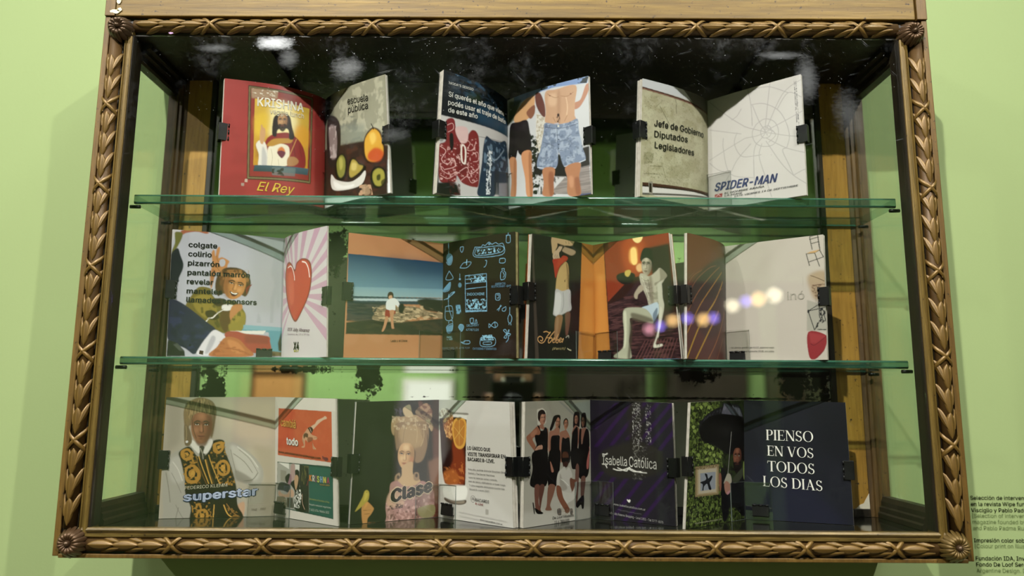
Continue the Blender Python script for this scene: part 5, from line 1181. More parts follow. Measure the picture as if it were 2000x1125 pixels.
ART[4] = {'L': '''F a9a8b0
P 9b9b9e 0.6 61.9 668,3 997,12 992,614 739,625
N 93969a 0.5 61.9 309.6 0.52 3 745,139 988,123 983,701 766,709
S b8b4b4 1 2.1 -4,0 80,-1 82,26 42,27 12,84 1,95
S 9a5a3c 1 2.1 81,5 211,-8 309,3 292,18 211,7 121,23 86,41
S 66642a 1 2.1 25,25 85,25 84,68 48,144 17,194 5,179 29,104
S 1f2328 1 2.1 6,189 54,149 80,205 110,287 77,383 73,415 -4,419 -2,242
S b07a48 1 2.1 348,432 342,347 355,251 346,177 358,144 370,149 381,196 390,137 412,114 417,145 407,205 439,198 487,216 504,231 489,259 479,302 422,321 387,334 358,452
S a9a8b0 1 1 423,220 452,213 470,233 460,266 431,273 416,247
L 6a3f20 0.8 3.1 355,251 384,265 421,311
L 6a3f20 0.8 3.1 390,185 396,216 412,242
S 8f5a30 0.6 5.2 352,304 387,323 357,431 339,411
S 6d5f20 1 2.1 139,604 191,513 250,447 347,453 360,494 432,554 547,538 657,628 661,734 605,800 466,799 349,746 244,688 163,629
S 8c7a2c 0.9 8.3 203,544 337,495 412,618 370,703 253,646
S a08c34 0.7 10.3 550,612 645,629 649,735 546,770
N 44400f 0.7 31 41.3 0.57 14 147,546 653,543 651,787 326,747
S 3c300c 1 3.1 321,632 389,629 438,680 370,703 317,664
S 4a3014 1 3.1 390,450 398,365 444,299 501,276 584,277 656,308 701,391 663,500 592,482 452,490 419,512
S 6a4420 1 4.1 425,406 446,341 502,295 596,290 657,329 683,392 647,383 598,343 527,337 470,361 444,426
N 9a6c38 0.8 14.4 31 0.5 31 421,300 679,285 682,381 425,396
S b0783f 1 4.1 482,353 529,317 582,318 631,335 659,383 650,442 627,487 582,522 533,530 491,507 465,458 464,409
S 7a4a26 0.75 20.6 532,323 472,357 451,429 469,487 513,527 511,461 506,417
S 7a4a26 0.6 12.4 487,384 542,386 604,396 641,409 621,423 584,412 554,408 498,402
S d09a62 0.6 16.5 547,331 598,340 595,378 538,368
S d09a62 0.55 14.4 620,438 586,436 579,465 611,468
S d09a62 0.7 8.3 564,405 575,407 568,452 553,451
S 7a4a26 0.7 6.2 542,447 558,459 578,453 572,464 543,459
L 7a4a26 0.8 6.2 559,404 548,435 541,450
L 4a2c16 0.95 9.3 506,387 534,379 557,387
S d8ccc0 0.85 0.5 510,398 530,395 546,405 528,406
S 2a1c16 1 0.5 520,399 530,395 537,401 528,406
L 2a1c16 1 5.4 508,397 530,394 550,405
L 4a2c16 0.95 9.3 589,393 615,393 637,409
S d8ccc0 0.85 0.5 591,412 611,410 628,419 609,420
S 2a1c16 1 0.5 602,413 611,409 619,416 609,421
L 2a1c16 1 5.4 589,411 611,408 632,418
S 3a1410 1 0.5 519,465 553,479 594,476 569,502 533,495
S ece4da 1 0.5 526,470 552,481 585,480 570,490 537,484
L 7a2c20 0.8 6.2 532,497 547,505 568,503
S 7a2a1c 1 1 661,436 713,401 679,446 669,489
L 3c1e10 0.8 3.1 649,448 663,490
S 3a2c10 1 3.1 362,536 477,531 456,584 399,587
S 5a401c 1 2.1 479,573 528,634 527,739 489,793 438,701
S d2cec8 1 2.1 456,584 502,572 555,580 539,612 493,625 458,616
S b07848 1 2.1 528,623 549,580 619,561 634,598 598,631 553,675 537,697 524,666
L dcd6cc 1 9.3 319,721 346,689 380,682 413,649 447,627 469,615
L 55481c 0.9 4.1 324,705 469,610
S 8a7a2c 1 2.1 521,729 601,705 657,628 650,756 558,791 529,781
P 5e8f9c 1 2.1 661,734 1008,738 1009,936 894,939 877,780 628,788
P 7ba0aa 1 2.1 649,729 1008,738 1007,765 650,766
P cfcbc4 1 1 534,781 852,768 829,797 664,800
S 9c4638 1 2.1 489,803 581,781 675,799 866,812 891,854 882,939 611,946 517,907
P 7a3a34 0.6 10.3 664,808 878,812 880,875 666,871
P 6a5c40 1 2.1 894,928 1015,936 1016,968 871,971
P 3a3a30 1 2.1 964,862 991,776 1000,925 972,926
S 24223e 1 2.1 3,553 93,570 208,637 325,716 407,775 353,839 289,913 235,971 155,927 8,860 -14,657
N 34345c 0.6 82.6 41.3 0.52 9 5,594 396,775 246,956 19,860
N 151428 0.6 61.9 61.9 0.58 19 5,594 396,775 246,956 19,860
S 0d0d18 1 1 206,900 205,905 202,908 198,911 193,911 189,909 185,905 184,901 185,896 188,893 192,891 197,891 202,892 205,896
S cdc8cc 1 2.1 402,777 496,832 447,888 371,973 258,971 278,914 331,840
S 9c98a0 0.7 6.2 375,828 411,848 358,953 325,954
P 3a1814 1 1 279,939 313,944 309,975 274,967
S a8683c 1 2.1 496,832 607,842 679,902 735,974 371,983 425,910
S c48450 0.7 8.3 514,855 608,873 669,945 565,947
N 8a4c28 0.6 51.6 20.6 0.55 12 445,847 729,964 383,983
P 23241f 1 2.1 9,865 87,888 151,948 158,988 4,992
P 4a4c48 1 2.1 54,900 87,888 151,948 112,949
T 1c1c1a 0.035 0 40.1 143,132 392,129|colgate
T 1c1c1a 0.035 0 40 144,206 347,203|colirio
T 1c1c1a 0.035 0 39.9 144,278 417,277|pizarrón
T 1c1c1a 0.035 0 39.7 144,354 691,349|pantalón marrón
T 1c1c1a 0.035 0 39.6 143,426 371,424|revelar
T 1c1c1a 0.035 0 39.5 144,501 453,496|manteles
T 1c1c1a 0.035 0 39.4 145,569 761,565|llamados sponsors''',
'R': '''F c9c0c2
P c09aae 1 0 380,498 -15,137 28,61
P c09aae 1 0 380,498 35,16 89,-8
P c09aae 1 0 380,498 155,-12 236,-15
P c09aae 1 0 380,498 317,-14 428,-13
P c09aae 1 0 380,498 522,-14 630,-12
P c09aae 1 0 380,498 766,-7 884,-5
P c09aae 1 0 380,498 1003,35 1004,105
P c09aae 1 0 380,498 1005,174 1006,242
P c09aae 1 0 380,498 1007,305 1008,362
P c09aae 1 0 380,498 1009,418 1010,469
P c09aae 1 0 380,498 1011,525 1011,590
P c09aae 1 0 380,498 1012,639 1013,718
P c09aae 1 0 380,498 1014,795 1016,891
P c09aae 1 0 380,498 -7,228 1,319
P c09aae 1 0 380,498 6,386 12,452
P c09aae 1 0 380,498 17,507 23,572
P c09aae 1 0 380,498 11,625 3,720
P c09aae 1 0 380,498 9,783 14,841
P c9c0c2 0.9 6.5 224,709 572,726 810,990 26,970 14,836
S 7a1e1c 1 2.2 355,294 395,241 518,217 655,242 710,301 714,406 666,517 538,633 399,713 265,639 163,527 101,393 96,282 156,222 253,231
S b83c30 1 3.3 359,309 411,248 524,227 640,250 690,304 694,405 645,516 523,627 398,699 284,634 185,528 127,395 119,289 167,238 244,241
S cf5a44 0.6 10.9 180,333 306,321 351,538 259,554
L ecdcd8 1 9.8 519,243 595,259 648,306 675,377
L ecdcd8 1 8.7 169,264 245,256 304,288 346,346 354,379
T 8a6a80 0.02 0.25 27 201,775 697,805|XXX July Alvarez
T 8a6a80 0.0 0 12.4 215,808 692,829|Nosotros de 13 a 19 hs
T 1c1c18 0.06 0 58.2 370,929 494,933|X4
T b8b030 0.05 0 14 383,947 490,950|BUY'''}
ART[5] = {'L': '''F b07a52
N b98560 0.5 316.8 316.8 0.5 2 -3,0 1005,2 1000,976 0,999
G 173c5c 6f93a2 6,172 1001,168 998,469 14,513
G 6f93a2 8fa6a8 10,439 1000,395 998,469 14,515
P 1e3c58 0.5 52.8 380,160 1001,168 1002,281 522,294
P 28404c 1 1.1 14,513 998,472 998,499 15,534
P aebcbe 1 3.2 15,532 723,494 998,477 998,490 724,516 130,551
P 2b3c48 1 2.1 16,549 529,525 998,499 999,531 17,571
N 44586a 0.6 95 12.7 0.5 3 16,545 529,525 507,688 20,712
P 26323c 0.9 4.2 17,560 421,537 346,675 19,702
N 14202a 0.7 126.7 14.8 0.5 4 17,571 394,538 347,707 18,733
P 2a2a22 1 8.4 723,502 808,484 998,486 999,598 810,586 724,524
P 2e2a22 1 5.3 18,722 267,689 535,698 1000,642 998,786 15,813
N 4a3c2c 0.6 73.9 21.1 0.5 6 18,733 1000,642 998,786 15,813
S 8a765c 1 3.2 316,591 381,566 503,570 613,558 753,567 838,590 953,600 999,598 1000,642 811,635 671,653 562,697 400,699 267,684 291,635
N c2ab86 0.85 31.7 12.7 0.5 8 262,583 809,547 999,598 982,638 562,697 267,689
N 3c3224 0.85 35.9 8.4 0.56 9 262,583 809,547 999,598 982,638 562,697 267,689
P 15130f 0.8 4.2 268,710 400,696 495,721 374,732
S 3a2a1c 1 1.1 412,478 429,455 462,458 473,490 447,521 420,512
S c09878 1 1.1 425,490 454,481 460,507 445,521 428,516
S cfd0cc 1 1.1 410,527 447,508 494,505 537,546 524,574 496,559 491,603 450,607 403,595 397,554
S 1c1814 1 2.1 530,558 571,544 586,576 567,621 532,612
S 8c2a22 1 1.1 399,603 450,607 491,603 494,630 452,643 432,662 393,660
S b58460 1 1.1 437,606 484,603 476,658 484,732 489,748 462,749 451,691 441,638
S b58460 1 1.1 396,662 425,662 404,736 383,774 363,778 381,726
T 3a2820 0.01 0 17.9 456,861 624,854|Leda y el Cisne''',
'R': '''F 2c2618
P 33301c 0.9 67.5 15,593 502,620 413,986 0,976
P 2a1a12 0.9 56.2 767,844 1004,802 1002,1001 592,991
P 3a3a24 0.8 2.2 13,772 320,782 318,984 12,976
L 7fb0cc 1 4.5 87,4 90,99
L 7fb0cc 1 4.5 55,147 68,112 103,102 138,118 147,155 125,193 82,192 56,167
L 7fb0cc 1 4.5 469,79 553,85 577,70 609,79 658,56 698,77 745,68 784,85 843,87 832,173 471,161 469,79
L 7fb0cc 1 4.5 489,92 816,102 814,153 492,151 489,92
L 7fb0cc 1 4.5 908,1 908,23
L 7fb0cc 1 4.5 878,22 934,25
L 7fb0cc 1 4.5 886,25 884,78 932,81 931,29
L 7fb0cc 1 4.5 335,308 625,311
L 7fb0cc 1 4.5 340,489 335,308
L 7fb0cc 1 4.5 625,311 629,507
L 7fb0cc 1 4.5 344,373 625,377
L 7fb0cc 1 4.5 344,420 625,418
L 7fb0cc 1 4.5 800,205 863,208 862,241 798,237 800,205
L 7fb0cc 1 4.5 259,235 313,197 418,201 360,241 259,235
L 7fb0cc 1 4.5 100,247 49,315 160,316 100,247
L 7fb0cc 1 4.5 15,397 118,344 102,409 15,418 15,397
L 7fb0cc 1 4.5 85,468 137,436 188,432 137,456 85,468
L 7fb0cc 1 4.5 259,282 259,315
L 7fb0cc 1 4.5 266,60 306,61 304,88 283,106 263,79 266,60
L 7fb0cc 1 4.5 609,203 629,207 617,245 592,257
L 7fb0cc 1 4.5 826,287 857,289 853,308 873,324 865,366 837,376 810,371 811,319 830,306 826,287
L 7fb0cc 1 4.5 838,316 857,342 841,359
L 7fb0cc 1 4.5 650,72 662,67 674,77 654,78
L 7fb0cc 1 4.5 343,339 625,340
L 7fb0cc 1 4.5 343,202 363,174
S 6fa4c0 0.6 0.5 285,381 283,390 276,397 266,400 254,400 244,395 237,387 234,378 237,369 244,362 254,359 265,360 275,364 282,372
S 7fb0cc 0.9 0.5 273,330 272,334 268,336 262,338 256,337 251,335 247,332 246,328 247,324 251,321 256,320 262,320 268,322 271,326
S 6fa4c0 0.7 0.5 62,147 72,118 103,108 133,123 141,154 117,188 82,185
N 8fc0d8 0.95 11.1 13.1 0.5 5 500,102 808,112 808,150 504,144
N 8fc0d8 0.95 13.1 15.1 0.52 6 347,317 621,318 621,374 348,369
L 7fb0cc 1 4.5 343,202 363,184
L 8fc0d8 1 6 357,173 355,218
S 6fa4c0 0.8 0.5 15,397 114,349 98,403 15,413
L 7fb0cc 1 4.5 335,409 345,609
L 7fb0cc 1 4.5 629,430 631,615
L 7fb0cc 1 4.5 345,596 631,611
L 7fb0cc 1 4.5 345,601 631,617
L 7fb0cc 1 4.5 345,608 631,615
L 7fb0cc 1 4.5 744,485 798,487 799,532 747,531 744,485
L 7fb0cc 1 4.5 759,496 786,495 786,519 763,519
L 7fb0cc 1 4.5 763,615 821,583
L 7fb0cc 1 4.5 782,623 809,577
L 7fb0cc 1 4.5 828,609 875,595 867,625 832,626 828,609
L 7fb0cc 1 4.5 924,601 920,652 901,679 904,712 921,726 942,713 948,681 921,652
L 7fb0cc 1 4.5 915,726 912,740
L 7fb0cc 1 4.5 934,727 936,741
L 7fb0cc 1 4.5 682,734 735,708 772,733 735,754 682,734
L 7fb0cc 1 4.5 658,719 682,734 658,750 658,719
L 7fb0cc 1 4.5 735,710 739,751
L 7fb0cc 1 4.5 884,809 843,779 873,775 884,809
L 7fb0cc 1 4.5 884,809 911,777 907,800 884,809
L 7fb0cc 1 4.5 884,809 930,810 911,826 884,809
L 7fb0cc 1 4.5 884,809 850,835 877,841 884,809
L 7fb0cc 1 4.5 903,826 903,851 874,874
L 7fb0cc 1 4.5 549,828 723,830 723,894 553,891 549,828
L 7fb0cc 1 4.5 553,847 719,850
L 7fb0cc 1 4.5 585,863 684,864 681,883 589,881 585,863
L 7fb0cc 1 4.5 47,547 146,551 152,655 49,653 47,547
L 7fb0cc 1 4.5 48,585 147,590
L 7fb0cc 1 4.5 94,442 95,548 148,650
L 7fb0cc 1 4.5 20,486 94,473 184,428 137,455 68,486
L 7fb0cc 1 4.5 62,720 97,702 157,697 153,744 123,768 80,766 62,720
L 7fb0cc 1 4.5 97,692 105,668 152,670 157,697
L 7fb0cc 1 4.5 241,728 262,707 304,712 317,734 284,764 241,728
L 7fb0cc 1 4.5 407,666 448,665 448,699 411,700 407,666
L 7fb0cc 1 4.5 416,707 505,707
L 7fb0cc 1 4.5 473,700 489,677 501,706
L 7fb0cc 1 4.5 276,852 326,854 326,844 396,846 396,868 326,867 276,852
S 6fa4c0 0.7 0.5 246,729 266,710 300,714 313,734 284,762
S 6fa4c0 0.7 0.5 67,721 152,705 149,744 123,765 80,763
N 8fc0d8 0.95 12.1 13.1 0.48 15 353,504 625,516 625,602 357,587
N 6fa4c0 0.9 8.1 11.1 0.35 16 198,539 265,543 283,618 215,619
N 8fc0d8 0.9 10.1 8.1 0.42 17 553,807 696,808 719,850 553,845
N 7aa0a8 0.9 9.1 8.1 0.42 18 68,795 153,798 154,830 68,827
T 8fc0d8 0.03 0 21.6 363,475 605,486|INDOCHINE
T 8fc0d8 0.02 0 17.5 362,730 531,734|DELIVERY
T 8fc0d8 0.02 0 17.5 354,764 528,772|47787128
T 8fb0c0 0.01 0 14.9 4,902 404,912|SUSHI Y MÁS. 7T. 4778 7159
T 8fc0e0 0.015 0 16.3 447,920 759,932|CATERING Y EVENTOS
T 8fc0e0 0.015 0 17.2 745,415 882,417|ORIENTAL
T 8fc0e0 0.015 0 17.3 697,433 946,441|RESTAURANT-BAR'''}
ART[6] = {'L': '''F 211f1b
P 2e1a18 0.9 27.5 590,471 793,389 767,775 592,762
P 4a4038 0.9 4.2 -3,-1 17,-3 162,998 112,1000
P b9772c 1 1.1 803,-2 1005,-1 999,975 728,983
P c98a3c 0.7 31.7 826,386 981,375 982,976 774,982
S b59a72 1 2.4 321,-6 587,-10 676,-8 666,14 627,43 529,50 452,53 404,45 395,75 331,139 312,94
S a08a6e 1 1.9 529,50 490,60 676,78 686,105 627,126 549,118 472,99
S b8a184 1 1.4 433,63 481,58 453,101 425,125 440,176 407,169 379,192 341,185 326,155 349,122 395,96
L 3a2c20 0.9 2.8 368,141 397,172
L 3a2c20 0.9 2.8 397,143 421,173
L 3a2c20 0.9 2.8 350,148 374,182
S 2a2018 0.8 2.4 404,45 529,56 607,58 490,65 414,65
N 30302c 0.7 9.5 9.5 0.6 5 528,2 587,-5 587,39 529,45
S a03020 1 1.4 330,186 444,165 492,139 559,144 559,170 493,202 436,239 401,303 374,336 358,287 343,232
S b04428 0.7 5.7 416,178 530,157 455,216 390,253
S b59864 1 1.9 531,188 569,206 584,267 580,340 580,390 590,435 496,442 390,435 384,385 401,313 437,249 483,214
S 8a6c44 0.6 4.7 540,198 579,236 582,390 552,433 551,291
L 3a2a1a 0.9 3.8 540,198 570,289 580,370
S 5a3a20 1 0.9 529,349 528,353 526,357 523,359 520,359 517,358 515,354 514,350 514,345 516,342 519,340 523,339 526,341 528,344
N 705434 0.8 9.5 14.2 0.62 8 532,292 589,287 585,390 533,394
S b3b0b0 1 2.1 382,428 485,436 602,417 615,514 624,579 549,607 484,630 428,652 364,642 348,627 369,530
S d0cecd 0.7 8.4 383,464 465,469 448,611 368,626
L 7a787c 0.8 4.2 496,444 507,543 478,609
L 7a787c 0.7 3.2 602,448 594,515 611,569
S 8a6444 1 3.2 388,655 489,638 474,726 436,810 413,847 374,843 369,803
S 70483c 0.9 3.2 533,617 607,606 603,688 581,762 567,794 539,790 534,712
S a08060 0.6 5.3 399,667 433,665 413,821 383,823
L b0a898 1 6.3 542,814 582,796 588,814
L b8b090 1 8.4 568,902 593,911 623,915
L c89a60 1 7.4 217,784 259,777 304,787 313,777
L d0a068 1 6.3 314,780 261,823 230,859 187,873 145,857 140,833 171,819 204,832 198,855 173,851
L d0a068 1 6.3 372,772 315,815 287,852 297,868 335,845 335,825 306,831
L c89a60 1 5.3 261,828 300,824
L d0a068 1 5.3 355,844 378,831 373,823 351,839 355,862 384,855
L d0a068 1 5.3 432,790 403,827 398,857 423,860 437,836 413,840
L d0a068 1 5.3 445,846 476,829 468,819 448,832 453,856 488,844
L d0a068 1 5.3 488,834 508,823 488,857
T b0a070 0.0 0.35 19.9 342,923 533,914|(Perch)''',
'R': '''F 33170f
P b9772c 1 1.1 -2,0 157,2 204,981 -6,976
P c98a3c 0.7 22.6 61,265 150,273 185,970 20,966
P 8a3616 1 3.4 163,-1 433,11 999,0 998,348 954,495 661,318 494,327 192,507
S b04e1c 0.9 45.2 433,11 658,13 694,160 633,270 464,278 407,131
P 2a1b1a 1 13.6 733,100 995,88 988,519 931,659 799,505 759,305
P 3a2226 1 6.8 191,529 415,478 592,346 730,564 1062,667 1009,1004 203,986
N 5e3c3c 0.8 67.9 11.3 0.48 4 191,529 483,460 727,585 1025,812 995,1004 203,986
N 1e0f12 0.8 67.9 10.2 0.52 5 191,529 483,460 727,585 1025,812 995,1004 203,986
L 6e4444 0.8 6.8 500,988 621,845
L 6e4444 0.8 6.8 539,989 658,844
L 6e4444 0.8 6.8 579,990 694,844
L 6e4444 0.8 6.8 618,990 731,843
L 6e4444 0.8 6.8 657,991 767,843
L 6e4444 0.8 6.8 695,992 802,842
L 6e4444 0.8 6.8 733,993 838,841
L 6e4444 0.8 6.8 771,994 873,841
L 6e4444 0.8 6.8 809,995 908,840
L 6e4444 0.8 6.8 846,996 943,840
L 6e4444 0.8 6.8 883,997 978,839
L 5a3a3c 0.7 6.8 198,552 378,519
L 5a3a3c 0.7 6.8 207,589 375,558
L 5a3a3c 0.7 6.8 215,627 372,597
L 5a3a3c 0.7 6.8 223,664 370,636
L 5a3a3c 0.7 6.8 231,701 367,674
L 5a3a3c 0.7 6.8 239,737 364,712
L 5a3a3c 0.7 6.8 247,773 361,749
L 5a3a3c 0.7 6.8 254,808 359,786
L 5a3a3c 0.7 6.8 262,844 356,823
S f0d890 1 3.4 553,1 625,-1 680,3 653,37 612,47 571,30
S f2b45c 0.9 13.6 514,88 592,84 599,186 579,219 513,207 494,163
S f6d07a 1 3.4 522,92 583,92 590,197 562,223 522,202
S e0b078 1 5.7 583,231 629,218 651,249 640,282 598,284 575,259
S 1a100a 1 4.5 326,289 430,275 547,297 533,353 422,377 332,336
S c0a850 1 3.4 434,266 483,259 507,276 470,315 429,298
S 15110f 1 2.3 645,144 683,100 742,101 782,135 783,216 750,247 639,202
S a89c88 1 3.2 652,194 680,165 713,164 745,173 764,208 761,252 747,287 720,315 689,323 662,308 644,274 641,238
S 50463c 0.75 15.8 741,177 768,212 762,268 737,305 702,324 719,278 733,249
S 50463c 0.6 9.5 656,216 680,215 719,219 754,228 741,239 706,232 686,229 663,231
S ccc4ae 0.6 12.7 692,174 725,179 723,207 687,203
S ccc4ae 0.55 11.1 660,242 681,246 677,268 658,264
S ccc4ae 0.7 6.3 693,228 700,228 698,262 688,263
S 50463c 0.7 4.8 681,260 690,268 704,263 700,271 682,269
L 50463c 0.8 4.8 703,229 703,253 702,265
L 15110f 0.95 7.1 656,216 673,210 688,215
S d8ccc0 0.85 0.6 659,224 672,222 683,228 670,230
S 2a1c16 1 0.6 665,225 672,222 677,226 670,230
L 2a1c16 1 4.1 657,224 672,221 685,228
L 15110f 0.95 7.1 709,218 726,216 739,227
S d8ccc0 0.85 0.6 711,232 724,229 735,234 722,236
S 2a1c16 1 0.6 717,231 724,229 729,232 722,236
L 2a1c16 1 4.1 709,232 724,227 737,234
S 6a4a40 0.95 2.4 669,283 684,281 689,282 694,282 708,288 694,292 681,291
L 50463c 0.8 3.2 669,283 688,287 708,288
S 50463c 0.6 4.8 676,295 697,297 692,301 679,300
S 15110f 1 3.4 636,201 652,158 711,150 774,175 783,239 755,202 708,179 666,187
S b0aa98 1 3.4 608,314 646,300 724,330 808,298 856,274 901,317 921,341 876,392 840,422 853,509 840,550 778,551 704,584 674,496 620,393
N 7a7464 0.6 45.2 45.2 0.55 8 628,316 854,313 809,548 698,562
L 6a6250 0.8 5.7 705,356 715,412 718,499
L 6a6250 0.7 4.5 634,339 672,364 720,364
L 6a6250 0.7 4.5 667,408 705,433 753,426
L 6a6250 0.6 4.5 693,465 757,464
L d4d0bc 0.6 5.7 636,322 667,408 698,498
S 7c7060 0.7 9 722,346 754,349 755,545 722,564
S b8b4a4 1 2.3 811,409 861,380 860,510 865,594 799,753 775,821 761,811 796,651 807,506
S 8c8474 1 2.3 856,274 930,331 911,362 829,388 787,412 781,390 847,368
S a89c88 1 2.3 612,393 649,429 580,468 561,504 529,491 536,453
S b2c0cc 1 2.3 610,578 698,562 794,547 804,611 781,651 730,694 705,646 631,605
S 54607a 0.8 3.4 733,638 789,589 771,671 737,699
S a8a892 1 3.4 390,585 473,569 633,584 706,636 728,709 622,688 466,654 467,737 435,838 451,928 438,981 265,972 247,952 317,919 368,876 383,785 375,670
S 5c5444 0.8 11.3 486,613 702,667 713,703 512,677
S d4d4bc 0.7 6.8 388,607 420,619 403,837 367,896 387,733
S 4a4234 0.8 9 455,695 488,676 439,977 408,976 435,838
S c8c4b4 1 2.3 819,591 839,613 809,733 759,830 738,879 805,876 803,895 720,905 711,882 748,820 786,732
L 2a1c18 1 3.4 754,874 748,893
L 2a1c18 1 3.4 776,875 772,894
K 6a90b0 0.9 4.5 591,990 1003,1000'''}
ART[7] = {'L': '''F 60382c
P 6a3426 0.9 31.4 7,-1 1000,0 994,153 7,327
S 38302c 0.95 25.2 825,124 994,153 978,578 451,827 55,639 88,426 322,265 568,174
P 55383a 0.6 31.4 23,537 983,465 1001,967 6,1001
L 8a5a3c 0.9 5.2 23,411 121,338 288,279
L 8a5644 0.9 6.3 23,495 187,364 426,255 603,215
L 93603e 0.9 7.3 7,642 219,458 495,303 712,216
L a87a34 0.9 9.4 7,797 252,562 564,364 784,254
L b08a34 0.9 13.6 6,990 250,721 561,518 819,330
L ac8430 0.9 14.7 166,995 418,776 666,588
L 94603e 0.9 10.5 414,987 661,796 885,585
L 8a5a44 0.9 7.3 621,980 804,811
L 7a4a40 0.9 5.2 23,368 154,303
L 8a5a44 0.9 6.3 561,518 706,419 817,387''',
'R': '''F b9afa5
P b1a79c 0.6 45.5 21,2 492,4 480,491 15,462
K 7a7464 0.0 1.1 -672,-312 -670,-310
K 26231f 1 5.7 890,115 869,9 944,-4 962,122
K 26231f 1 5.7 868,31 953,18
K 26231f 1 5.7 886,66 955,56
K 26231f 1 5.7 833,145 912,144 958,125
K 26231f 1 5.7 833,145 861,245
K 26231f 1 5.7 912,144 954,257
K 26231f 1 5.7 859,213 925,199
K 26231f 1 5.7 958,125 993,184 925,199
K 26231f 1 5.7 944,-2 954,83 962,125
P c09a68 1 1.1 836,143 877,130 962,121 914,144
S a58e72 0.9 18.2 846,322 1007,302 1000,503 901,518 855,429
L 5a3c28 1 4.5 868,325 932,350 998,381
L 5a3c28 1 4.5 880,410 930,403 998,404
N 6a503c 0.7 11.4 11.4 0.5 3 868,398 967,406 926,509 878,474
P a29d92 1 2.3 829,519 1003,577 996,775 818,767
K 1f2222 1 5.7 836,609 997,587
K 1f2222 1 5.7 836,609 890,762
K 1f2222 1 5.7 890,762 977,638
K 1f2222 1 5.7 836,609 924,567
K 1f2222 1 5.7 977,638 999,702
K 1f2222 1 5.7 948,595 969,690 999,692
K 1f2222 1 5.7 918,759 997,763
N 16181a 1 13.6 18.2 0.45 8 936,583 1003,587 999,692 943,720 893,760 933,668
S 1f2222 1 1.1 848,612 847,619 844,624 840,626 836,626 832,623 829,618 829,611 830,605 833,600 837,597 841,597 845,601 848,606
S 8c2c32 1 1.1 831,776 995,808 986,899 947,950 879,994 831,957
P 9c3a3e 0.8 2.3 837,779 995,811 902,865 853,863
L 4c1418 0.8 3.4 852,869 889,880 995,816
P 5c1a20 0.6 4.5 879,989 973,919 947,950
T 9a9388 0.01 0 37.4 443,504 495,507|ifd
T a39c90 -0.002 0 65 643,507 808,510|inó
K a9a196 0.8 3.4 795,328 794,425
T 3c3a36 -0.002 0.3 13.3 62,882 504,896|ver detrás: gorriti casi 5122, palermo viejo
T 3c3a36 -0.002 0.3 13.3 64,913 503,926|muebles: monroe trasnoche 3028, san isidro
P aaa297 0.35 2.3 18,750 287,764 282,974 10,967'''}
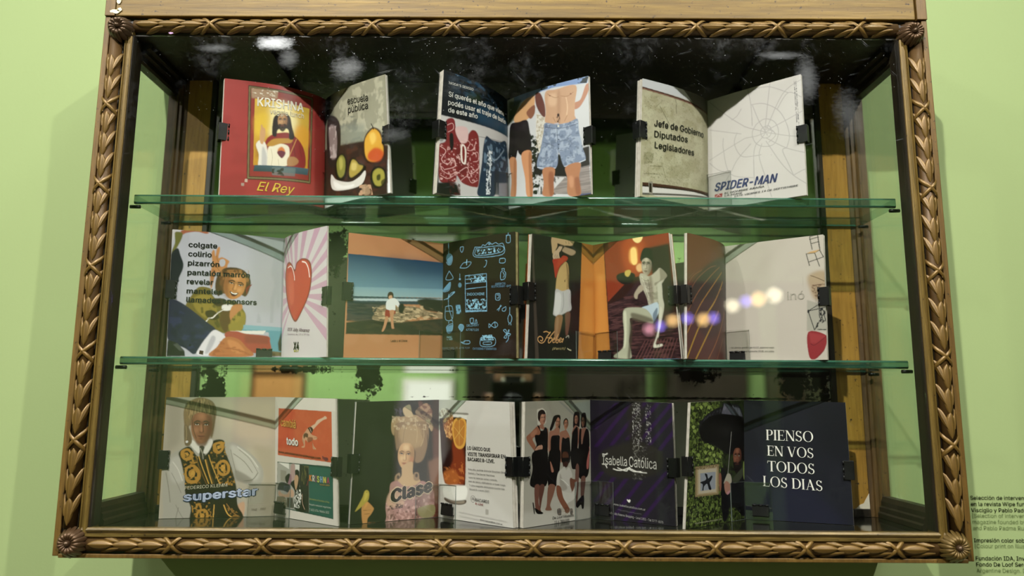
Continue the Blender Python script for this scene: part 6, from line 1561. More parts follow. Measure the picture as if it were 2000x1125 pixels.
ART[8] = {'L': '''F a3998a
P b3a690 0.8 67.3 434,29 990,31 989,710 880,708 716,364 491,244
P 8a8072 0.7 44.9 -1,3 161,40 156,381 29,471
P 9a8c78 0.6 33.7 791,411 990,437 989,995 882,982 904,709
S 9c968c 1 4.5 15,605 55,494 147,438 241,393 422,361 544,379 643,392 792,492 879,596 889,686 844,752 747,739 662,693 653,814 714,902 705,1068 102,1053 35,909
S b4aea4 0.8 18 594,409 743,480 855,618 819,707 673,638
S 7a7268 0.7 11.2 648,615 795,696 747,728 650,693
S b0aaa2 0.7 18 58,539 162,495 185,696 91,694
L c8c2b8 0.7 9 656,421 768,503 842,595
L c8c2b8 0.6 7.9 93,539 145,607 185,696
L 625b50 0.7 6.7 843,640 795,696 722,705
L 625b50 0.6 5.6 40,627 72,760 90,868
L 6d665c 0.7 5.6 163,912 145,996
L 7a7268 0.7 5.6 595,444 622,547 649,637
L 6d665c 0.7 5.6 621,478 720,548 794,640
L 6d665c 0.7 4.5 669,444 768,526 843,640
L 6d665c 0.6 4.5 87,628 140,717 179,794
L 6d665c 0.6 4.5 138,890 189,976 227,1019
S c4beb6 1 3.4 123,1017 214,1003 292,1052 125,1053
S a39b8c 1 3.4 712,805 844,796 893,830 833,894 725,870
S b58c6e 0.9 6.7 655,912 726,881 716,1010 657,987
S 241c12 1 2.2 142,461 230,416 306,497 390,475 434,372 532,368 547,454 605,592 651,748 667,901 716,988 705,1068 298,1058 267,914 214,795 202,674 165,540
S a5792c 1 1.1 160,450 219,430 263,474 248,524 194,527 162,495
S a5792c 1 1.1 447,390 520,376 536,431 499,477 450,465 436,419
S a5792c 1 1.1 209,586 273,564 329,610 338,677 293,718 227,710 201,652
S a5792c 1 1.1 489,545 549,529 593,580 588,636 541,663 498,646 476,590
S a5792c 1 1.1 327,937 397,933 422,982 401,1034 343,1043 313,1006
S 241c12 1 1.1 187,461 214,450 239,473 228,502 196,505
S 241c12 1 1.1 466,407 502,399 515,431 486,454
S 241c12 1 1.1 227,597 274,584 307,632 297,687 244,686 218,641
S 241c12 1 1.1 502,562 544,551 569,591 562,636 522,635 493,601
S 241c12 1 1.1 345,953 386,949 399,986 377,1023 345,1022 329,990
S b58a38 1 1.1 197,471 214,464 228,479 216,493
S b58a38 1 1.1 475,414 497,410 502,429 483,440
S b58a38 1 1.1 240,614 276,607 291,637 278,667 249,666 235,642
S b58a38 1 1.1 514,579 538,570 553,593 542,619 518,618
S b58a38 1 1.1 352,969 375,965 385,986 371,1010 351,1006
N a5792c 0.95 15.7 15.7 0.52 7 148,461 230,422 307,508 346,721 213,762
N a5792c 0.95 15.7 15.7 0.52 8 402,475 538,374 651,748 483,723
N a5792c 0.95 15.7 15.7 0.5 9 265,871 429,875 460,1056 303,1053
N 8c6424 0.95 13.5 13.5 0.52 10 559,878 704,988 705,1068 611,1028
L c09440 1 7.9 316,497 352,588 412,722
L 6a4c20 1 7.9 295,508 335,610 394,727
L c09440 1 6.7 402,487 442,589 507,724
L 6a4c20 1 5.6 385,521 420,634 459,723
L c09440 1 9 374,526 408,633 441,723
L c09440 1 7.9 466,897 462,972 460,1056
L c09440 1 9 548,899 586,975 657,1019
L 8a6430 1 6.7 571,889 633,965 704,1009
S 1a130c 1 2.2 515,962 563,985 612,1065 495,1063
S 3c342c 1 2.2 317,417 361,418 369,498 350,543 324,497
L b0a898 1 4.5 327,429 347,475 355,520
S c6c0b6 1 2.2 228,382 251,359 315,417 317,474 261,428
S c6c0b6 1 2.2 353,463 397,360 434,367 424,418 389,470
S 75614a 1 3.4 175,242 163,124 193,52 271,10 346,10 422,41 458,113 452,197 432,326 415,337 392,244 221,242 251,359 229,405 187,393
S 85593f 1 5.3 240,178 276,123 328,115 380,126 417,185 424,262 412,322 376,376 330,394 285,372 248,316 235,253
S 553526 0.75 26.5 374,133 427,192 432,290 402,357 351,396 366,314 381,259
S 553526 0.6 15.9 251,215 298,209 360,212 406,221 391,244 344,236 314,235 267,238
S a87656 0.6 21.2 297,138 349,139 355,189 298,186
S a87656 0.55 18.5 266,258 299,263 298,300 268,296
S a87656 0.7 10.5 323,229 334,230 339,288 323,290
S 553526 0.7 8 312,286 330,298 348,288 345,303 315,303
L 553526 0.8 8 339,230 345,271 347,293
L 4a3828 0.95 11.9 262,216 288,202 312,208
S d8ccc0 0.85 0.6 269,230 287,223 306,231 288,237
S 2a1c16 1 0.6 279,229 287,223 296,230 288,237
L 2a1c16 1 6.8 267,230 287,220 310,231
L 4a3828 0.95 11.9 346,209 370,205 395,221
S d8ccc0 0.85 0.6 352,233 371,226 388,234 370,240
S 2a1c16 1 0.6 363,233 371,226 379,233 370,241
L 2a1c16 1 6.8 349,233 371,225 392,235
S 6f3b32 0.95 3.9 299,327 321,323 330,325 338,323 361,330 340,340 319,339
L 553526 0.8 5.3 299,327 330,332 361,330
S 553526 0.6 8 314,347 347,348 340,356 320,356
L 4c3020 0.7 5.6 240,184 259,278 287,348
S 6a4432 0.7 9 282,359 335,389 385,360 375,406 302,406
S 7d6648 1 3.4 168,124 199,52 271,14 346,11 416,53 450,125 401,155 338,131 277,142 242,172 209,242 181,230
N b09468 0.7 11.2 67.3 0.55 12 186,40 283,10 371,16 436,101 388,143 277,130 219,195 186,159
N 55442f 0.8 13.5 67.3 0.56 13 165,64 271,16 436,77 438,149 277,142 191,358
S 6d5a44 1 3.4 175,242 215,254 244,336 229,405 190,387
L 8a7048 0.8 4.5 212,64 198,148 196,230
L 8a7048 0.8 4.5 260,34 236,100 232,172
L b09a70 0.8 4.5 296,22 274,76 270,124
L b09a70 0.8 4.5 346,22 336,77 363,137
L 4c3c28 0.8 4.5 384,41 405,101 401,155
L 4c3c28 0.8 5.6 423,65 441,161 431,279
L b09a70 0.7 3.4 190,242 200,312 194,381
T e4e0d8 0.06 0 34.5 193,400 219,398|*
T d8cfb8 0.02 0 26.2 206,768 575,749|FEDERICO KLEMM
T 1c2748 0.12 0 71.3 195,866 852,827|superstar
T b4bcd4 0.04 0 67 202,862 844,825|superstar
T 5c5040 0.0 0.2 16.1 789,952 915,946|1942 - 2002''',
'R': '''F c6bdb4
P cfc6bd 1 2.3 5,0 406,-2 1001,0 998,101 65,97
P b85232 1 1 69,97 935,107 935,512 50,493
N c25e3c 0.4 44.8 44.8 0.5 3 69,97 935,107 935,512 50,493
P 1e1410 0.0 0 22,64 23,65 25,65
S c8a890 1 1 612,238 679,212 718,182 803,158 832,145 859,152 859,166 812,177 755,200 698,231 640,262
S 3e1414 1 1 563,254 612,238 650,261 611,296 582,283
L d8c8c0 1 4 597,248 621,282
S c09070 1 1 524,280 563,254 611,292 639,305 696,313 715,326 686,342 629,344 657,391 694,415 647,417 638,392 629,354 581,351 566,366 523,348 512,406 464,413 469,403 498,393 474,350 485,311
S 7c3c28 0.8 3 562,327 639,324 634,349 566,366
S 4a2a1c 0.9 2 494,310 524,292 567,298 562,327 523,324 504,339
L 4a2a1c 0.9 2.5 629,344 642,391 666,419
L 4a2a1c 0.9 2.5 484,349 503,392
L 6a3020 0.8 2.5 658,328 705,322 715,336
T 8a4a20 0.07 0 65.2 115,245 377,258|cambiá
T d8a24c 0.04 0 63.2 111,243 373,256|cambiá
T 5a2418 0.07 0 59.3 216,397 413,403|todo
T ece6dc 0.05 0 58.4 210,395 409,400|todo
T 20180f 0.02 0 18.9 67,471 767,493|www.uniointernacionaldeyoga.com
T 3a2a60 0.02 0 29.3 791,492 878,497|Yoga
P 1e4038 1 0.5 43,549 877,542 945,552 939,950 812,945 29,923
P 2c5a50 1 1.5 582,558 941,557 930,944 580,928
P 9c9890 1 1 46,556 577,556 575,926 32,918
P cfcac2 1 1 57,553 249,553 249,600
P c8c4bc 1 1 264,555 427,554 422,605 353,623 354,565
P 8a8478 1 4 97,613 204,617 193,705 97,706
P 2a2826 1 2 427,554 577,556 570,927 513,927 495,853 420,715
N 6a6438 0.8 7 29.9 0.52 4 461,559 577,558 498,710 449,713
S a88a86 1 1.5 286,564 324,552 349,565 348,647 323,683 288,685 272,628
S 8a6470 1 1.5 248,658 285,641 288,714 258,735 223,718
S 201c1a 1 1.5 183,667 239,637 263,648 223,718 188,696
S 1c1816 1 2 273,715 352,671 353,604 412,603 421,667 418,858 350,835 341,768
S b08c6c 1 1 343,657 377,639 406,658 396,707 366,762 347,739 337,691
S 2b2a30 1 2 45,778 81,722 173,714 263,735 262,769 222,791 142,781
S b59078 1 1.5 55,816 81,785 122,807 212,806 262,764 312,765 333,797 311,823 242,828 111,837
S 6a6050 1 2 35,847 81,834 182,837 201,913 32,918
N a8a08c 0.8 10 10 0.5 6 121,851 212,844 201,908 121,904
P 4a4640 1 1.5 212,835 311,828 320,913 211,912
S 201e1c 1 1.5 361,767 459,732 496,805 513,927 330,912 340,835
N d4d0c8 1 8 9 0.45 8 386,751 439,752 458,808 417,906 330,903 341,826
L b0907c 1 7 468,788 467,855 504,908
L a83048 0.9 4 570,663 541,717
T d88a3c 0.06 0 47.5 589,675 630,675|K
T d8ccc4 0.06 0 47.3 639,675 677,675|R
T a84c80 0.06 0 47.1 689,676 704,676|I
T c8cc60 0.06 0 47.1 713,676 749,677|S
T 8ab0d0 0.06 0 46.9 760,676 798,676|H
T d4c860 0.06 0 46.7 809,677 852,677|N
T b04c70 0.06 0 46.6 861,677 905,678|A
T c09040 0.02 0 12.2 755,700 905,698|VEGGIE LUNCH
T 9a9850 0.0 0 14.1 593,824 899,830|Alimentos ofrecidos a Dios
T d8d8cc 0.01 0 14.1 592,867 923,871|Pequeño restaurant vegetariano
T dcdcd0 0.01 0 18.7 595,911 893,913|T 4833 6704. Malabia 1833'''}
ART[9] = {'L': '''F 26271e
P 2f3128 0.8 44.4 194,205 441,330 389,886 69,654
P 6a4438 0.9 17.8 914,4 1009,4 1006,1084 942,1080
P 8a6450 0.8 17.8 862,531 1002,491 1005,921 924,873
P 1c1812 0.7 22.2 692,0 1000,4 1001,228 899,225 829,52
S 8f7458 1 6.7 456,307 444,212 499,166 630,151 797,162 866,248 859,368 820,483 772,528 707,525 704,432 605,382 508,402 485,424
S b0946c 0.8 17.8 502,250 632,206 766,246 801,366 703,409 555,369
S a58a68 1 4.4 413,247 425,158 547,137 763,131 916,214 900,274 831,187 664,189 499,184 452,213 447,295
S b58c74 1 4.4 695,98 829,28 898,91 899,177 797,174
N 7a4840 0.8 22.2 22.2 0.5 4 726,1 914,54 916,202 763,137
S c0a884 1 3.3 544,71 626,36 653,97 671,140 580,138
N 5a5468 0.7 15.6 15.6 0.48 6 436,44 544,71 530,131 447,117
N d0bc9c 0.6 20 20 0.55 7 415,128 915,141 900,262 421,247
L 4a3c30 0.9 6.7 850,296 861,462 855,623 865,736
S c8a074 1 4.2 510,407 549,366 602,362 653,375 689,423 691,483 674,531 635,571 587,583 544,563 510,516 500,466
S 94704a 0.75 21.1 649,380 697,429 698,505 662,556 608,585 629,521 647,479
S 94704a 0.6 12.7 519,437 553,434 616,440 675,451 658,467 599,457 568,455 533,456
S e4c69a 0.6 16.9 569,379 621,383 624,422 567,417
S e4c69a 0.55 14.8 530,471 564,477 562,507 532,502
S e4c69a 0.7 8.4 578,451 589,452 591,499 575,499
S 94704a 0.7 6.3 563,496 580,506 599,499 596,510 565,508
L 94704a 0.8 6.3 594,453 597,486 599,502
L 8a6a48 0.95 9.4 518,437 543,428 568,434
S d8ccc0 0.85 0.6 525,449 542,444 560,451 543,455
S 2a1c16 1 0.6 534,448 542,444 550,450 543,455
L 2a1c16 1 5.4 521,449 542,443 563,453
L 8a6a48 0.95 9.4 602,437 626,434 651,449
S d8ccc0 0.85 0.6 607,455 625,451 645,459 625,462
S 2a1c16 1 0.6 617,456 625,451 633,458 625,463
L 2a1c16 1 5.4 604,455 626,450 646,459
S a05040 0.95 3.1 549,527 571,524 579,527 587,526 610,532 589,540 568,538
L 94704a 0.8 4.2 549,527 579,532 610,532
S 94704a 0.6 6.3 562,543 594,547 588,552 567,550
S c87a60 0.45 11.1 641,488 681,484 682,524 650,528
L 7a6248 0.7 4.4 501,214 488,308 508,390
L 7a6248 0.7 4.4 598,181 568,263 555,357
L d0b890 0.6 4.4 697,183 725,268 719,363
L d0b890 0.6 4.4 798,222 809,318 769,400
L 7a6248 0.6 4.4 766,269 834,367
S d8bc98 0.7 13.3 535,665 678,671 712,729 506,730
S c0a078 1 3.3 559,553 674,524 685,627 775,687 713,762 459,738 504,674 549,632
S 9a8064 1 4.4 472,673 478,628 525,608 534,642 504,674
S 9a8064 1 4.4 691,661 701,616 749,618 759,675 719,684
S 4a3828 1 2.2 526,644 525,651 521,656 514,659 507,658 501,655 496,649 494,643 496,636 500,631 506,628 513,628 520,631 524,637
S 4a3828 1 2.2 742,640 740,647 736,653 730,655 723,655 716,652 711,646 710,639 711,632 715,627 722,624 729,624 735,628 740,633
S a8807a 1 4.4 380,865 415,780 426,693 504,674 585,723 712,718 808,689 939,785 941,1005 926,1079 428,1048 392,951
S 8c5e58 0.7 15.6 713,773 809,756 783,1059 705,1054
N d0a8a0 0.8 24.4 24.4 0.52 8 379,843 939,762 942,1080 428,1048
N 5c3c38 0.7 17.8 33.3 0.6 9 381,886 780,887 752,1068 428,1048
S c4a088 0.9 8.9 387,843 414,769 491,740 589,854 544,884 435,884
N 3a2c28 0.9 13.3 8.9 0.45 10 388,876 574,854 575,897 406,909
P 7a4030 0.8 8.9 924,917 1004,877 1006,1084 926,1079
S a09468 1 3.3 764,908 940,896 941,983 814,997 749,950
S b8864c 1 3.3 122,924 125,840 157,825 191,833 235,867 252,889 224,930 189,965 185,1022 148,1025
L 6a4424 0.9 3.3 139,894 222,893
L 6a4424 0.9 3.3 149,926 216,924
S c8924c 1 2.2 158,842 184,827 182,853 146,883
S a8963c 1 2.2 143,739 174,733 195,758 189,811 158,836 108,871 57,899 54,891 90,838 124,786
S c8b450 0.7 5.6 151,745 183,757 170,799 141,819
S 1c160c 1 0 172,751 171,752 170,753 168,754 166,754 164,753 163,752 163,751 163,749 164,748 166,748 168,748 170,748 171,750
N b07a50 0.9 22.2 15.6 0.45 14 153,989 410,1004 412,1047 156,1030
T c8b094 0.16 0 108.9 421,854 929,782|Clase
T 1f201c 0.09 0 100.2 430,850 919,777|Clase''',
'R': '''F c9c3bd
P bdb6ae 0.5 35 420,211 1050,190 1011,941 506,661
P d4cfc8 1 3.5 1,104 432,111 400,871 84,869
S 4c4034 0.7 3.5 1,122 123,74 224,104 432,107 431,123 224,122 5,147
P 35120c 1 4.7 11,165 123,155 264,145 425,162 397,707 240,729 104,710 64,622
S 8c3c18 0.9 18.7 243,311 378,421 384,691 240,723 182,614
S b06428 0.9 16.3 84,620 241,588 317,674 221,725 104,705
S a0602c 0.9 9.3 73,163 224,134 223,312 183,337 103,270
N e0b070 0.85 16.3 21 0.52 5 62,133 224,128 223,336 103,317
N c87838 0.7 28 23.3 0.55 6 84,575 377,512 383,708 104,705
S 2a0d0a 0.8 14 43,367 183,372 222,521 84,575
S d8a040 1 2.3 214,254 244,172 323,149 411,170 419,269 398,374 330,412 252,381
S b8782c 1 3.5 235,259 264,187 327,165 391,183 396,270 375,358 321,389 266,363
L e0b860 0.8 3.5 323,167 317,390
L e0b860 0.8 3.5 243,229 389,329
L e0b860 0.8 3.5 391,212 247,335
S 3c2414 0.7 3.5 284,157 333,141 353,154 303,170
S e4dcd0 0.8 4.7 31,91 93,75 184,123 123,155 42,152
N 8a6844 0.7 16.3 14 0.5 9 11,79 224,98 224,152 11,159
S 5c5044 1 4.7 104,828 239,846 397,825 398,855 315,873 181,872 100,851
S a09484 0.9 5.8 143,844 277,851 381,835 372,855 258,864
S eae6e0 0.9 9.3 94,739 402,715 399,817 239,837 104,823
T 2c2a28 0.03 0 28.2 434,410 741,412|LO ÚNICO QUE
T 2c2a28 0.03 0 28.1 435,459 932,457|VISTE TRANSPIRAR EN
T 2c2a28 0.03 0 27.9 438,502 794,502|BACARDI B-LIVE.
T 5c5854 0.0 0 15.2 446,579 931,579|Este año, pudiste disfrutar Brazilian Girls,
T 5c5854 0.0 0 15.1 447,611 792,612|Elefant y The Secret Machines
T 5c5854 0.0 0 15.1 449,645 825,646|como te merecías verlos: cómodo,
T 5c5854 0.0 0 15 451,677 926,678|bien de cerca y disfrutando un buen trago.
T 5c5854 0.0 0 15 457,709 914,709|Y cómo seguirás disfrutando mucho más
T 5c5854 0.0 0 14.9 461,740 725,742|Bacardi B-Live en 2007.
L 38342f 1 2.9 499,784 524,793 528,813 506,837 483,832 471,811 481,790 499,784
L 38342f 1 3.6 484,813 495,799 501,819 510,799 519,814
K 38342f 1 2.9 478,819 521,818
T 3a3632 0.01 0 24 537,826 715,830|BACARDI
T 9c2820 0.04 0 14.6 539,852 640,855|B-LIVE
P a8a29a 1 0.7 662,877 700,881 699,922 660,921
T a8a29c 0.0 0 10.7 320,935 934,958|Bacardi promueve el consumo responsable. Beber con moderación.
T a8a29c 0.0 0 10 324,966 598,977|Bacardi & Company Limited © 2006
T 4c4844 0.01 0 14.4 598,975 878,988|www.bacardilive.com.ar'''}
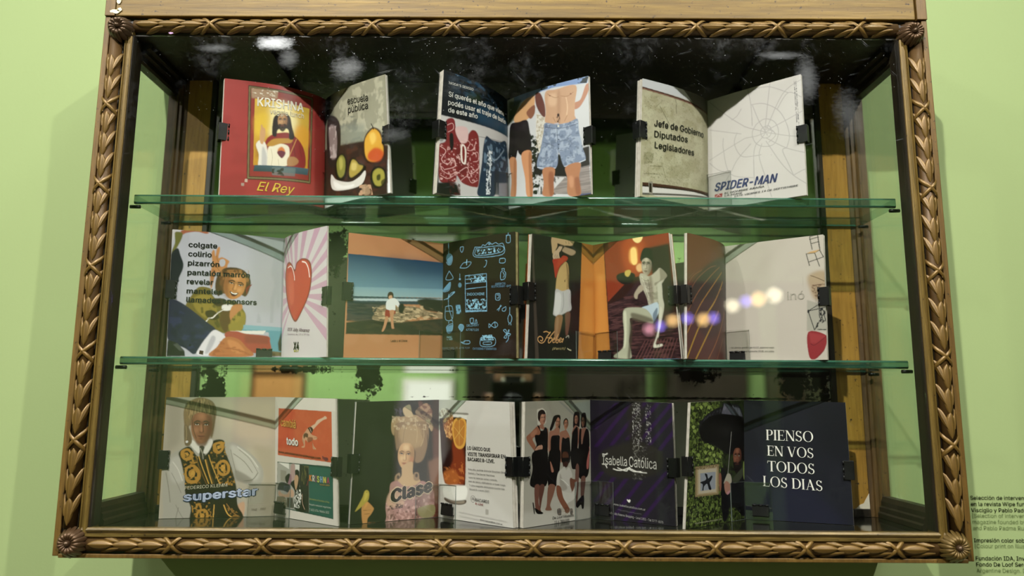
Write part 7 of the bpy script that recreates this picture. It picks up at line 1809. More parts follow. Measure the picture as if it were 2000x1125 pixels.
ART[10] = {'L': '''F 8f8a80
G 8b867a a8a298 -34,-1 1007,1 998,1089 -5,998
P a39d92 0.6 54 59,522 415,497 419,976 11,891
P b5afa6 0.8 32.4 -8,879 1001,912 998,1089 -5,998
P 8a8984 1 3.2 665,35 1007,5 1004,173
P 7c7a74 1 4.3 484,8 516,6 1003,257 1002,280
P c8c2b6 0.6 3.5 169,67 250,58 299,86 301,178 260,199 180,192
S 1a1412 1 0.9 180,115 190,86 234,70 271,79 292,104 294,136 259,117 227,135 208,166 187,152
S 9a6c58 1 0.9 208,166 223,135 255,117 288,109 294,141 284,177 264,192 228,189
S 5a2420 1 0.4 252,167 268,164 286,168 268,173
S 241814 1 0.4 257,133 256,134 253,135 249,135 245,135 241,135 239,134 238,133 239,132 241,131 245,131 249,131 253,131 256,132
S 241814 1 0.4 291,134 290,135 288,136 286,136 282,136 279,136 277,135 277,134 277,133 279,132 282,132 285,132 288,132 290,133
S 8a5e4c 1 0.9 228,189 264,192 269,213 318,228 318,260 285,241 221,221 204,202
S 8a5a44 1 0.9 180,201 212,211 221,266 166,281 111,306 151,357 168,388 144,400 97,368 24,294 86,252
S a07058 0.7 2.2 86,261 157,227 173,255 103,293
S 8a5a44 1 0.9 322,233 334,260 333,395 320,395
S 15100f 1 0.4 176,201 204,206 221,239 261,240 285,216 314,228 328,278 327,332 324,395 317,497 115,487 129,413 167,357 151,317 146,276 205,274 217,247
S a8806c 1 0.9 144,396 183,367 239,358 255,374 240,400 168,399
L 4a2c20 0.8 1.7 191,376 231,382
L 4a2c20 0.8 1.7 184,387 224,393
S 1c1412 1 0.9 354,234 383,180 407,135 448,120 499,121 515,142 511,184 507,230 483,256 449,219 440,172 408,217 375,248
S 9a6a54 1 0.9 441,186 461,150 486,141 499,174 482,215 457,223 441,214
S 5a2420 1 0.4 459,198 474,196 486,200 472,205
S 8f6350 1 0.9 347,261 408,245 449,223 495,229 499,284 450,287 384,298 368,343 377,397 386,500 362,499 340,396
S 14100f 1 0.4 380,298 441,287 499,293 504,339 509,506 386,500 368,374
S 1c1412 1 0.9 562,208 562,171 600,149 630,168 634,206 600,172 575,195
S 9a6a52 1 0.9 570,190 600,161 630,187 627,219 600,244 575,232
S 5a2420 1 0.4 583,226 598,223 613,227 598,231
S 8f6350 1 0.9 508,266 575,250 600,246 651,294 655,327 541,322 533,449 533,508 517,507 500,403 504,312
S 15110f 1 0.4 539,322 591,320 655,326 659,514 533,508
S 1a1211 1 0.9 711,227 715,143 737,105 781,99 816,117 819,183 810,230 771,219 762,238 728,237
S 8c6450 1 0.9 737,148 759,134 789,144 784,182 763,203 741,190
S 80584a 1 0.9 693,291 702,254 745,214 780,224 814,249 814,323 787,392 752,519 735,518 770,391 780,257
S 120e0d 1 0.4 689,319 702,273 745,237 780,229 788,294 783,369 752,519 675,515 680,387
S 1a1211 1 0.9 841,231 842,136 877,111 921,119 931,186 920,233 884,237
S 7a5444 1 0.9 855,160 881,147 889,194 871,232 858,208
S 80584a 1 0.9 823,258 876,241 928,248 875,326 852,395 840,324
S 120e0d 1 0.4 814,258 845,250 840,324 852,399 875,326 919,252 963,263 980,330 979,409 943,422 942,528 777,520 796,392
S 9c4a50 1 0.9 952,422 983,414 968,529 946,528
S 9a6c58 1 1.4 220,126 232,111 251,108 271,111 287,125 292,145 290,161 278,176 262,182 243,176 228,162 221,146
S 6a4436 0.75 6.9 270,112 291,127 296,152 287,171 269,182 272,160 276,145
S 6a4436 0.6 4.1 226,136 247,133 270,133 284,135 279,141 265,139 254,139 233,141
S b88a70 0.6 5.5 241,115 260,114 263,127 242,127
S b88a70 0.55 4.8 232,147 245,147 246,157 235,157
S b88a70 0.7 2.8 257,138 261,138 265,153 259,154
S 6a4436 0.7 2.1 255,154 261,156 269,154 268,157 257,157
L 6a4436 0.8 2.1 263,138 267,149 268,154
L 1a1412 0.95 3.1 234,135 242,131 252,133
S d8ccc0 0.85 0.2 237,139 243,137 251,139 244,141
S 2a1c16 1 0.2 241,139 243,137 247,139 244,141
L 2a1c16 1 1.8 236,139 243,136 252,139
L 1a1412 0.95 3.1 264,132 274,131 284,135
S d8ccc0 0.85 0.2 268,139 275,137 282,138 275,140
S 2a1c16 1 0.2 272,138 275,136 278,138 275,140
L 2a1c16 1 1.8 267,139 275,136 283,138
S 6a2420 0.95 1 251,164 260,163 263,163 266,163 275,164 267,167 259,167
L 6a4436 0.8 1.4 251,164 263,165 275,164
S 6a4436 0.6 2.1 258,170 270,169 268,172 260,171
S 946652 1 1.3 452,162 467,150 484,149 500,153 509,168 506,187 498,202 483,214 467,217 453,211 446,196 445,180
S 64402f 0.75 6.5 498,155 511,170 507,194 492,210 473,218 484,198 492,185
S 64402f 0.6 3.9 453,171 469,171 488,173 503,176 496,181 482,179 472,177 456,177
S b0836c 0.6 5.2 473,153 490,155 488,167 470,165
S b0836c 0.55 4.5 455,182 465,184 463,193 453,192
S b0836c 0.7 2.6 475,177 479,177 476,191 471,191
S 64402f 0.7 1.9 468,190 473,194 480,191 477,195 468,194
L 64402f 0.8 1.9 480,177 480,187 479,193
L 1a1412 0.95 2.9 457,172 465,169 473,171
S d8ccc0 0.85 0.2 458,175 465,174 470,176 464,178
S 2a1c16 1 0.2 461,175 465,174 466,176 464,178
L 2a1c16 1 1.7 457,175 465,174 470,177
L 1a1412 0.95 2.9 484,172 492,172 499,176
S d8ccc0 0.85 0.2 485,178 490,177 496,179 490,180
S 2a1c16 1 0.2 488,178 490,177 493,179 490,181
L 2a1c16 1 1.7 483,178 490,177 497,180
S 6a2420 0.95 0.9 461,200 469,199 471,200 474,200 481,202 474,204 467,204
L 64402f 0.8 1.3 461,200 471,202 481,202
S 64402f 0.6 1.9 465,205 475,207 472,208 466,208
S 8f624c 1 1.2 572,182 584,169 600,167 616,170 628,183 630,201 625,216 614,228 600,232 586,227 575,214 570,199
S 5e3c2c 0.75 6 614,171 630,185 632,208 623,223 607,233 611,213 616,201
S 5e3c2c 0.6 3.6 576,190 591,189 609,189 624,191 619,197 605,195 595,195 580,196
S ac8068 0.6 4.8 591,172 607,172 608,184 591,184
S ac8068 0.55 4.2 580,200 591,202 591,210 580,209
S ac8068 0.7 2.4 598,194 602,194 602,207 598,208
S 5e3c2c 0.7 1.8 595,207 600,210 606,207 605,211 596,211
L 5e3c2c 0.8 1.8 603,194 605,203 605,209
L 1a1412 0.95 2.7 580,190 587,187 595,189
S d8ccc0 0.85 0.2 581,193 587,192 593,194 587,196
S 2a1c16 1 0.2 585,194 587,192 590,194 587,196
L 2a1c16 1 1.6 580,193 587,191 594,194
L 1a1412 0.95 2.7 605,189 613,188 620,191
S d8ccc0 0.85 0.2 607,194 613,193 619,195 613,196
S 2a1c16 1 0.2 610,194 613,193 615,194 613,196
L 2a1c16 1 1.6 606,194 613,192 619,195
S 6a2420 0.95 0.9 591,216 597,215 600,216 602,215 609,217 603,220 597,219
L 5e3c2c 0.8 1.2 591,216 600,218 609,217
S 5e3c2c 0.6 1.8 595,221 605,222 603,223 597,223
S 805848 1 1.2 741,144 751,131 765,129 779,132 788,145 790,163 786,178 777,191 764,196 752,190 743,177 740,162
S 523428 0.75 6 777,133 790,147 792,170 784,186 770,196 774,176 779,163
S 523428 0.6 3.6 745,153 757,151 773,152 785,154 781,159 769,158 760,157 748,158
S 9c7460 0.6 4.8 757,134 770,134 772,146 757,146
S 9c7460 0.55 4.2 748,163 757,164 757,173 748,172
S 9c7460 0.7 2.4 763,156 766,156 767,170 763,171
S 523428 0.7 1.8 760,170 765,173 770,170 769,174 761,173
L 523428 0.8 1.8 767,156 769,166 769,171
L 1a1412 0.95 2.7 747,153 754,150 760,151
S d8ccc0 0.85 0.2 749,156 754,155 759,156 754,158
S 2a1c16 1 0.2 752,156 754,154 756,156 754,158
L 2a1c16 1 1.6 748,156 754,154 760,156
L 1a1412 0.95 2.7 769,151 775,150 782,154
S d8ccc0 0.85 0.2 771,157 775,155 780,157 775,159
S 2a1c16 1 0.2 773,157 775,155 778,157 775,159
L 2a1c16 1 1.6 770,157 775,154 781,157
S 5a2420 0.95 0.9 757,179 763,178 765,179 766,178 772,180 767,182 762,182
L 523428 0.8 1.2 757,179 765,180 772,180
S 523428 0.6 1.8 760,184 769,184 767,186 762,186
S 74503f 1 1.4 851,165 861,150 875,148 889,151 899,167 900,188 896,205 886,219 874,225 862,219 852,203 849,186
S 4a3026 0.75 6.9 887,153 900,169 902,195 894,214 879,225 884,202 889,187
S 4a3026 0.6 4.1 854,176 867,174 883,174 895,177 891,183 879,181 870,181 858,182
S 906a58 0.6 5.5 867,154 880,155 882,168 867,168
S 906a58 0.55 4.8 858,187 867,189 866,199 858,198
S 906a58 0.7 2.8 873,179 876,179 877,195 873,196
S 4a3026 0.7 2.1 870,195 874,198 880,196 879,199 871,199
L 4a3026 0.8 2.1 877,179 879,191 879,196
L 1a1412 0.95 3.1 857,176 864,172 870,173
S d8ccc0 0.85 0.2 859,180 864,178 868,180 864,181
S 2a1c16 1 0.2 861,179 864,178 866,180 864,182
L 2a1c16 1 1.8 858,180 864,177 869,180
L 1a1412 0.95 3.1 879,174 885,172 892,177
S d8ccc0 0.85 0.2 881,180 885,178 890,181 885,182
S 2a1c16 1 0.2 883,180 885,178 888,180 885,182
L 2a1c16 1 1.8 880,180 885,178 891,181
S 5a2420 0.95 1 866,206 873,205 874,205 876,205 882,207 877,210 872,209
L 4a3026 0.8 1.4 866,206 874,207 882,207
S 4a3026 0.6 2.1 870,212 879,212 877,214 872,214
L 8a5e4c 0.0 0.4 -117,-22 -116,-21
L 2c2622 0.8 3.5 230,329 223,364
L 2a2420 0.9 2.6 231,337 263,343 303,343
S 15100f 1 1.1 114,416 313,403 327,537 307,689 91,677 117,547
S 14100f 1 1.1 350,416 507,411 508,546 458,696 337,690
S 6a4438 1 1.1 149,681 218,685 205,811 241,893 173,882 152,796
S 5c3a30 1 1.1 218,685 287,689 249,803 231,866 212,811
S 14100e 1 1.1 153,854 221,881 269,900 251,909 183,899
S 14100e 1 1.1 123,815 139,818 154,891 144,896
S 7a5444 1 1.1 341,691 437,695 418,761 368,844 389,888 300,881 319,840
S 9a6a58 1 1.1 365,494 399,540 416,580 386,584 371,539
S 120e0d 1 1.1 675,419 792,412 802,562 727,580 685,555
S 120e0d 1 1.1 803,401 967,396 963,616 876,668 790,629
S 9c5a54 1 1.1 932,522 979,432 964,570 931,586
S 6a4a40 1 1.1 748,570 802,562 789,764 767,873 736,871
S 6a4a40 1 1.1 833,665 908,658 885,792 862,880 831,855
S 1a1614 1 1.1 767,851 874,803 877,903 847,912 830,878 777,901 757,883
S 3a2018 1 2.2 543,458 559,431 612,427 639,457 643,519 611,557 559,549 543,503
S 120c0a 1 1.1 539,480 643,483 643,497 622,518 597,506 570,516 543,503
S 50301f 1 1.1 549,436 591,429 632,451 630,474 547,472
S 6a4434 1 1.1 653,644 705,658 748,672 726,737 674,778 653,710
S b0aaa2 1 2.2 458,698 477,600 549,559 580,550 601,579 643,559 685,601 695,640 659,655 663,711 684,768 580,772 509,745
S 8a8278 0.7 5.4 508,602 549,660 622,730 519,735
S b8b2aa 1 2.2 509,745 684,768 758,683 764,740 736,816 622,851 519,876 509,811
S a8a298 1 2.2 398,803 458,785 519,833 509,887 449,925 388,856
S 7a4c38 1 1.1 458,703 519,713 560,803 642,886 632,923 591,914 478,798
S 6a4030 1 1.1 580,881 652,892 642,929 591,925
L d8d4cc 0.8 4.3 518,647 580,673 642,710
S 5a5450 1 1.1 469,889 519,887 530,937 479,933
S 5a5450 1 1.1 663,898 700,906 700,950 663,942
N 8a7a68 0.6 6.5 10.8 0.5 4 479,884 704,901 704,956 479,938
T 4a4844 0.005 0.1 21.3 399,964 714,965|De Loof Modelos
T 4a4844 0.005 0.1 23.4 424,1002 646,1000|15 6 7886585''',
'R': '''F 26222a
P 24182e 0.7 69.6 6,10 391,6 310,552 -3,568
P 34194a 0.8 3.5 323,19 380,18 86,250 28,252
P 34194a 0.8 3.5 491,15 548,13 101,401 43,404
P 34194a 0.8 3.5 657,10 713,8 296,381 239,384
P 34194a 0.8 3.5 821,-1 876,-2 489,327 433,329
P 34194a 0.8 3.5 982,-5 1036,-7 603,368 547,370
P 34194a 0.8 3.5 996,103 1050,101 691,409 636,412
P 34194a 0.8 3.5 991,227 1045,225 860,401 805,404
P 34194a 0.8 3.5 125,608 182,605 70,702 12,705
P 34194a 0.8 3.5 275,645 332,642 76,861 19,865
P 34194a 0.8 3.5 424,648 480,645 125,970 67,974
P 34194a 0.8 3.5 587,662 642,658 290,992 234,996
P 34194a 0.8 3.5 895,567 948,564 387,1041 332,1045
P 34194a 0.8 3.5 987,617 1040,614 582,1027 527,1031
S 2e2b26 0.9 18.5 110,470 382,366 646,343 838,391 882,479 798,594 473,646 208,626
S 2c2822 0.8 23.2 491,26 657,10 645,366 498,372
N b8b4b0 0.9 4.6 9.3 0.60 3 533,13 632,11 645,377 530,382
N b8b4b0 0.9 4.6 9.3 0.62 4 681,21 747,19 751,350 686,353
N 8a8680 0.7 4.6 11.6 0.64 5 530,382 694,375 668,646 522,654
L 9a968e 0.7 3.5 538,382 596,368 595,402 545,427 585,471
T dcd8d0 0.012 0 76 156,546 460,545|Isabella
T dcd8d0 0.012 0 84 484,548 806,554|Católica
L dcd8d0 1 8.1 158,459 195,461 220,451
L dcd8d0 1 8.1 151,543 193,547 210,571
L dcd8d0 1 8.1 290,576 360,586 443,570 492,554
L dcd8d0 1 7 343,564 442,586 475,569 540,586 622,581
L dcd8d0 1 7 476,557 573,584 686,589
S dcd8d0 1 1.2 449,824 459,817 468,823 481,817 491,826 471,842
T d0ccc8 0.01 0 17.9 283,876 666,898|www.isabellacatolica.com.ar
K 6a666a 0.9 2.3 338,909 614,928
T d0ccc8 0.01 0 19 215,951 865,987|1560 - Alto Palermo Shopping - Local 1053 - Tel: 5777-8075'''}
ART[11] = {'L': '''F 1a1d10
N 2e3a1a 0.9 25.8 21.5 0.42 3 -111,-8 1024,0 1010,1083 -18,998
N 4c5a26 0.95 18.2 18.2 0.54 4 -64,-7 584,0 459,89 190,153 147,232 397,368 1006,347 798,373 596,411 562,877 1013,910 1010,1083 -18,998
N 6a7a38 0.95 18.2 18.2 0.60 5 -64,-7 584,0 459,89 190,153 147,232 397,368 1006,347 798,373 596,411 562,877 1013,910 1010,1083 -18,998
N 8a9a50 0.95 18.2 18.2 0.66 6 -64,-7 584,0 459,89 190,153 147,232 397,368 1006,347 798,373 596,411 562,877 1013,910 1010,1083 -18,998
S 7f9044 1 1.1 12,42 41,33 66,45 48,66 21,56
S 6a7a34 1 1.1 83,20 112,11 137,23 119,44 92,34
S 8a9a4c 1 1.1 158,39 187,30 212,43 194,64 166,54
S 748440 1 1.1 230,17 260,8 285,21 267,42 239,32
S 84944c 1 1.1 294,43 323,34 349,46 330,67 302,57
S 6a7a34 1 1.1 40,90 69,81 94,93 76,114 49,104
S 70803a 1 1.1 9,141 37,133 62,145 44,165 17,155
S 8a9a50 1 1.1 37,194 65,186 89,198 72,218 45,208
S 7f9044 1 1.1 63,229 91,221 116,234 98,253 72,243
S 6a7a34 1 1.1 251,350 279,342 304,355 286,374 259,364
S 8a9a50 1 1.1 312,364 340,356 365,369 347,388 320,378
S 94a458 1 1.1 373,378 402,370 427,383 408,402 381,392
S 84944c 1 1.1 254,407 283,399 307,411 289,431 262,420
S 7f9044 1 1.1 327,421 356,414 380,426 362,445 335,435
S 8a9a50 1 1.1 400,436 429,428 454,441 435,460 408,450
S 6a7a34 1 1.1 461,427 490,420 515,432 496,452 469,441
S 84944c 1 1.1 137,423 165,416 189,428 172,447 145,437
S 70803a 1 1.1 199,471 227,463 251,475 234,494 207,484
S 8a9a50 1 1.1 282,464 310,456 334,468 316,487 289,477
S 748440 1 1.1 366,484 395,477 420,489 401,508 374,498
S 84944c 1 1.1 451,483 480,476 505,488 486,507 459,497
S 7f9044 1 1.1 511,452 540,445 565,457 546,477 519,466
S 4c5a28 1 1.1 61,635 88,628 112,640 95,658 69,648
S 5a6a30 1 1.1 44,697 70,690 94,702 77,719 51,710
S 4c5a28 1 1.1 72,771 99,764 122,776 105,793 80,783
S 5a6a30 1 1.1 142,796 168,790 192,801 175,819 149,809
S 66763a 1 1.1 211,821 238,815 262,827 245,844 219,834
S 5a6a30 1 1.1 279,805 306,799 330,811 312,828 286,818
S 66763a 1 1.1 191,861 218,854 242,866 225,883 199,873
S 4c5a28 1 1.1 103,874 129,868 152,880 136,897 111,887
S 5a6a30 1 1.1 306,879 333,873 357,885 339,902 314,892
S 66763a 1 1.1 396,845 424,838 448,850 430,868 404,858
S 5a6a30 1 1.1 465,818 493,812 517,824 499,842 473,832
S 4c5a28 1 1.1 264,926 290,921 314,932 297,949 271,939
S 5a6a30 1 1.1 491,872 519,866 543,878 525,895 499,885
S 66763a 1 1.1 151,928 178,922 201,934 184,950 159,940
S 5a6a30 1 1.1 63,931 89,925 112,937 96,953 71,943
S 4c5a28 1 1.1 388,916 416,910 439,922 422,939 396,929
S 5a6a30 1 1.1 448,956 476,950 499,962 481,979 455,969
S 201f22 1 2.1 157,198 237,130 433,64 560,49 585,19 821,36 902,51 982,140 954,261 850,434 722,451 596,422 396,356 213,315
P 5c5a66 1 4.3 598,19 742,53 902,69 968,142 743,123 549,106
N 7a7886 0.6 21.5 32.2 0.5 8 598,25 902,57 955,139 562,104
N 3c3c44 0.8 17.2 21.5 0.5 9 214,142 535,54 549,97 217,188
S 0e0e0e 1 4.3 181,199 360,122 639,115 968,152 1021,227 1019,383 850,422 697,450 471,371 225,315
K b0aca8 1 5.4 740,265 680,606
S 0f0f12 1 3.2 553,599 600,558 751,666 1016,603 1012,974 754,870 660,988 588,941
S 120e0c 1 3.2 811,397 953,392 1026,442 1004,534 940,496 901,425
S 7a4c3a 1 2.8 786,434 819,407 860,404 904,412 932,444 932,485 919,518 888,546 850,554 812,541 786,509 778,475
S 4a2c22 0.75 14 899,415 937,448 940,501 909,536 865,555 883,511 896,483
S 4a2c22 0.6 8.4 794,456 832,454 883,456 919,464 906,475 868,469 842,467 804,469
S 9a6850 0.6 11.2 834,415 878,418 878,444 832,441
S 9a6850 0.55 9.8 804,479 829,482 827,502 804,500
S 9a6850 0.7 5.6 850,465 860,466 860,497 847,498
S 4a2c22 0.7 4.2 840,496 852,502 868,497 865,506 842,504
L 4a2c22 0.8 4.2 865,466 868,489 868,499
L 1a1210 0.95 6.3 804,456 824,449 845,453
S d8ccc0 0.85 0.5 806,464 822,460 837,466 822,468
S 2a1c16 1 0.5 817,464 822,460 829,464 822,468
L 2a1c16 1 3.6 804,464 822,459 840,466
L 1a1210 0.95 6.3 870,455 891,453 911,463
S d8ccc0 0.85 0.5 875,469 891,465 906,470 888,473
S 2a1c16 1 0.5 883,468 891,465 896,468 888,473
L 2a1c16 1 3.6 873,468 891,464 909,470
S 5a2c24 0.95 2.1 827,517 845,515 853,517 860,516 878,520 860,525 842,524
L 4a2c22 0.8 2.8 827,517 853,520 878,520
S 4a2c22 0.6 4.2 837,529 865,530 860,534 842,533
S 1a1210 0.95 3.2 779,528 825,520 860,529 901,519 942,508 937,576 876,617 805,591
L 6a3a30 0.9 3.2 820,538 891,539
S 3e4232 1 3.2 775,656 952,577 978,623 901,675 801,691
S 8a9a50 0.8 3.2 978,532 1017,546 1016,670 982,657
P 8c7a58 1 1.1 116,519 518,520 522,765 134,759
P a89474 1 1.1 145,533 494,532 498,752 161,746
N 5c4c30 0.8 8.6 8.6 0.5 12 116,519 518,520 515,553 118,545
P b4a894 1 1.1 169,547 473,549 476,740 183,737
P 8f929c 1 1.1 202,577 460,578 461,718 216,718
S 1c1e24 1 1.1 277,584 317,591 338,625 384,606 409,613 386,644 364,664 395,714 355,714 322,667 271,685 262,716 245,710 247,667 204,649 280,638 303,623
S 8a5a48 1 2.1 517,608 553,599 567,655 562,730 533,728
S a8a090 1 2.1 675,606 730,620 751,677 702,695 652,671 604,684 639,637
S a07464 1 2.1 616,690 652,665 714,691 732,741 667,774 630,745
S b08088 1 1.1 666,758 727,746 715,767 674,778
T a8a48c 0.0 0.1 11.9 133,971 577,973|Sergio De Loof. Alejandro Kuropatwa. 2001''',
'R': '''F 22232c
P 26273a 0.7 69.1 83,456 598,663 982,1038 25,1078
P 1c1d22 0.6 92.2 631,26 1013,18 1010,536 739,434
R e0dcd4 0 0 87.5 219,335 677,338|PIENSO
R e0dcd4 0 0 83.5 229,465 670,472|EN VOS
R e0dcd4 0 0 86.4 229,596 673,604|TODOS
R e0dcd4 0 0 84.9 182,721 738,739|LOS DIAS'''}
ROWNAME = {}
for k_ in sorted(MAGS):
    mg = MAGS[k_]; at, ab, ct, cb, et, eb = [np.array(q) for q in mg['c']]
    org = np.array([cb[0], cb[1], cb[2]])
    root = empty('magazine', (float(org[0]), float(org[1]), Z0 + float(org[2])), mg['label'], 'magazine', mg['group'])
    pl = Page(at - org, ab - org, ct - org, cb - org, mg['bul'][0], True)
    pr = Page(ct - org, cb - org, et - org, eb - org, mg['bul'][1], False)
    o = make_page(root, pl, ART[k_]['L'], mg['res'][0], 'page'); o['label'] = mg['pl']
    o = make_page(root, pr, ART[k_]['R'], mg['res'][1], 'page'); o['label'] = mg['pr']
    tl, tr = mg['t']
    me_ = M['edgeold'] if k_ == 5 else M['edgepaper']
    page_block(root, pl, tl, me_); page_block(root, pr, tr, me_)
    for pg, tk in ((pl, tl), (pr, tr)):
        b = MB(); us = np.linspace(0, 1, 9); v0, v1 = np.zeros(9), np.ones(9)
        A, B = pg.at(us, v0, -tk - 0.0001), pg.at(us, v1, -tk - 0.0001); C_, D_ = pg.at(us, v0, -tk - 0.0005), pg.at(us, v1, -tk - 0.0005)
        b.grid([list(map(tuple, A)), list(map(tuple, B))]); b.grid([list(map(tuple, C_)), list(map(tuple, D_))])
        for X_, Y_ in ((A, C_), (B, D_)): b.grid([list(map(tuple, X_)), list(map(tuple, Y_))])
        for j in (0, 8): b.add([tuple(A[j]), tuple(B[j]), tuple(D_[j]), tuple(C_[j])], [(0, 1, 2, 3)])
        b.build('cover', ink(mg['cover']), root, True)
    # glued spine between the two halves
    zt = pl.h * 0.985
    b = MB(); q = [(0, 0.0004), (pl.at(1, .5, -tl)[0][0], pl.at(1, .5, -tl)[0][1]), (0.0, max(tl, tr) + 0.001), (pr.at(0, .5, -tr)[0][0], pr.at(0, .5, -tr)[0][1])]
    b.prism([(float(a), float(c)) for a, c in q], 'z', 0.0004, zt); b.build('spine', ink(mg['cover']), root)
    # world-space copies of the page surfaces for what is clipped on
    PL = Page(at, ab, ct, cb, mg['bul'][0], True); PR = Page(ct, cb, et, eb, mg['bul'][1], False)
    vl, vr = mg['clips']
    clip_at(PL, 0.0, vl, tl, 'black binder clip on the left edge of the ' + mg['short'], 'binder clips', 1)
    clip_at(PR, 1.0, vr, tr, 'black binder clip on the right edge of the ' + mg['short'], 'binder clips', -1)
    if mg.get('stand'):
        stand(k_, org, pl, pr, 'clear acrylic stand holding the ' + mg['short'], mg['stand'])
    if mg.get('foot'):
        side, u, v_ = mg['foot']; pg = PL if side == 'L' else PR
        p = pg.at(u, 1.0)[0]; d = (pg.c[2] - pg.c[0])[:2] / pg.w
        cr = empty('binder_clip', (0, 0, 0), 'black binder clip at the foot of the ' + mg['short'], 'clip', 'binder clips')
        clip_parts(cr, 0, 0.0062, 0.0150, 0.0240)
        z = Vector((d[0], d[1], 0)); x = Vector((0, 0, 1)); y = z.cross(x); n = pg.n
        m = Matrix(((x.x, y.x, z.x, p[0] + n[0] * 0.0012), (x.y, y.y, z.y, p[1] + n[1] * 0.0012), (x.z, y.z, z.z, p[2] + v_), (0, 0, 0, 1)))
        cr.matrix_world = Matrix.Translation((0, 0, Z0)) @ m

# wall caption
cap = MB(); vs, fs, mi, nb = [], [], [], 0
WT = [(0.0439, 0, 'Selección de intervenciones'), (0.0342, 0, 'en la revista Wipe fundada'), (0.0246, 0, 'Visciglio y Pablo Padma Russo'),
      (0.0159, 1, '[Selection of interventions in'), (0.0063, 1, 'magazine founded by Sergio'), (-0.0032, 1, 'and Pablo Padma Russo]'),
      (-0.0222, 0, 'Impresión color sobre papel'), (-0.0309, 1, '[Colour print on illustration paper]'),
      (-0.0497, 0, 'Fundación IDA, Investigación'), (-0.0591, 0, 'Fondo De Loof Sergio'), (-0.0685, 1, 'Argentine Design. De Loof')]
for z, gcol, s in WT:
    v, f = text_mesh(s, 0.010 if gcol == 0 else 0.0, 0); sc = 0.0062
    vs += [(0.7395 + x * sc, 0.1743, z - 0.0032 + y * sc) for x, y in v]; fs += [tuple(nb + j for j in p) for p in f]; mi += [gcol] * len(f); nb += len(v)
me = bpy.data.meshes.new('wall_caption'); me.from_pydata(vs, [], fs); me.materials.append(ink('37401f')); me.materials.append(ink('6f8050'))
me.polygons.foreach_set('material_index', mi); me.update()
wc = link(bpy.data.objects.new('wall_caption', me)); wc.location = (0, 0, Z0)
tag(wc, 'small dark and grey vinyl caption lettering on the green wall', 'lettering')

# ------------------------------------------------------------------ the room opposite, seen only in the glass and the old mirror
def emit(name, col, strength):
    k = NT(name); e = k.n('ShaderNodeEmission'); e.inputs[0].default_value = lin(col) + (1,); e.inputs[1].default_value = strength; k.l(e.outputs[0], k.out.inputs[0]); return k.m
GL = {'peach': emit('warm_lamp_glow', 'ffcf8a', 10), 'violet': emit('violet_lamp_glow', '8f7cf0', 10), 'cream': emit('cream_lamp_glow', 'fff2cf', 9), 'rose': emit('rose_lamp_glow', 'f0a8b8', 8)}
GLOBES = [(0.917, 0.696, 'rose', 0.035), (0.993, 0.717, 'violet', 0.032), (1.077, 0.755, 'peach', 0.039), (1.178, 0.77, 'violet', 0.035), (1.285, 0.764, 'peach', 0.042), (1.354, 0.774, 'violet', 0.035), (1.486, 0.859, 'cream', 0.044), (1.577, 0.891, 'violet', 0.039), (1.661, 0.905, 'peach', 0.048), (1.77, 0.931, 'cream', 0.051)]
GLABEL = ['rose globe lamp at the low left end of the cord', 'violet globe lamp next to the rose one', 'peach globe lamp between two violet ones at the low end', 'violet globe lamp between the two lower peach ones', 'large peach globe lamp in the middle of the cord',
          'violet globe lamp between peach and cream ones', 'smaller cream globe lamp between two violet ones', 'violet globe lamp between cream and large peach ones', 'large peach globe lamp beside the last cream one', 'largest cream globe lamp at the high right end of the cord']
for n_, (x, z, c, r) in enumerate(GLOBES):
    t = empty('globe_lamp', (x, -3.9, Z0 + z), GLABEL[n_], 'lamp', 'coloured globe lamps on one cord')
    b = MB(); P = []
    for i in range(11):
        a = math.pi * i / 10; P.append([(max(r * math.sin(a), 1e-4) * math.cos(q), max(r * math.sin(a), 1e-4) * math.sin(q), r * math.cos(a)) for q in [2 * math.pi * j / 18 for j in range(18)]])
    b.grid(P, wrap=True); b.build('globe', GL[c], t, True)
    b = MB(); b.cyl((0, 0, r * 0.96), (0, 0, 1), 0.012, 0.03, 10); b.build('socket', M['black'], t)
b = MB()
pts = [Vector((x, -3.9, z + r + 0.03)) for x, z, c, r in GLOBES]
pts = [pts[0] + Vector((-0.9, 0, 0.55))] + pts + [pts[-1] + Vector((1.0, 0, 0.6))]
for p0, p1 in zip(pts, pts[1:]): b.cyl(p0, p1 - p0, 0.004, (p1 - p0).length, 6)
o = b.build('lamp_cord', M['black']); o.location = (0, 0, Z0); tag(o, 'black cord from which the coloured globe lamps hang', 'cord')

# long ceiling lamps
LED = emit('white_lamp_diffuser', 'f2fff8', 55)
for n_, (x0, x1) in enumerate(((-1.95, -1.25), (0.95, 1.70))):
    t = empty('linear_lamp', ((x0 + x1) / 2, -1.15, 4.42), ('long white ceiling lamp left of the cabinet middle', 'long white ceiling lamp right of the cabinet middle')[n_], 'lamp', 'long ceiling lamps')
    h = (x1 - x0) / 2
    b = MB(); b.box(-h - .02, h + .02, -0.14, 0.14, 0.012, 0.08); b.build('housing', M['white'], t, bevel=0.004)
    b = MB(); b.box(-h, h, -0.12, 0.12, 0.0, 0.0119); b.build('diffuser', LED, t)

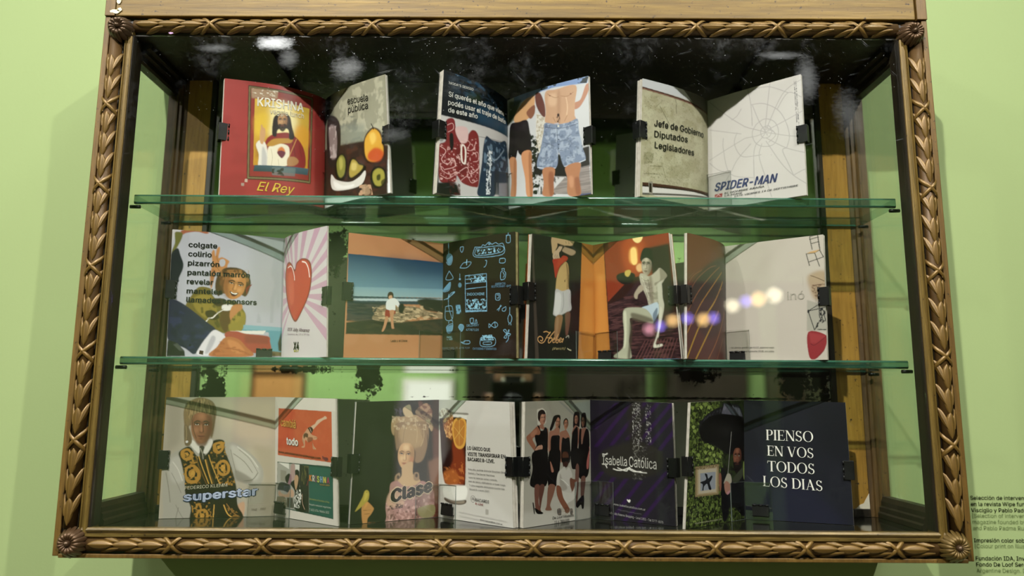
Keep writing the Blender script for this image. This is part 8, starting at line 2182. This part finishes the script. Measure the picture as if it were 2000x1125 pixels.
# spot fittings on a track
tk = MB(); tk.box(-3.6, 2.4, -2.42, -2.38, 4.465, 4.4999); o = tk.build('lighting_track', M['black']); tag(o, 'black lighting track under the ceiling', 'track')
for n_, L in enumerate(SPOTS):
    t = empty('spotlight', (L[0][0], L[0][1] - 0.0, L[0][2]), ('black track spotlight above the cabinet', 'black track spotlight at the right end of the track', 'black track spotlight at the left end of the track')[n_], 'lamp', 'track spotlights')
    d = (Vector(L[1]) - Vector(L[0])).normalized()
    b = MB(); p = d.orthogonal().normalized(); q = d.cross(p); P = []
    for rad, s_ in ((0.002, -0.16), (0.034, -0.15), (0.040, -0.02), (0.046, 0.03), (0.043, 0.03), (0.038, -0.06)):
        P.append([tuple(d * s_ + p * rad * math.cos(a) + q * rad * math.sin(a)) for a in [2 * math.pi * i / 20 for i in range(20)]])
    b.grid(P, wrap=True); b.build('lamp_head', M['black'], t, True)
    top = 4.47 - L[0][2]
    b = MB(); b.cyl(tuple(-d * 0.10), Vector((0, 0, 1)), 0.008, top + d.z * 0.10 - 0.005, 8); b.build('stem', M['black'], t)

# bright window-like panel, framed picture and a dark partition on the far side
def frame_thing(name, x0, x1, z0, z1, y, inner, fr, label, cat, fw=0.03):
    t = empty(name, ((x0 + x1) / 2, y, z0), label, cat); w_ = (x1 - x0) / 2; h = z1 - z0
    b = MB(); b.box(-w_ + fw, w_ - fw, -0.008, 0.0, fw, h - fw); b.build('panel', inner, t)
    b = MB(); b.box(-w_, w_, -0.012, 0.02, 0, fw); b.box(-w_, w_, -0.012, 0.02, h - fw, h); b.box(-w_, -w_ + fw, -0.012, 0.02, fw, h - fw); b.box(w_ - fw, w_, -0.012, 0.02, fw, h - fw); b.build('frame', fr, t)
frame_thing('light_box', -0.88, -0.47, 0.75, 1.74, -4.585, emit('light_box_face', 'f4efe6', 1.15), M['white'], 'glowing white light box on the far green wall', 'light box')
frame_thing('framed_picture', -2.10, -1.66, 1.25, 1.80, -4.585, plain('ochre_canvas', 'c08a50', 0.8), plain('walnut_frame', '5a3a20', 0.5), 'ochre picture in a walnut frame on the far wall', 'picture')
t = empty('partition_screen', (1.15, -4.2, 0), 'tall dark brown exhibition partition before the far wall', 'partition')
DK = plain('umber_partition_panel', '2b2114', 0.7)
for i in range(4):
    b = MB(); b.box(-1.50 + i * 0.75, -0.90 + i * 0.75, -0.04, 0.04, 0.05, 2.42 + 0.0); b.build('screen_panel', DK, t, bevel=0.004)
b = MB(); b.box(-1.5, 1.5, -0.18, 0.18, 0, 0.0499); b.build('foot', M['black'], t, bevel=0.004)

# visitor with a camera, standing where the picture is taken from
def person(loc):
    t = empty('person', loc, 'person in dark clothes holding a camera up to the face', 'person')
    V = {'pel': (0, 0, .93), 'bel': (0, .01, 1.08), 'che': (0, .0, 1.26), 'nec': (0, .01, 1.44), 'nk2': (0, .03, 1.50),
         'shl': (-.17, 0, 1.38), 'ell': (-.24, .12, 1.16), 'wrl': (-.10, .24, 1.42), 'hal': (-.07, .235, 1.49), 'shr': (.17, 0, 1.38), 'elr': (.25, .11, 1.15), 'wrr': (.11, .23, 1.42), 'har': (.08, .225, 1.50),
         'hil': (-.09, 0, .90), 'knl': (-.10, .03, .50), 'anl': (-.11, -.01, .09), 'tol': (-.12, .14, .035), 'hir': (.09, 0, .90), 'knr': (.11, .02, .50), 'anr': (.13, -.02, .09), 'tor': (.15, .13, .035)}
    Rr = {'pel': .14, 'bel': .135, 'che': .15, 'nec': .06, 'nk2': .052, 'shl': .062, 'ell': .043, 'wrl': .030, 'hal': .036, 'hil': .09, 'knl': .058, 'anl': .042, 'tol': .032}
    for a, c in (('shr', 'shl'), ('elr', 'ell'), ('wrr', 'wrl'), ('har', 'hal'), ('hir', 'hil'), ('knr', 'knl'), ('anr', 'anl'), ('tor', 'tol')): Rr[a] = Rr[c]
    E_ = [('pel', 'bel'), ('bel', 'che'), ('che', 'nec'), ('nec', 'nk2'), ('che', 'shl'), ('shl', 'ell'), ('ell', 'wrl'), ('wrl', 'hal'), ('che', 'shr'), ('shr', 'elr'), ('elr', 'wrr'), ('wrr', 'har'),
          ('pel', 'hil'), ('hil', 'knl'), ('knl', 'anl'), ('anl', 'tol'), ('pel', 'hir'), ('hir', 'knr'), ('knr', 'anr'), ('anr', 'tor')]
    ks = list(V); me = bpy.data.meshes.new('body'); me.from_pydata([V[k_] for k_ in ks], [(ks.index(a), ks.index(b_)) for a, b_ in E_], [])
    o = bpy.data.objects.new('body', me); link(o, t)
    sk = o.modifiers.new('skin', 'SKIN'); sk.use_smooth_shade = True
    lay = me.skin_vertices[0] if me.skin_vertices else None
    if lay is None:
        bm = bmesh.new(); bm.from_mesh(me); bm.verts.layers.skin.verify(); bm.to_mesh(me); bm.free(); lay = me.skin_vertices[0]
    for i, k_ in enumerate(ks):
        lay.data[i].radius = (Rr[k_] * (1.15 if k_ in ('che', 'pel', 'bel') else 1), Rr[k_] * (.8 if k_ in ('che', 'pel', 'bel') else 1)); lay.data[i].use_root = k_ == 'pel'
    ss = o.modifiers.new('sub', 'SUBSURF'); ss.levels = 2; ss.render_levels = 2
    cl = plain('charcoal_clothes', '17181a', 0.85); skin = plain('skin_tone', 'a87a62', 0.55)
    me.materials.append(cl)
    # head with nose, ears, eyes, mouth and hair
    b = MB(); P = []
    hc = Vector((0, .05, 1.615))
    for i in range(15):
        a = math.pi * i / 14; row = []
        for j in range(20):
            q = 2 * math.pi * j / 20; sx_ = .076 * (1 - .18 * max(0, -math.cos(a))); x = sx_ * math.sin(a) * math.cos(q); y = .095 * math.sin(a) * math.sin(q); z = .118 * math.cos(a)
            if y > 0: y *= 1 - .12 * max(0, -math.cos(a))
            row.append((hc.x + x, hc.y + y, hc.z + z))
        P.append(row)
    b.grid(P, wrap=True); h = b.build('head', skin, t, True)
    b = MB(); b.add([(-.012, .140, 1.59), (.012, .140, 1.59), (0, .170, 1.592), (0, .146, 1.635)], [(0, 1, 2), (0, 2, 3), (1, 3, 2), (0, 3, 1)]); b.build('nose', skin, h)
    for s_ in (-1, 1):
        b = MB(); b.cyl((s_ * .072, .045, 1.615), (s_, 0, 0), .026, .010, 12, r2=.018); b.build('ear', skin, h, True)
        b = MB(); b.cyl((s_ * .030, .132, 1.620), (0, 1, 0), .012, .006, 12, r2=.008); b.build('eye', M['white'], h, True)
    b = MB(); b.box(-.024, .024, .128, .140, 1.552, 1.560); b.build('mouth', plain('lip_tone', '7c4a40', 0.5), h, bevel=.002)
    b = MB(); P = []
    for i in range(10):
        a = math.pi * .62 * i / 9; row = []
        for j in range(20):
            q = 2 * math.pi * j / 20; f_ = 1.09
            y = .095 * f_ * math.sin(a) * math.sin(q); lim = a if math.sin(q) < .35 else min(a, math.pi * .30)
            row.append((hc.x + .078 * f_ * math.sin(lim) * math.cos(q), hc.y - .004 + .097 * f_ * math.sin(lim) * math.sin(q), hc.z + .122 * f_ * math.cos(lim)))
        P.append(row)
    b.grid(P, wrap=True); b.build('hair', plain('dark_brown_hair', '1a120c', 0.7), t, True)
    # fingers around the camera body
    for s_ in (-1, 1):
        for i in range(4):
            z = 1.50 + .021 * i; L_ = (.060, .066, .062, .050)[i]
            b = MB(); b.cyl((s_ * .086, .238, z), (-s_ * .35, .30, .05), .0095, L_ * .55, 8); b.cyl((s_ * (.086 - .35 * L_ * .9), .238 + .30 * L_ * .9, z + .003), (-s_ * 1, .02, .02), .0088, L_ * .5, 8, r2=.007); b.build('finger', skin, t, True)
        b = MB(); b.cyl((s_ * .082, .215, 1.500), (-s_ * .6, -.2, .75), .011, .045, 8, r2=.008); b.build('thumb', skin, t, True)
person((0.0, -1.40, 0))
t = empty('photo_camera', (0, -1.155, 1.60), 'black camera held by the person in dark clothes', 'camera')
b = MB(); b.box(-.070, .070, -.032, .032, -.075, .018); b.box(-.028, .028, -.030, .020, .018, .036); b.build('camera_body', M['black'], t, bevel=.004)
b = MB(); b.cyl((0, .032, -.062), (0, 1, 0), .036, .040, 24); b.build('lens', M['black'], t, True)
# a second visitor further back, in red
